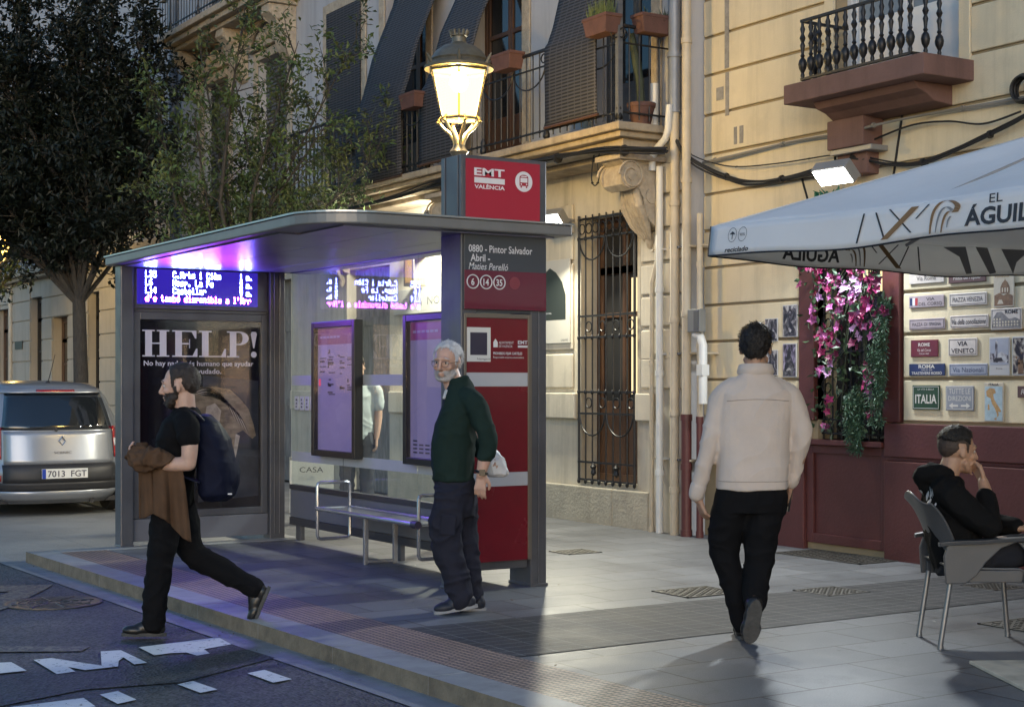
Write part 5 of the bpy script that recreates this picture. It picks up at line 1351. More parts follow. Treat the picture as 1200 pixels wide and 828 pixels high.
soil_m = mat('dry_soil', (0.05,0.035,0.025), 0.95, var=0.4, vscale=20)
grass_leaf = mat('planter_grass', (0.12,0.15,0.04), 0.5, var=0.3, vscale=10)
succ_leaf = mat('planter_succulent', (0.05,0.07,0.035), 0.5, var=0.3, vscale=10)
def planter(c, along, ln, label, plant, h=0.145, w=0.09):
    c = Vector(c); along = Vector(along); side = along.cross(UZ)
    t = thing('flower_box', label, 'flower box', tuple(c), 0, 'terracotta flower boxes on the balcony rail')
    def ring(f, z): return [c+along*(ln/2*f*a)+side*(w*f*b_)+Vector((0,0,z)) for a, b_ in ((-1,-1),(1,-1),(1,1),(-1,1))]
    mb = MB(); R_ = [ring(0.84,0),ring(1.0,h),ring(1.06,h),ring(1.06,h+0.03),ring(0.94,h+0.03),ring(0.94,h-0.02)]
    vs = [p for r in R_ for p in r]; fs = [(3,2,1,0)]
    for i in range(5):
        for j in range(4): fs.append((i*4+j,i*4+(j+1)%4,(i+1)*4+(j+1)%4,(i+1)*4+j))
    fs.append((20,21,22,23)); mb.add(vs, fs); mb.build('box', terra_m, t, bevel=0.006)
    mb = MB()
    for f in (-0.25,0.25): mb.tube(arc(c+along*(ln*f)+Vector((0,0,h)), ln*0.2, PI, 2*PI, 10, along, UZ), 0.006, 5)
    mb.build('hanger', black_m, t)
    rg = random.Random(hash(label) % 1000 if False else len(label)); mb = MB()
    n = 260 if plant == 'grass' else 90
    for i in range(n):
        p = c+along*(rg.uniform(-.42,.42)*ln)+side*(rg.uniform(-.8,.8)*w)+Vector((0,0,h-0.01))
        if plant == 'grass':
            d = (Vector((rg.uniform(-.35,.35),rg.uniform(-.35,.35),1))).normalized(); add_leaf(mb, p, d, rvec(rg), rg.uniform(.10,.24), 0.008, 0)
        elif plant == 'spiky':
            q = c+along*(0.33*ln*(1 if i % 3 else -0.6))+Vector((0,0,h-0.01)) + rvec(rg)*0.03
            d = (rvec(rg)+Vector((0,0,0.8))).normalized(); add_leaf(mb, q, d, rvec(rg), rg.uniform(.06,.15), 0.014, 0)
        else:
            d = (rvec(rg)+Vector((0,0,0.5))).normalized(); add_leaf(mb, p, d, rvec(rg), rg.uniform(.03,.07), 0.02, 0)
    mb.build('plants', grass_leaf if plant == 'grass' else succ_leaf, t)
planter((8.36,11.83,4.70), (0,-1,0), 0.38, 'terracotta flower box filled with tall pale grass on the balcony corner', 'grass')
planter((8.80,11.62,4.72), (1,0,0), 0.37, 'terracotta flower box with spiky shoots on the short end of the balcony', 'spiky')
planter((8.36,13.52,4.66), (0,-1,0), 0.37, 'terracotta flower box with a low dark plant just right of the street lamp', 'low')
planter((8.36,15.57,4.58), (0,-1,0), 0.37, 'sparse terracotta flower box left of the street lamp', 'low')
t = thing('flower_pot', 'round terracotta pot standing inside the balcony end railing', 'flower pot', (8.80,11.80,3.876))
mb = MB(); mb.lathe([(0.085,0),(0.125,0.18),(0.135,0.18),(0.14,0.22),(0.12,0.22),(0.115,0.18),(0,0.18)], (8.80,11.80,3.876), 20); mb.build('pot', terra_m, t)
mb = MB(); mb.tube([(8.80,11.80,4.05),(8.78,11.80,4.3),(8.73,11.79,4.5),(8.68,11.8,4.75)], [0.035,0.04,0.045,0.03], 8); mb.build('stem', mat('cactus_green', (0.03,0.045,0.03), 0.7, var=0.3), t)
mb = MB(); mb.tube([(8.95,11.79,3.876),(8.95,11.79,4.30)], 0.045, 14); tag(mb.build('plastic_tube', pipe_white), 'short white tube standing at the balcony end behind the railing', 'tube')
mb = MB(); mb.box(8.425,8.475,11.655,11.705,3.88,7.0); mb.build('corner_post', grey_shut_m, bal)

cable_m = mat('black_cable', (0.012,0.012,0.013), 0.55)
grey_cable = mat('grey_cable', (0.20,0.19,0.17), 0.6, var=0.15)
def cable(label, pts, strands, r, spread, m, seed=0, name='cable_bundle'):
    rg = random.Random(seed); t = thing(name, label, 'cable', tuple(pts[0]))
    mb = MB(); base = spline(pts, 9)
    for s_ in range(strands):
        off = Vector((rg.uniform(-1,0.2)*spread, 0, rg.uniform(-1,1)*spread)); ph = rg.uniform(0,6)
        mb.tube([p + off*(0.7+0.6*math.sin(i*0.21+ph)) for i, p in enumerate(base)], r*rg.uniform(0.7,1.25), 6)
    for i in range(4, len(base)-2, 14): mb.tube([base[i]-Vector((0.0,0.012,0)), base[i]+Vector((0,0.012,0))], spread*1.1+r, 8)
    mb.build('strands', m, t)
xc = 9.13
cable('thick black cable bundle sagging from the corner pipes to the floodlight above the parasol', [(8.96,11.55,3.86),(9.0,11.34,3.55),(xc,10.94,3.325),(xc,10.53,3.235),(xc,9.92,3.222),(xc,9.50,3.27),(9.08,9.27,3.30)], 7, 0.010, 0.022, cable_m, 1)
cable('black cable bundle rising from the floodlight to the coil beside the small balcony', [(9.06,9.27,3.30),(xc,8.9,3.19),(xc,8.55,3.165),(xc,8.12,3.243),(xc,7.72,3.33),(xc,7.5,3.40)], 6, 0.010, 0.02, cable_m, 2)
cable('grey conduit cables running level across the yellow wall under the balcony bracket', [(9.15,11.30,3.50),(9.15,10.82,3.515),(9.15,10.2,3.53),(9.15,9.71,3.524),(9.10,9.3,3.50),(9.0,9.0,3.50),(9.13,8.555,3.534),(9.15,7.96,3.53),(9.15,7.4,3.524)], 4, 0.008, 0.012, grey_cable, 3)
cable('thin black wire looping below the conduit on the yellow wall', [(8.97,11.4,3.62),(9.1,11.2,3.50),(xc,10.8,3.40),(xc,10.2,3.36),(xc,9.6,3.35),(9.1,9.3,3.32)], 1, 0.008, 0.0, cable_m, 4)
cable('thin black wire running up to the cable coil', [(9.1,9.2,3.38),(xc,8.7,3.47),(xc,8.3,3.45),(xc,7.95,3.38),(xc,7.6,3.42)], 1, 0.007, 0.0, cable_m, 5)
cable('tangled black cables slung beneath the long balcony', [(8.50,19.0,3.60),(8.50,16.3,3.64),(8.48,15.07,3.69),(8.47,13.3,3.67),(8.46,12.4,3.66),(8.50,11.75,3.62),(8.85,11.45,3.60)], 9, 0.010, 0.04, cable_m, 6)
cable('black cable loop dangling beside the carved corbel', [(8.62,12.33,3.66),(8.62,12.37,3.50),(8.62,12.36,3.39),(8.62,12.30,3.36),(8.62,12.25,3.42),(8.62,12.27,3.6),(8.62,12.2,3.7)], 1, 0.009, 0.0, cable_m, 7, 'cable_loop')
mb = MB()
for k in range(7):
    r = 0.09+0.006*(k%3); mb.tube([(9.08+0.012*k, 7.56+math.cos(a)*r, 3.58+math.sin(a)*r) for a in [i*PI/12 for i in range(24)]], 0.011, 6, closed=True)
tag(mb.build('cable_coil', cable_m), 'black coil of spare cable on the yellow wall above the parasol', 'cable')
mb = MB(); mb.box(9.0,9.19,8.98,9.45,3.315,3.36); tag(mb.build('junction_box', case_m, bevel=0.006), 'flat pale junction box where the cables meet above the floodlight', 'box')
t = thing('ivy_spray', 'green leaf spray glowing in the floodlight above the parasol', 'artificial leaves', (9.15,9.62,3.02))
mb = MB(); rg = random.Random(3)
for i in range(34): add_leaf(mb, Vector((9.13,9.62+rg.uniform(-.14,.14),2.95+rg.uniform(-.06,.10))), (rvec(rg)+Vector((-0.4,0,0.6))).normalized(), rvec(rg), rg.uniform(.06,.12), 0.05, 0)
mb.build('leaves', mat('lit_leaf_green', (0.03,0.20,0.11), 0.4, var=0.3), t)
mb = MB(); mb.tube([(9.16,9.5,2.98),(9.15,9.76,2.96)], 0.008, 5); mb.build('stem', succ_leaf, t)

# ================================================================== plaques and photographs on the yellow wall
XW = XA - 0.026
def enamel(name, col, wear=(0.12,0.09,0.07), amt=0.4):
    return mat(name, col, 0.4, var=0.10, vscale=14, dirt=amt, bump=0.05, bscale=40)
en = dict(white=enamel('enamel_white',(0.52,0.47,0.43)), brown=enamel('enamel_brown',(0.10,0.055,0.05)), greyv=enamel('enamel_grey_violet',(0.33,0.28,0.29)), maroon=enamel('enamel_maroon',(0.12,0.02,0.025)),
          navy=enamel('enamel_navy',(0.02,0.035,0.09)), blue=enamel('enamel_pale_blue',(0.30,0.32,0.38)), green=enamel('enamel_green',(0.02,0.055,0.025)), slate=enamel('enamel_slate',(0.24,0.25,0.28),amt=0.8), sepia=enamel('enamel_sepia',(0.48,0.42,0.33)), photo=mat('photo_paper',(0.42,0.41,0.41),0.35))
pr_dark, pr_light = mat('print_dark',(0.025,0.022,0.022),0.4), mat('print_pale',(0.58,0.55,0.5),0.4)
pr_sepia, pr_gold, pr_red, pr_sea, pr_grey = mat('print_sepia',(0.16,0.09,0.05),0.5,var=0.4,vscale=30), mat('print_gold',(0.40,0.24,0.10),0.5,var=0.3,vscale=40), mat('print_flag_red',(0.35,0.04,0.05),0.5), mat('print_sea',(0.33,0.42,0.47),0.5,var=0.2,vscale=20), mat('print_grey',(0.16,0.155,0.16),0.5,var=0.5,vscale=25)
def photo_print(name, seed, tint):
    m = bpy.data.materials.new(name); m.use_nodes = True; nt = m.node_tree; N = nt.nodes; L = nt.links; b = N['Principled BSDF']; b.inputs['Roughness'].default_value = 0.35
    tc = N.new('ShaderNodeTexCoord'); mp = N.new('ShaderNodeMapping'); mp.inputs['Location'].default_value = (seed*3.1, seed*1.7, seed*0.9); mp.inputs['Scale'].default_value = (1,1.3,1)
    L.new(tc.outputs['Object'], mp.inputs['Vector'])
    n = N.new('ShaderNodeTexNoise'); n.inputs['Scale'].default_value = 13; n.inputs['Detail'].default_value = 5; n.inputs['Distortion'].default_value = 0.8; L.new(mp.outputs['Vector'], n.inputs['Vector'])
    cr = N.new('ShaderNodeValToRGB'); e = cr.color_ramp.elements; e[0].position = 0.42; e[0].color = (0.015,0.014,0.016,1); e[1].position = 0.66; e[1].color = (*tint,1)
    k = cr.color_ramp.elements.new(0.50); k.color = (tint[0]*0.22,tint[1]*0.2,tint[2]*0.22,1); k2 = cr.color_ramp.elements.new(0.56); k2.color = (tint[0]*0.6,tint[1]*0.58,tint[2]*0.6,1)
    L.new(n.outputs['Fac'], cr.inputs['Fac']); L.new(cr.outputs['Color'], b.inputs['Base Color']); return m
def plaque(ya, yb, za, zb, base, ink_m, lines, label, border=True, cat='wall plaque', extra=None, mats=None):
    """ya is the left edge (larger y), yb the right edge."""
    t = thing('wall_plaque', label, cat, (XW,(ya+yb)/2,za))
    mb = MB(); mb.box(XW-0.012, XW-0.002, yb, ya, za, zb); mb.build('plate', base, t, bevel=0.004)
    xf = XW-0.0128; mb = MB(); W, Hh = ya-yb, zb-za
    if border:
        d, th = 0.010, 0.004
        for a, b_, c, e in ((ya-d,yb+d,za+d,za+d+th),(ya-d,yb+d,zb-d-th,zb-d),(ya-d,ya-d-th,za+d,zb-d),(yb+d+th,yb+d,za+d,zb-d)):
            mb.quad((xf,a,c),(xf,b_,c),(xf,b_,e),(xf,a,e))
    for s, fy, fz, fh, fw, bold, shear in lines:
        mb.text(s, (xf-0.0004, ya-W*fy, za+Hh*fz), UY, UZ, Hh*fh, width=W*fw, align='C', bold=bold, shear=shear)
    if mb.v: mb.build('lettering', ink_m, t)
    if extra:
        mb = MB(); extra(mb, lambda fy, fz, k=0: (xf-0.0006-0.0003*k, ya-W*fy, za+Hh*fz)); mb.build('picture', mats, t)
    return t
def polyf(mb, P, pts, m=0, k=0): mb.add([P(a,b_,k) for a, b_ in pts], [tuple(range(len(pts)))], m)
plaque(8.747,8.383,2.215,2.302,en['white'],pr_dark,[('Via Roma',0.5,0.28,0.42,0.55,0.0,0)],'worn white street plaque reading Via Roma',False)
plaque(8.339,7.970,2.199,2.284,en['brown'],pr_light,[('Piazza del Popolo',0.5,0.3,0.36,0.72,0.0,0.15)],'dark brown street plaque reading Piazza del Popolo',False)
def dome(mb, P):
    polyf(mb,P,[(0.05,0.05),(0.95,0.05),(0.95,0.33),(0.7,0.40),(0.5,0.34),(0.3,0.42),(0.05,0.35)],0)
    polyf(mb,P,[(0.35,0.40),(0.8,0.40),(0.8,0.58),(0.72,0.70),(0.6,0.78),(0.58,0.84),(0.56,0.78),(0.44,0.70),(0.35,0.58)],0,1); polyf(mb,P,[(0.42,0.43),(0.48,0.43),(0.48,0.56),(0.42,0.56)],1,2); polyf(mb,P,[(0.55,0.43),(0.61,0.43),(0.61,0.56),(0.55,0.56)],1,2); polyf(mb,P,[(0.67,0.43),(0.73,0.43),(0.73,0.56),(0.67,0.56)],1,2)
    polyf(mb,P,[(0.2,0.10),(0.5,0.10),(0.42,0.22),(0.28,0.22)],1,1)
plaque(7.897,7.706,1.994,2.224+0.03,en['sepia'],pr_gold,[('Venezia',0.42,0.86,0.09,0.7,0.0,0.3)],'sepia picture plaque of a domed church at the top right of the plaques',False,extra=dome,mats=[pr_sepia,en['sepia']])
def flag(mb, P):
    for i, k in enumerate((0,1,2)): polyf(mb,P,[(0.03+0.075*i,0.2),(0.105+0.075*i,0.2),(0.105+0.075*i,0.82),(0.03+0.075*i,0.82)],k)
plaque(8.747,8.383,2.026,2.121,en['greyv'],pr_dark,[('VIA',0.62,0.56,0.26,0.24,0.0,0),('DEL CORSO',0.62,0.16,0.28,0.66,0.0,0)],'grey plaque reading Via del Corso with a small striped flag',False,extra=flag,mats=[en['navy'],print_white,pr_red])
plaque(8.331,7.962,2.022,2.12,en['white'],pr_dark,[('PIAZZA VENEZIA',0.5,0.32,0.36,0.8,0.0,0)],'white bordered plaque reading Piazza Venezia')
plaque(8.747,8.374,1.851,1.939,en['greyv'],pr_dark,[('PIAZZA  DI  SPAGNA',0.5,0.34,0.3,0.8,0.0,0)],'pale grey bordered plaque reading Piazza di Spagna')
plaque(8.322,7.946,1.851,1.949,en['white'],pr_dark,[('Via della conciliazione',0.5,0.3,0.42,0.88,0.01,0.25)],'white bordered plaque in dark script reading Via della conciliazione')
def arena(mb, P):
    polyf(mb,P,[(0.05,0.12),(0.95,0.12),(0.95,0.45),(0.8,0.55),(0.6,0.5),(0.35,0.85),(0.2,0.82),(0.08,0.55)],0)
    for r_ in range(3):
        for c_ in range(9):
            a = 0.09+c_*0.095; z = 0.17+r_*0.14
            if r_ < 2 or c_ < 3: polyf(mb,P,[(a,z),(a+0.05,z),(a+0.05,z+0.08),(a+0.025,z+0.1),(a,z+0.08)],1,1)
plaque(7.922,7.636,1.827,1.987,en['white'],pr_dark,[('ROME',0.68,0.74,0.17,0.42,0.03,0)],'white tin plaque of an arena headed ROME',True,extra=arena,mats=[pr_grey,en['sepia']])
plaque(8.729,8.444,1.636,1.771,en['maroon'],pr_light,[('ROME',0.5,0.62,0.2,0.42,0.02,0),('Via del Corso',0.5,0.32,0.17,0.5,0.0,0.25),('ITALIA 1960',0.5,0.14,0.09,0.35,0.0,0)],'dark maroon plaque reading ROME, above the navy one',False)
plaque(8.339,8.053,1.637,1.774,en['white'],pr_dark,[('VIA',0.5,0.57,0.26,0.36,0.02,0),('VENETO',0.5,0.17,0.26,0.78,0.02,0)],'white bordered plaque reading Via Veneto')
def street(mb, P):
    polyf(mb,P,[(0.06,0.28),(0.94,0.28),(0.94,0.96),(0.06,0.96)],0); polyf(mb,P,[(0.06,0.35),(0.94,0.33),(0.94,0.52),(0.6,0.62),(0.4,0.55),(0.06,0.6)],1,1)
    polyf(mb,P,[(0.30,0.55),(0.42,0.55),(0.42,0.88),(0.36,0.93),(0.30,0.88)],1,2); polyf(mb,P,[(0.2,0.36),(0.7,0.38),(0.62,0.47),(0.3,0.46)],2,2)
plaque(7.938,7.745,1.484,1.772,en['photo'],pr_dark,[('Roma',0.5,0.17,0.04,0.3,0.0,0)],'grey calendar photograph of a square with a tower',False,'photograph',street,[en['blue'],photo_print('photo_street',31,(0.45,0.45,0.46)),pr_dark])
def garden(mb, P):
    polyf(mb,P,[(0.05,0.04),(0.95,0.04),(0.95,0.96),(0.05,0.96)],0); rg = random.Random(8)
    for i in range(30):
        a, b_ = rg.uniform(.08,.85), rg.uniform(.3,.9); s_ = rg.uniform(.03,.08); polyf(mb,P,[(a,b_),(a+s_,b_-s_*.4),(a+s_*1.1,b_+s_*.5),(a+.2*s_,b_+s_*.6)],1+i%2,1)
    polyf(mb,P,[(0.3,0.06),(0.55,0.06),(0.55,0.4),(0.3,0.4)],2,1)
plaque(7.722,7.535,1.483,1.773,en['photo'],pr_dark,[],'photograph of a leafy wall, right of the grey calendar photograph',False,'photograph',garden,[photo_print('photo_garden',44,(0.5,0.46,0.38)),pr_dark,pr_sepia])
plaque(8.747,8.374,1.487,1.582,en['navy'],pr_light,[('ROMA',0.5,0.62,0.3,0.45,0.02,0),('VICO DI',0.5,0.42,0.13,0.3,0.0,0),('TRASTEVERE ROSSO',0.5,0.1,0.24,0.84,0.01,0)],'navy blue plaque reading ROMA',False)
plaque(8.331,7.954,1.485,1.577,en['blue'],mat('print_navy',(0.03,0.045,0.10),0.4),[('Via Nazionali',0.5,0.3,0.42,0.8,0.0,0)],'pale blue plaque reading Via Nazionali')
plaque(8.711,8.426,1.218,1.413,en['green'],pr_light,[('LA VITA E BELLA',0.5,0.80,0.07,0.6,0.0,0),('ITALIA',0.5,0.27,0.36,0.78,0.02,0)],'square dark green plaque reading ITALIA')
def arrows(mb, P):
    polyf(mb,P,[(0.12,0.2),(0.26,0.32),(0.26,0.24),(0.45,0.24),(0.45,0.16),(0.26,0.16),(0.26,0.08)]); polyf(mb,P,[(0.88,0.2),(0.74,0.08),(0.74,0.16),(0.55,0.16),(0.55,0.24),(0.74,0.24),(0.74,0.32)])
plaque(8.365,8.086,1.216,1.407,en['slate'],pr_light,[('TUTTE LE',0.5,0.68,0.22,0.76,0.0,0),('DIREZIONI',0.5,0.40,0.2,0.8,0.0,0)],'square weathered slate plaque with two white arrows',True,extra=arrows,mats=[pr_light])
def boot(mb, P):
    polyf(mb,P,[(0.06,0.03),(0.94,0.03),(0.94,0.90),(0.06,0.90)],0)
    polyf(mb,P,[(0.14,0.66),(0.12,0.78),(0.3,0.86),(0.55,0.84),(0.62,0.74),(0.48,0.70),(0.52,0.58),(0.66,0.46),(0.82,0.34),(0.9,0.26),(0.8,0.25),(0.74,0.27),(0.76,0.17),(0.68,0.11),(0.66,0.22),(0.56,0.34),(0.42,0.46),(0.34,0.6),(0.24,0.62)],1,1)
    polyf(mb,P,[(0.5,0.08),(0.66,0.12),(0.64,0.04)],1,1); polyf(mb,P,[(0.2,0.3),(0.3,0.3),(0.28,0.45),(0.2,0.44)],1,1)
plaque(7.987,7.801,1.137,1.433,en['sepia'],pr_dark,[('ITALIA',0.5,0.92,0.06,0.5,0.02,0)],'tall plaque with an orange map of Italy',False,extra=boot,mats=[pr_sea,pr_gold])
plaque(7.675,7.452,1.32,1.407,en['brown'],pr_light,[('Roma',0.5,0.3,0.45,0.7,0.0,0.2)],'small dark brown plaque at the photo edge, right of the map plaque',False)
def portrait(seed, tone):
    def f(mb, P):
        polyf(mb,P,[(0.05,0.035),(0.95,0.035),(0.95,0.965),(0.05,0.965)],0)
        rg = random.Random(seed); j = lambda a: a+rg.uniform(-.04,.04)
        polyf(mb,P,[(0.10,0.04),(j(.75),0.04),(j(.84),.22),(j(.72),.40),(j(.60),.47),(j(.62),.58),(j(.70),.70),(j(.62),.84),(j(.46),.87),(j(.36),.78),(j(.34),.62),(j(.28),.50),(j(.16),.34)],1,1)
        polyf(mb,P,[(j(.46),.60),(j(.56),.60),(.61,j(.70)),(.55,.79),(.46,.78)],2,2)
        polyf(mb,P,[(j(.30),.20),(j(.52),.15),(j(.62),.22),(j(.44),.30)],2,2)
    return f
for (ya,yb,za,zb), lab, sd, back in (((10.472,10.302,1.80,2.005),'dark black and white photograph behind the walking man\'s head, upper',1,en['photo']),((10.236,10.049,1.831,2.116),'black and white photograph of a person at a table, upper of the right pair',2,en['photo']),
                                ((10.236,10.06,1.48,1.779),'violet toned photograph of a seated figure, lower of the right pair',3,mat('violet_photo',(0.32,0.29,0.38),0.4,var=0.1)),((10.461,10.302,1.496,1.724),'black and white photograph of a bowed figure behind the walking man\'s head, lower',4,en['photo'])):
    plaque(ya,yb,za,zb,en['photo'],pr_dark,[],lab,False,'photograph',portrait(sd,0),[photo_print('photo_tones_%d' % sd, sd, (0.50,0.49,0.48) if sd != 3 else (0.36,0.32,0.44)), photo_print('photo_figure_%d' % sd, sd+9, (0.16,0.155,0.16)), photo_print('photo_light_%d' % sd, sd+5, (0.5,0.48,0.46))])

# notices on the cream wall
t = thing('wall_notice', 'tall pale notice with a dark pointed arch beside the barred window', 'notice', (XB-0.03,13.72,1.85))
mb = MB(); mb.box(XB-0.045, XB-0.031, 13.325, 14.10, 1.853, 2.735); mb.build('board', mat('notice_white',(0.52,0.50,0.45),0.5,var=0.04), t, bevel=0.003)
mb = MB(); xn = XB-0.0458
ap = [(13.40,2.10),(14.0,2.10),(14.0,2.36),(13.93,2.50),(13.82,2.60),(13.70,2.655),(13.58,2.60),(13.47,2.50),(13.40,2.36)]
mb.add([(xn,y,z) for y, z in ap], [tuple(range(len(ap)))]); mb.build('printed_arch', mat('arch_green_black',(0.03,0.038,0.036),0.5), t)
mb = MB()
for i, s in enumerate(('Tu casa','Tu hogar','La vida que creas.')): mb.text(s, (xn-0.001,13.92,2.265-i*0.05), UY, UZ, 0.026)
mb.build('lettering', print_white, t)
mb = MB(); mb.text('CASA NÓ', (xn,13.36,1.875), UY, UZ, 0.022, align='R'); mb.build('shop_name', pr_dark, t)
for z in (2.08,2.48):
    pass
t = thing('shop_sign', 'white shop sign with thin grey letters on the wall behind the shelter glass', 'sign', (XB-0.03,16.8,2.3))
mb = MB(); mb.box(XB-0.05, XB-0.012, 15.6, 17.30, 2.29, 2.60); mb.build('board', mat('notice_white'  ,(0.52,0.50,0.45)), t, bevel=0.004)
mb = MB(); mb.text('CASA  NÓ', (XB-0.0515,17.05,2.39), UY, UZ, 0.10, width=0.95); mb.build('lettering', pr_grey, t)
t = thing('wall_lantern', 'small bronze framed wall lantern above the shop sign behind the glass', 'lantern', (XB-0.1,16.62,2.40))
mb = MB(); mb.box(XB-0.19,XB-0.18,16.50,16.76,2.62,3.0); mb.box(XB-0.178,XB-0.02,16.50,16.76,2.985,3.0); mb.box(XB-0.178,XB-0.02,16.50,16.76,2.62,2.635); mb.build('case', bronze, t)
mb = MB(); mb.quad((XB-0.192,16.72,2.66),(XB-0.192,16.54,2.66),(XB-0.192,16.54,2.96),(XB-0.192,16.72,2.96)); mb.build('panel', pr_gold, t)
t = thing('pavement_board', 'low white board lettered CASA standing on the pavement behind the shelter', 'sign board', (7.1,15.6,0), -0.5)
mb = MB(); mb.obox((0,0,0.29), (0.24,0.012,0.29), Matrix.Rotation(-0.12,3,'X')); mb.build('board', MATS['notice_white'], t, world=False)
mb = MB(); mb.text('CASA', (-0.13,-0.052,0.45), (1,0,0), (0,0.12,1), 0.06, width=0.26); mb.build('lettering', pr_dark, t, world=False)
mb = MB(); mb.tube([(0.18,0.03,0.5),(0.18,0.2,0)],0.01,6); mb.tube([(-0.18,0.03,0.5),(-0.18,0.2,0)],0.01,6); mb.build('stay', steel, t, world=False)

# ================================================================== flowers in the restaurant window
petal = [mat('petal_magenta',(0.30,0.02,0.11),0.45,var=0.3,vscale=30), mat('petal_pink',(0.52,0.14,0.38),0.45,var=0.25,vscale=30), mat('petal_lilac',(0.55,0.32,0.55),0.45,var=0.2,vscale=30), mat('petal_wine',(0.13,0.012,0.05),0.5,var=0.3,vscale=30)]
gl = [mat('window_leaf',(0.035,0.07,0.03),0.45,var=0.4,vscale=20), mat('window_leaf_grey',(0.07,0.12,0.075),0.5,var=0.3,vscale=20)]
t = thing('hanging_flowers', 'spray of pink and magenta artificial flowers over the maroon window', 'flowers', (9.15,9.4,1.0))
fb, lb, sb = MB(), MB(), MB(); rg = random.Random(31)
def blossom(c, d, r, mi):
    d = d.normalized(); u, v = frame_of(d)
    for k in range(5):
        a = 2*PI*k/5+rg.uniform(-.2,.2); dirp = (u*math.cos(a)+v*math.sin(a))*0.9 + d*0.35
        add_leaf(fb, c, dirp.normalized(), d, r*rg.uniform(.8,1.15), r*0.72, mi)
clusters = [(9.79,2.37,.10,9,3),(9.62,2.40,.12,12,0),(9.66,2.17,.10,12,2),(9.80,2.02,.08,9,1),(9.50,2.42,.10,8,3),(9.30,2.20,.15,26,2),(9.16,2.26,.12,14,0),(9.34,2.05,.14,20,1),(9.10,2.12,.14,18,0),(9.02,2.22,.12,14,3),(9.20,1.98,.13,18,0),(9.44,1.98,.12,16,0),(9.64,1.80,.13,18,0),(9.54,1.86,.1,12,1),(9.25,1.84,.12,14,2),(9.08,1.90,.12,14,0),(9.34,1.72,.10,8,3),(9.55,1.55,.09,12,2),(9.50,1.60,.06,5,1),(9.10,1.50,.11,14,0),(9.12,1.40,.08,6,2),(9.30,2.42,.14,16,0),(9.05,2.40,.12,12,0),(8.98,2.05,.1,10,3),(9.58,1.22,.06,5,0),(9.62,1.04,.06,5,3),(9.05,1.14,.07,6,3),(9.42,2.28,.1,10,1),(9.7,2.28,.08,6,0)]
for y, z, r, n, mi in clusters:
    c0 = Vector((9.08+rg.uniform(-.05,.05),y,z))
    for k in range(max(3,int(n*0.62))):
        p = c0 + Vector((rg.uniform(-.6,.6)*r*0.6, rg.gauss(0,.5)*r, rg.gauss(0,.5)*r))
        blossom(p, Vector((-1,rg.uniform(-.7,.7),rg.uniform(-.5,.6))), rg.uniform(.034,.056), mi if rg.random() < .75 else rg.choice((0,1,3)))
    for k in range(n//2+2):
        add_leaf(lb, c0+rvec(rg)*r, rvec(rg), rvec(rg), rg.uniform(.05,.09), 0.035, rg.choice((0,0,1)))
    sb.tube([c0+Vector((0.03,0,0)), Vector((9.2,y*0.6+9.4*0.4,z+0.15)), Vector((9.24,9.4,2.5))], 0.005, 5)
for k in range(150):
    y, z = rg.uniform(9.1,9.8), rg.uniform(1.02,1.72); add_leaf(lb, Vector((9.14+rg.uniform(-.04,.06),y,z)), (rvec(rg)+Vector((0,0,-.5))).normalized(), rvec(rg), rg.uniform(.04,.09), 0.04, rg.choice((0,0,1)))
fb.build('blossoms', petal, t); lb.build('leaves', gl, t); sb.build('stems', succ_leaf, t)
fern = [mat('fern_green',(0.045,0.10,0.055),0.5,var=0.35,vscale=20), mat('fern_deep',(0.025,0.06,0.035),0.5,var=0.3,vscale=20)]
def hanging_fern(label, y, ztop, zbot, w, n, seed):
    t = thing('hanging_greenery', label, 'artificial greenery', (9.1,y,zbot)); rg = random.Random(seed); mb, st = MB(), MB()
    for s_ in range(9):
        yy, xx = y+rg.uniform(-.5,.5)*w, 9.10+rg.uniform(-.05,.05); zb = zbot + rg.random()*0.35*(ztop-zbot)*(s_ > 2)
        pts = spline([(9.16,y+rg.uniform(-.3,.3)*w,ztop),(xx,yy,(ztop*2+zb)/3),(xx-0.01,yy+rg.uniform(-.03,.03),(ztop+2*zb)/3),(xx,yy+rg.uniform(-.04,.04),zb)], 10)
        st.tube(pts, 0.003, 4)
        for k in range(n):
            p = pts[rg.randrange(2,len(pts))]; d = (rvec(rg)*0.9+Vector((-0.2,0,-0.7))).normalized()
            q = p + d*rg.uniform(.02,.06); add_leaf(mb, p+rvec(rg)*0.02, d, rvec(rg), rg.uniform(.035,.06), 0.011, 0 if rg.random()<.6 else 1)
    mb.build('fronds', fern, t); st.build('stems', succ_leaf, t)
hanging_fern('long dark green artificial fern hanging down the window side nearest the plaques', 8.97, 2.12, 1.10, 0.17, 330, 41)
hanging_fern('shorter green artificial fern trailing over the middle of the window sill', 9.27, 1.42, 0.87, 0.13, 230, 43)

# ================================================================== parasol, chair
canvas = mat('parasol_canvas', (0.86,0.86,0.87), 0.75, var=0.04, vscale=2.2, bump=0.2, bscale=11)
_n = canvas.node_tree; _t = _n.nodes.new('ShaderNodeBsdfTranslucent'); _t.inputs['Color'].default_value = (0.75,0.74,0.70,1)
_x = _n.nodes.new('ShaderNodeMixShader'); _x.inputs['Fac'].default_value = 0.3
_n.links.new(_n.nodes['Principled BSDF'].outputs['BSDF'], _x.inputs[1]); _n.links.new(_t.outputs['BSDF'], _x.inputs[2]); _n.links.new(_x.outputs['Shader'], _n.nodes['Material Output'].inputs['Surface'])
pole_m = mat('parasol_pole', (0.35,0.35,0.36), 0.4, metal=0.5)
C0 = Vector((6.98,5.20,0)); HX = 1.5; ZE, ZP, ZV = 2.30, 2.86, 2.135
PS = thing('parasol', 'large white square canvas parasol with printed valance over the terrace', 'parasol', (C0.x,C0.y,0))
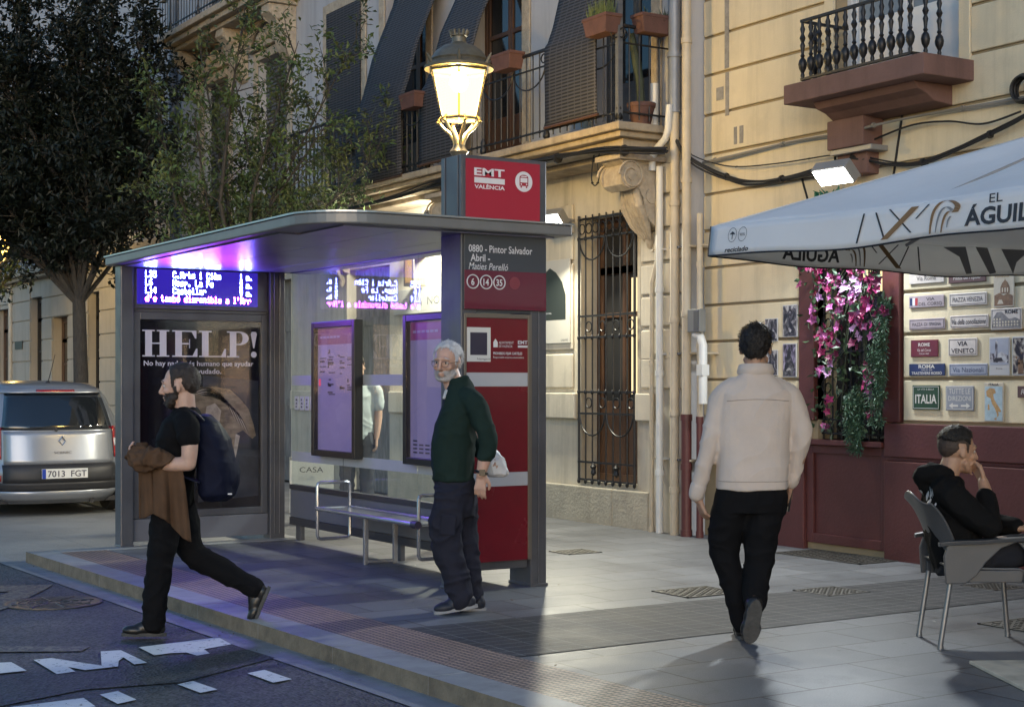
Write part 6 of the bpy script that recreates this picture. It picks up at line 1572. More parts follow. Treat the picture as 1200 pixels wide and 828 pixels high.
mb = MB(); corners = [(-1,1),(-1,-1),(1,-1),(1,1)]
def wr(x, y): return 0.012*noise.noise(Vector((x*1.7,y*1.7,3.1))) + 0.006*noise.noise(Vector((x*5,y*5,1.1)))
for i in range(4):
    a, b_ = Vector(corners[i]), Vector(corners[(i+1)%4]); N_ = 20; vs = []; fs = []
    for r_ in range(N_+1):
        f = r_/N_
        for c_ in range(N_+1):
            g_ = c_/N_; p = (a.lerp(b_,g_))*HX*f
            sag = -0.035*math.sin(PI*f)*math.sin(PI*g_) - 0.02*f*math.sin(PI*g_)**1.0
            vs.append((C0.x+p.x, C0.y+p.y, ZP+(ZE-ZP)*f + sag + wr(p.x,p.y)*math.sin(PI*g_)))
    for r_ in range(N_):
        for c_ in range(N_): fs.append((r_*(N_+1)+c_,(r_+1)*(N_+1)+c_,(r_+1)*(N_+1)+c_+1,r_*(N_+1)+c_+1))
    mb.add(vs, fs, 0, True)
cn_ = mb.build('canopy', canvas, PS, sharp=20); sd = cn_.modifiers.new('thick','SOLIDIFY'); sd.thickness = 0.003
def val_pt(i, g_, f, off=0.0):
    a, b_ = Vector(corners[i]), Vector(corners[(i+1)%4]); nrm = (a+b_).normalized(); p = a.lerp(b_,g_)*HX
    out = 0.012*math.sin(g_*9+i)*f + 0.02*f + off
    p = p + nrm*out
    zt = ZE - 0.02*math.sin(PI*g_) + wr(p.x,p.y)*math.sin(PI*g_)
    zb = ZV - 0.035*math.sin(PI*g_) + 0.012*math.sin(g_*14+i*2)*math.sin(PI*g_)
    return Vector((C0.x+p.x, C0.y+p.y, zt+(zb-zt)*f))
for i in range(4):
    mb = MB(); vs = []; fs = []; nx = 40; nz = 5
    for r_ in range(nz+1):
        for c_ in range(nx+1): vs.append(val_pt(i, c_/nx, r_/nz))
    for r_ in range(nz):
        for c_ in range(nx): fs.append((r_*(nx+1)+c_,(r_+1)*(nx+1)+c_,(r_+1)*(nx+1)+c_+1,r_*(nx+1)+c_+1))
    mb.add(vs, fs, 0, True); v_ = mb.build('valance', canvas, PS); sd = v_.modifiers.new('thick','SOLIDIFY'); sd.thickness = 0.003
    mb = MB(); mb.tube([val_pt(i,c_/nx,1) for c_ in range(nx+1)], 0.005, 6); mb.tube([val_pt(i,0.0,r_/nz) for r_ in range(nz+1)], 0.004, 6); mb.build('piping', black_m, v_)
    # printed marks, in valance coordinates: side i runs g 0..1, seen from outside
    if i in (0, 3):
        pm = MB(); L_ = 2*HX
        tx = MB()
        def put(poly, m=0, off=0.004, s_=1):
            pm.add([val_pt(i, a/L_, b_, off*s_) for a, b_ in poly], [tuple(range(len(poly)))], m)
        def words(s, a0, f0, h, width, bold=0.0, shear=0.0, m=0, s_=1):
            tm = MB(); tm.text(s, (0,0,0), (1,0,0), (0,1,0), h, width=width, bold=bold, shear=shear)
            tm2 = [val_pt(i, (a0+x)/L_, f0 - y, 0.004*s_) for x, y, _ in tm.v]; pm.add(tm2, tm.f, m)
        def mark(a0, s_=1):
            ln = lambda xa, fa, xb, fb, w, m: put([(a0+xa-w,fa),(a0+xa+w,fa),(a0+xb+w,fb),(a0+xb-w,fb)], m, 0.004, s_)
            ln(0.02,0.10,-0.02,0.88,0.006,0); ln(0.10,0.10,0.16,0.85,0.006,0); ln(0.19,0.06,0.33,0.80,0.006,0); ln(0.44,0.05,0.36,0.42,0.006,0); ln(0.355,0.06,0.16,0.88,0.024,1)
            for k_, (pts, w, m) in enumerate((([(0.60,0.40),(0.615,0.22),(0.57,0.06),(0.51,0.08),(0.47,0.30),(0.455,0.62),(0.45,0.92)],0.020,1),([(0.585,0.34),(0.55,0.22),(0.515,0.32),(0.495,0.58),(0.485,0.90)],0.012,2),([(0.60,0.38),(0.565,0.36),(0.54,0.48),(0.525,0.72),(0.52,0.92)],0.013,1),([(0.575,0.50),(0.56,0.62),(0.555,0.80)],0.008,2))):
                sp_ = spline([(a,b_,0) for a, b_ in pts], 5)
                for k in range(len(sp_)-1):
                    f1, f2 = 1-0.8*k/len(sp_), 1-0.8*(k+1)/len(sp_)
                    p_, q_ = sp_[k], sp_[k+1]; put([(a0+p_.x-w*f1,p_.y),(a0+p_.x+w*f1,p_.y),(a0+q_.x+w*f2,q_.y+0.004),(a0+q_.x-w*f2,q_.y+0.004)], m, 0.0045+0.0002*k_, s_)
            words('EL', a0+0.80, 0.27, 0.24, 0.075, 0.0, 0, 0, s_); words('ÁGUILA', a0+0.66, 0.80, 0.44, 0.46, 0.03, 0, 0, s_)
        if i == 0:
            mark(1.17)
            for k, c_ in enumerate((0.20,0.285)):
                pts = [(c_+math.cos(j*PI/12)*0.036, 0.36+math.sin(j*PI/12)*0.24) for j in range(24)]
                for j in range(24):
                    a, b_ = pts[j], pts[(j+1)%24]; q = lambda p: (c_+(p[0]-c_)*0.92, 0.36+(p[1]-0.36)*0.94); put([a,b_,q(b_),q(a)])
            put([(0.175,0.34),(0.20,0.24),(0.225,0.34)]); put([(0.198,0.34),(0.203,0.34),(0.203,0.50),(0.198,0.50)])
            words('90%', 0.262, 0.42, 0.10, 0.045); words('reciclado', 0.15, 0.92, 0.16, 0.20, 0.02, 0.15)
            pm.build('printed_marks', [mat('print_charcoal',(0.03,0.03,0.035),0.6), mat('print_gold_brown',(0.22,0.125,0.05),0.6), mat('print_mid_grey',(0.22,0.22,0.23),0.6)], v_)
        else:
            mark(1.35, -1); 
            for pts in ([(0.35,0.02),(0.62,0.02),(0.55,0.55),(0.50,0.95),(0.47,0.5)],[(0.75,0.02),(0.86,0.02),(0.72,0.95),(0.66,0.9)],[(0.95,0.02),(1.15,0.05),(1.0,0.35),(0.93,0.92),(0.88,0.9)],[(0.12,0.02),(0.28,0.02),(0.22,0.85),(0.17,0.8)]):
                put(pts, 2, 0.004, -1)
            pm.build('printed_marks', [MATS['print_charcoal'], MATS['print_gold_brown'], MATS['print_mid_grey']], v_)
mb = MB(); mb.tube([(C0.x,C0.y,0.05),(C0.x,C0.y,ZP+0.08)], 0.03, 14); mb.lathe([(0.02,0),(0.05,0.02),(0.03,0.08),(0,0.12)], (C0.x,C0.y,ZP+0.04), 14); mb.build('pole', pole_m, PS)
for i in range(4):
    for c_ in (corners[i], ((corners[i][0]+corners[(i+1)%4][0])/2, (corners[i][1]+corners[(i+1)%4][1])/2)):
        mb = MB(); e = Vector((C0.x+c_[0]*HX*0.98, C0.y+c_[1]*HX*0.98, ZE-0.035)); top = Vector((C0.x,C0.y,ZP-0.05)); mb.tube([top,e], 0.011, 8)
        mb.tube([Vector((C0.x,C0.y,ZP-0.62)), top.lerp(e,0.5)-Vector((0,0,0.01))], 0.008, 6); mb.build('rib', pole_m, PS)
mb = MB(); mb.box(C0.x-0.28,C0.x+0.28,C0.y-0.28,C0.y+0.28,0.0,0.05); mb.tube([(C0.x,C0.y,0.02),(C0.x,C0.y,0.35)], 0.042, 14); mb.build('base', mat('grey_base_plate',(0.2,0.2,0.2),0.7,var=0.2,vscale=6,dirt=0.3), PS, bevel=0.01)
mb = MB(); mb.obox((6.295,4.715,0.011), (0.5,0.5,0.009), Matrix.Rotation(math.atan2(-.47,.88),3,'Z')); tag(mb.build('floor_board', mat('pale_board',(0.50,0.45,0.36),0.7,var=0.2,vscale=6,dirt=0.3), bevel=0.003), 'pale flat board lying on the pavement in front of the terrace chair', 'board')

chair_m = mat('grey_chair_plastic', (0.062,0.064,0.070), 0.42, var=0.08, vscale=6, bump=0.05, bscale=120)
alu_m = mat('chair_aluminium', (0.22,0.225,0.24), 0.35, metal=0.7, var=0.1)
YAW = math.radians(-31.9)
CH = thing('terrace_chair', 'dark grey plastic armchair with metal legs where the man in black sits', 'chair', (6.62,5.83,0), YAW)
def grid_part(name, fn, nu, nv, m, thick=0.012, par=None):
    mb = MB(); vs = [fn(i/nu, j/nv) for i in range(nu+1) for j in range(nv+1)]; fs = []
    for i in range(nu):
        for j in range(nv): fs.append((i*(nv+1)+j,(i+1)*(nv+1)+j,(i+1)*(nv+1)+j+1,i*(nv+1)+j+1))
    mb.add(vs, fs, 0, True); o_ = mb.build(name, m, par or CH, world=False, sharp=70); s_ = o_.modifiers.new('thick','SOLIDIFY'); s_.thickness = thick; s_.offset = 0
    b = o_.modifiers.new('soft','BEVEL'); b.width = 0.003; b.segments = 2; b.limit_method = 'ANGLE'; b.angle_limit = 0.9
    return o_
def back_fn(u, v):      # u across (-1..1), v up
    s_ = 2*u-1; z = 0.40+0.40*v; wv = 0.20+0.05*v
    top = 0.035*math.cos(s_*PI)*v**3 + 0.02*abs(s_)**3*v
    x = -0.20-0.13*v**1.3 + 0.09*abs(s_)**2.2*(1-0.35*v) - 0.03*v**6
    return (x, s_*wv, z+top)
grid_part('backrest', back_fn, 20, 16, chair_m)
grid_part('seat', lambda u, v: (-0.215+0.46*u, (2*v-1)*(0.215+0.015*u), 0.432 - 0.018*math.sin(PI*u)*math.sin(PI*v) - 0.03*max(0,u-0.85)/0.15 + 0.02*(1-u)**4), 14, 14, chair_m)
for sg in (-1,1):
    mb = MB()
    poly = [(-0.225,0.355),(-0.12,0.355),(-0.06,0.40),(-0.01,0.47),(0.07,0.545),(0.16,0.578),(0.25,0.585),(0.25,0.60),(-0.21,0.575),(-0.235,0.50)]
    mb.prism([(x,z) for x, z in poly], (0,sg*0.245+0.012,0), (1,0,0), (0,0,1), 0.024)
    mb.prism([(0.16,0.578),(0.25,0.585),(0.262,0.36),(0.19,0.355),(0.21,0.46),(0.20,0.53)], (0,sg*0.245+0.012,0), (1,0,0), (0,0,1), 0.0235)
    mb.build('side_panel', chair_m, CH, world=False, bevel=0.006)
    mb = MB(); pts = spline([(-0.26,sg*0.245,0.575),(-0.19,sg*0.255,0.585),(-0.05,sg*0.27,0.592),(0.12,sg*0.275,0.605),(0.25,sg*0.265,0.607),(0.285,sg*0.26,0.59)],5)
    vs = []; 
    for k, p in enumerate(pts):
        w = 0.022+0.012*math.sin(PI*k/(len(pts)-1)); vs += [(p.x,p.y-w,p.z),(p.x,p.y+w,p.z),(p.x,p.y+w*0.7,p.z-0.022),(p.x,p.y-w*0.7,p.z-0.022)]
    fs = [(0,1,2,3)] + [(k*4+j,(k+1)*4+j,(k+1)*4+(j+1)%4,k*4+(j+1)%4) for k in range(len(pts)-1) for j in range(4)] + [tuple((len(pts)-1)*4+j for j in (3,2,1,0))]
    mb.add(vs, fs); mb.build('armrest', chair_m, CH, world=False, bevel=0.005)
mb = MB()
mb.box(-0.20,0.25,-0.225,-0.21,0.36,0.425); mb.box(-0.20,0.25,0.21,0.225,0.36,0.425); mb.box(0.235,0.25,-0.21,0.21,0.365,0.41); mb.build('skirt', chair_m, CH, world=False, bevel=0.004)
for xx, yy, xt in ((-0.245,-0.215,-0.19),(-0.245,0.215,-0.19),(0.255,-0.215,0.225),(0.255,0.215,0.225)):
    mb = MB(); mb.tube([(xx,yy,0.012),(xt,yy,0.37)], 0.0145, 10); mb.tube([(xx,yy,0),(xx+0.002,yy,0.02)], 0.017, 10); mb.build('leg', alu_m, CH, world=False)
# ================================================================== people
def ellipsoid(mb, c, r, M3=None, n=16, m=10):
    c = Vector(c); M3 = M3 or Matrix.Identity(3); vs = []; fs = []
    for i in range(m+1):
        t_ = PI*i/m
        for j in range(n):
            a = 2*PI*j/n; vs.append(c + M3 @ Vector((r[0]*math.sin(t_)*math.cos(a), r[1]*math.sin(t_)*math.sin(a), -r[2]*math.cos(t_))))
    for i in range(m):
        for j in range(n): fs.append((i*n+j, i*n+(j+1)%n, (i+1)*n+(j+1)%n, (i+1)*n+j))
    mb.add(vs, fs)
def limb(mb, pts, rad, n=16, sub=5):
    """A tapering limb through joints, rounded at both ends."""
    sp = spline(pts, sub); rr = []
    for i in range(len(rad)-1):
        for k in range(sub): rr.append(rad[i]+(rad[i+1]-rad[i])*(k/sub))
    rr.append(rad[-1])
    mb.tube(sp, rr, n); ellipsoid(mb, sp[0], (rr[0],)*3, n=12, m=8); ellipsoid(mb, sp[-1], (rr[-1],)*3, n=12, m=8)
def rings(mb, rs, n=28, p=2.4):
    """Body rings: (centre, half width across, half depth, turn) joined from bottom to top; width lies across the facing direction."""
    vs = []
    for c, rw, rd, yaw in rs:
        for j in range(n):
            a = 2*PI*j/n; ca, sa = math.cos(a), math.sin(a)
            x = rw*math.copysign(abs(ca)**(2/p), ca); y = rd*math.copysign(abs(sa)**(2/p), sa)
            vs.append(Vector(c) + Vector((x*math.cos(yaw)-y*math.sin(yaw), x*math.sin(yaw)+y*math.cos(yaw), 0)))
    fs = [tuple(range(n-1,-1,-1))]
    for i in range(len(rs)-1):
        for j in range(n): fs.append((i*n+j, i*n+(j+1)%n, (i+1)*n+(j+1)%n, (i+1)*n+j))
    fs.append(tuple((len(rs)-1)*n+j for j in range(n)))
    mb.add(vs, fs)
def fuse(mb, voxel, smooth=4, disp=None):
    """Fuse overlapping closed shapes into one continuous skin; disp(p, n) moves each vertex along its normal."""
    me = bpy.data.meshes.new('fuse'); me.from_pydata(mb.v, [], mb.f)
    o_ = bpy.data.objects.new('fuse', me); COL.objects.link(o_)
    r_ = o_.modifiers.new('r','REMESH'); r_.mode = 'VOXEL'; r_.voxel_size = voxel
    if smooth:
        s_ = o_.modifiers.new('s','SMOOTH'); s_.factor = 0.5; s_.iterations = smooth
    dg = bpy.context.evaluated_depsgraph_get(); dg.update()
    out = bpy.data.meshes.new_from_object(o_.evaluated_get(dg)); bpy.data.objects.remove(o_); bpy.data.meshes.remove(me)
    if disp:
        co = [v.co.copy() for v in out.vertices]; nr = [v.normal.copy() for v in out.vertices]
        for v, p, n_ in zip(out.vertices, co, nr): v.co = p + n_*disp(p, n_)
    for p in out.polygons: p.use_smooth = True
    out.update(); return out
def put_mesh(name, me, m, parent, subdiv=0):
    me.name = name; me.materials.clear()
    for x in (m if isinstance(m, (list,tuple)) else [m]): me.materials.append(x)
    o_ = link_mesh(name, me, parent, world_coords=False)
    return o_
def folds(amp, f=(7,7,13), seed=0.0, ridge=True):
    def d(p, n_):
        q = Vector((p.x*f[0]+seed, p.y*f[1]+seed*1.7, p.z*f[2]-seed))
        w = noise.noise(q*0.35)*0.35
        a = noise.noise(q + Vector((w,w,w))*3)
        r_ = (1-abs(a))**4 if ridge else a
        return amp*(r_-0.45) + amp*0.35*noise.noise(q*2.3)
    return d
def head_shapes(mb, H, jaw=1.0, beard=0.0, nose=1.0):
    """H maps head space (x forward, y left, z up, origin at ear height) to the figure's space."""
    M3 = H.to_3x3(); P = lambda x, y, z: H @ Vector((x,y,z))
    ellipsoid(mb, P(-.014,0,.034), (.100,.079,.094), M3, 20, 14)
    ellipsoid(mb, P(.018,0,.012), (.076,.070,.088), M3, 20, 14)
    ellipsoid(mb, P(.032,0,-.048), (.058,.056*jaw,.066), M3, 16, 12)
    ellipsoid(mb, P(.064,0,-.094), (.026,.028,.022), M3)
    limb(mb, [P(.03,.052*jaw,-.06),P(.055,.035,-.09),P(.066,0,-.1),P(.055,-.035,-.09),P(.03,-.052*jaw,-.06)], [.02,.018,.017,.018,.02], 10, 3)
    limb(mb, [P(.076,.044,.030),P(.091,.018,.037),P(.091,-.018,.037),P(.076,-.044,.030)], [.011,.012,.012,.011], 8, 3)
    for s_ in (-1,1):
        ellipsoid(mb, P(.066,.042*s_,-.020), (.026,.022,.020), M3)
        ellipsoid(mb, P(-.006,.080*s_,-.002), (.020,.010,.034), M3 @ Matrix.Rotation(0.25*s_,3,'Z'))
        ellipsoid(mb, P(.0,.083*s_,-.022), (.010,.008,.012), M3)
        ellipsoid(mb, P(.098,.011*s_,-.030), (.011,.009,.008), M3)
    limb(mb, [P(.090,0,.032),P(.103*nose,0,.004),P(.117*nose,0,-.022)], [.009,.0105,.0135], 10, 3)
    ellipsoid(mb, P(.112*nose,0,-.028), (.011,.012,.009), M3)
    limb(mb, [P(.084,.021,-.060),P(.097,.008,-.055),P(.097,-.008,-.055),P(.084,-.021,-.060)], [.006,.0085,.0085,.006], 8, 3)
    limb(mb, [P(.084,.019,-.068),P(.094,0,-.070),P(.084,-.019,-.068)], [.006,.0095,.006], 8, 3)
def hair_cap(H, jaw, keep, thick, amp=0.004, f=45, nose=1.0, seed=0.0):
    """Hair or beard grown off the head's own surface where keep(x,y,z in head metres) holds; thinner towards its edge."""
    mb = MB(); head_shapes(mb, Matrix.Identity(4), jaw, 0, nose); me = fuse(mb, 0.0042, 3)
    bm = bmesh.new(); bm.from_mesh(me); bpy.data.meshes.remove(me)
    bmesh.ops.delete(bm, geom=[v for v in bm.verts if not keep(v.co.x, v.co.y, v.co.z)], context='VERTS')
    bm.normal_update(); edge = {v for v in bm.verts if v.is_boundary}; ring = set(edge); fade = {v: 0.25 for v in edge}
    for k in (0.5, 0.75, 0.9):
        nxt = {e.other_vert(v) for v in ring for e in v.link_edges} - set(fade)
        for v in nxt: fade[v] = k
        ring = nxt
    outer = {}
    nrm = {v: v.normal.copy() for v in bm.verts}
    for v in bm.verts:
        p = v.co.copy(); t_ = (thick + amp*noise.noise(Vector((p.x*f+seed,p.y*f,p.z*f*0.45))) + amp*0.7*noise.noise(p*f*2.6))*fade.get(v,1.0)
        v.co = H @ (p + nrm[v]*max(0.0006,t_))
    out = bpy.data.meshes.new('cap'); bm.to_mesh(out); bm.free()
    for p in out.polygons: p.use_smooth = True
    return out, thick
def put_cap(name, cm, m, parent, loose=None):
    me, th = cm; o_ = put_mesh(name, me, m, parent); s_ = o_.modifiers.new('thick','SOLIDIFY'); s_.thickness = th+0.004; s_.offset = -1
    if loose: strands(parent, o_, m, *loose)
    return o_
def strands(t, cap, m, H, n, ln, seed, lift=0.3, flow=(-0.6,0,-0.8), w=0.0011):
    """Loose hairs lying over a hair cap, so that its outline is not a clean shell."""
    me = cap.data; rg = random.Random(seed); mb = MB(); M3 = H.to_3x3(); fl = (M3 @ Vector(flow)).normalized()
    vs = me.vertices
    for _ in range(n):
        v = vs[rg.randrange(len(vs))]; nn = v.normal
        d = fl - nn*fl.dot(nn)
        if d.length < 0.05: d = rvec(rg)
        d = (d.normalized() + nn*lift*rg.uniform(0.3,1.3) + rvec(rg)*0.45).normalized(); s_ = d.cross(nn)
        if s_.length < 1e-3: continue
        s_.normalize(); L_ = ln*rg.uniform(0.5,1.2); p = v.co - nn*0.002; q = p + d*L_*0.55 + nn*0.001; e = p + d*L_ - nn*L_*0.12
        mb.add([p-s_*w,p+s_*w,q+s_*w*0.8,q-s_*w*0.8,e], [(0,1,2,3),(3,2,4)])
    mb.build('strands', m, cap, world=False)
def hair_line(front=0.098, temple=0.055, side=0.014, nape=-0.062):
    """Lowest hair height for a distance x forward of the ears."""
    def f(x, y, z):
        if (abs(y) > 0.076 and -0.034 < x < 0.036 and z < 0.042) or abs(y) > 0.088 and z < 0.03: return False
        if x < -0.062: lo = nape
        elif x < -0.028: lo = nape + (side-nape)*(x+0.062)/0.034
        elif x < 0.022: lo = side
        elif x < 0.034: lo = side-0.012
        elif x < 0.052: lo = temple + (front-temple)*(x-0.034)/0.018
        else: lo = front
        return z > lo + 0.004*math.sin(y*130+x*90)
    return f
def beard_zone(cheek=-0.030, neck=-0.118, mouth=True):
    def f(x, y, z):
        if z < neck or x < -0.004: return False
        if x < 0.022: return z < 0.006 and z > -0.075
        top = cheek - 0.012 + 0.012*min(1,abs(y)/0.05) if x < 0.078 else -0.037
        if x >= 0.078 and abs(y) < 0.040: 
            if z > -0.037: return False
            if mouth and -0.074 < z < -0.052 and abs(y) < 0.021: return False
            return True
        return z < top + 0.003*math.sin(y*160)
    return f
def hand_shapes(mb, w, d, pn, curl=0.5, side=1, size=1.0, spread=0.0):
    """w wrist, d towards the fingers, pn the way the palm faces, side +1/-1 picks the thumb's side."""
    w, d, pn = Vector(w), Vector(d).normalized(), Vector(pn); pn = (pn - d*pn.dot(d)).normalized(); s_ = d.cross(pn).normalized()*side
    k = size; P = lambda a, b_, c: w + d*a*k + s_*b_*k + pn*c*k
    for b0, b1 in ((.020,.030),(.008,.011),(-.006,-.010),(-.018,-.028)): limb(mb, [P(-.01,b0*0.8,0),P(.05,b0,0.0),P(.088,b1,0)], [.015*k,.0145*k,.0115*k], 10, 3)
    for (b_, ln, r_, j) in ((.030,.072,.0090,0),(.011,.080,.0094,1),(-.010,.074,.0090,2),(-.028,.058,.0080,3)):
        c0 = curl*(0.9+0.13*j); a1, a2, a3 = c0*0.55, c0*1.35, c0*2.0; p0 = P(.086,b_,0); q = [p0]
        sp = (b_/.03)*(0.06+spread)
        for L_, a in ((ln*.45,a1),(ln*.32,a2),(ln*.25,a3)):
            q.append(q[-1] + (d*math.cos(a) + pn*math.sin(a) + s_*sp).normalized()*L_*k)
        limb(mb, q, [r_*k,r_*.95*k,r_*.86*k,r_*.72*k], 10, 3)
    q = [P(.012,.024,.006),P(.040,.046,.016),P(.064,.054,.026),P(.086,.050,.034)]
    limb(mb, q, [.0145*k,.0125*k,.0105*k,.0085*k], 10, 3)
def skin(name, col): 
    m = mat(name, col, 0.5, var=0.10, vscale=16, bump=0.03, bscale=300, spec=0.4)
    m.node_tree.nodes['Principled BSDF'].inputs['Subsurface Weight'].default_value = 0.12
    m.node_tree.nodes['Principled BSDF'].inputs['Subsurface Radius'].default_value = (0.012,0.005,0.003)
    return m
def cloth(name, col, weave=420, rough=0.85, var=0.12): return mat(name, col, rough, var=var, vscale=7, bump=0.25, bscale=weave, spec=0.12)
skin_pale, skin_old, skin_tan = skin('skin_fair',(0.50,0.32,0.245)), skin('skin_ruddy',(0.47,0.29,0.22)), skin('skin_olive',(0.36,0.215,0.145))
hair_dk, hair_br, hair_gr = mat('hair_black',(0.010,0.008,0.007),0.5,var=0.4,vscale=60,bump=0.5,bscale=160), mat('hair_brown',(0.030,0.020,0.015),0.5,var=0.4,vscale=60,bump=0.5,bscale=160), mat('hair_grey_white',(0.50,0.50,0.52),0.55,var=0.25,vscale=60,bump=0.5,bscale=160)
eye_m, iris_m = mat('eye_white',(0.55,0.53,0.5),0.2), mat('eye_dark',(0.02,0.013,0.01),0.15)
black_cloth, shoe_black, sole_m = cloth('black_trouser_cloth',(0.006,0.006,0.007)), mat('black_shoe_leather',(0.013,0.012,0.012),0.35,var=0.2,vscale=12), mat('shoe_sole',(0.06,0.058,0.055),0.8,var=0.25,vscale=25,bump=0.3,bscale=70)

class Figure:
    """Local axes: x to the right as seen from the street, y away from it, z up; joints are given where they measure in the photo and how far off the figure's own plane they lie."""
    def __init__(s, label, px0, d, zg, group=None):
        lat = (px0-600)/1800*d; s.d, s.lat = d, lat
        p = RV*lat + FV*d; s.o = Vector((p.x,p.y,zg)); s.zg = zg
        s.t = thing('person', label, 'person', tuple(s.o), YAW, group)
    def J(s, px, py, dy=0.0):
        d = s.d+dy; return Vector(((px-600)/1800*d - s.lat, dy, 1.42+(450-py)/1800*d - s.zg))
def head_frame(c, fwd, up=(0,0,1)):
    f = Vector(fwd).normalized(); u = Vector(up); l = u.cross(f).normalized(); u = f.cross(l).normalized()
    M = Matrix((f,l,u)).transposed().to_4x4(); M.translation = Vector(c); return M
def face_details(t, H, brow_m, lid=1.0):
    for s_ in (-1,1):
        mb = MB(); ellipsoid(mb, H @ Vector((.0775,.031*s_,.010)), (.0125,.0135,.0095), H.to_3x3()); e = put_part(mb, 'eye', eye_m, t)
        mb = MB(); ellipsoid(mb, H @ Vector((.0875,.0315*s_,.010)), (.0035,.0062,.0065), H.to_3x3()); put_part(mb, 'iris', iris_m, e)
        mb = MB(); limb(mb, [H @ Vector((.090,.014*s_,.034)), H @ Vector((.092,.030*s_,.040)), H @ Vector((.078,.050*s_,.033))], [.004,.0045,.003], 8, 3); put_part(mb, 'eyebrow', brow_m, t)
def put_part(mb, name, m, parent, smooth=True):
    return mb.build(name, m, parent, world=False, smooth=smooth, sharp=60)
def shoe(name, t, heel, toe, up, m=None, sole=None, w=0.045, h=0.085):
    """heel and toe lie on the sole; up is away from the ground."""
    heel, toe, up = Vector(heel), Vector(toe), Vector(up).normalized(); f = toe-heel; L_ = f.length; f.normalize(); s_ = up.cross(f).normalized(); up = f.cross(s_)
    P = lambda a, b_, c: heel + f*a*L_ + s_*b_ + up*c
    M3 = Matrix((f,s_,up)).transposed(); mb = MB()
    ellipsoid(mb, P(.20,0,.045), (L_*.20,w*.82,.045), M3); ellipsoid(mb, P(.72,0,.034), (L_*.29,w,.034), M3); ellipsoid(mb, P(.47,0,.048), (L_*.30,w*.85,.040), M3)
    limb(mb, [P(.18,0,.05),P(.26,0,h+.01)], [w*.85,w*.80], 14, 3); limb(mb, [P(.30,0,h),P(.55,0,.060)], [w*.72,w*.62], 12, 3)
    o_ = put_mesh(name, fuse(mb, 0.006, 3), m or shoe_black, t)
    mb = MB(); out = []
    for i in range(28):
        a = 2*PI*i/28; x = math.cos(a); ww = w*(0.80+0.24*max(0,x)-(0.10 if -.4<x<.25 else 0)); out.append((0.5+0.52*x, math.sin(a)*ww*(1 if abs(x)<.9 else .95)))
    vs = [P(a,b_,0.0) for a, b_ in out]+[P(a,b_,0.020) for a, b_ in out]
    mb.add(vs, [tuple(range(27,-1,-1)), tuple(range(28,56))]+[(i,(i+1)%28,28+(i+1)%28,28+i) for i in range(28)])
    mb.build('sole', sole or sole_m, o_, world=False)
    return o_

# ---------------- man crossing off the kerb, backpack and coat
Fg = Figure('man in a black T-shirt stepping off the kerb with a brown coat over his arm', 200, 9.2, ZR)
J, t = Fg.J, Fg.t
H1 = head_frame(J(212,452.5,0.0), (-1,0.06,-0.10)) @ Matrix.Scale(1.05,4)
mb = MB(); head_shapes(mb, H1)
limb(mb, [H1 @ Vector((-.02,0,-.05)), J(218,482,0), J(220,496,0)], [.060,.064,.08])
rings(mb, [(J(204,585,0),.13,.09,PI/2),(J(207,545,0),.13,.085,PI/2),(J(210,512,0),.15,.09,PI/2),(J(216,490,0),.12,.07,PI/2)])
shL, elL, wrL = J(220,500,-.19), J(222,543,-.235), J(172,534,-.21)
shR, elR, wrR = J(210,498,.18), J(205,545,.22), J(176,528,.12)
limb(mb, [shL, J(223,520,-.225), elL], [.052,.050,.043]); limb(mb, [elL, J(196,543,-.23), wrL], [.043,.042,.029])
limb(mb, [shR, elR], [.05,.042]); limb(mb, [elR, wrR], [.042,.029])
hand_shapes(mb, wrL, J(150,530,-.17)-wrL, (0.2,0.5,1.0), 0.9, 1); hand_shapes(mb, wrR, J(155,528,.06)-wrR, (0,-0.6,0.8), 0.9, -1)
for a, b_, c in ((J(200,575,-.08),J(191,650,-.085),J(183,722,-.075)),(J(206,575,.08),J(227,645,.09),J(301,690,.09))): limb(mb, [a,b_,c], [.075,.05,.038])
put_mesh('body', fuse(mb, 0.0052, 3), skin_pale, t)
face_details(t, H1, hair_br)
put_cap('hair', hair_cap(H1, 1.0, hair_line(0.112,0.070,0.010), 0.008), hair_br, t, (H1, 1500, 0.020, 1))
put_cap('beard', hair_cap(H1, 1.0, beard_zone(), 0.008, 0.004), hair_br, t, (H1, 700, 0.015, 2, 0.5, (0.3,0,-0.9)))
mb = MB()
rings(mb, [(J(204,578,0),.165,.105,PI/2),(J(206,555,0),.165,.112,PI/2),(J(208,530,0),.175,.118,PI/2),(J(210,510,0),.19,.12,PI/2),(J(215,492,0),.17,.105,PI/2),(J(219,483,0),.11,.085,PI/2),(J(218,477,0),.072,.07,PI/2)])
limb(mb, [J(216,491,-.10), shL, J(222,513,-.225)], [.075,.074,.068]); limb(mb, [J(212,494,.10), shR, J(207,515,.215)], [.07,.07,.064])
put_mesh('t_shirt', fuse(mb, 0.008, 4, folds(0.007,(8,8,11),3)), cloth('black_jersey',(0.006,0.006,0.007)), t)
mb = MB()
rings(mb, [(J(205,592,0),.15,.10,PI/2),(J(205,565,0),.165,.112,PI/2)])
limb(mb, [J(199,575,-.085),J(195,612,-.09),J(189,655,-.085),J(184,690,-.08),J(181,730,-.075)], [.105,.094,.080,.076,.070])
limb(mb, [J(207,575,.085),J(216,612,.09),J(228,648,.09),J(262,668,.09),J(300,689,.09)], [.105,.094,.080,.072,.058])
put_mesh('trousers', fuse(mb, 0.009, 4, folds(0.010,(8,8,10),9)), black_cloth, t)
shoe('shoe', t, J(195,744.5,-.07), J(144,744.5,-.10), (0,0,1), w=0.046)
shoe('shoe', t, J(318,688,.09), J(299,733,.10), (-0.93,0,-0.30), w=0.045)
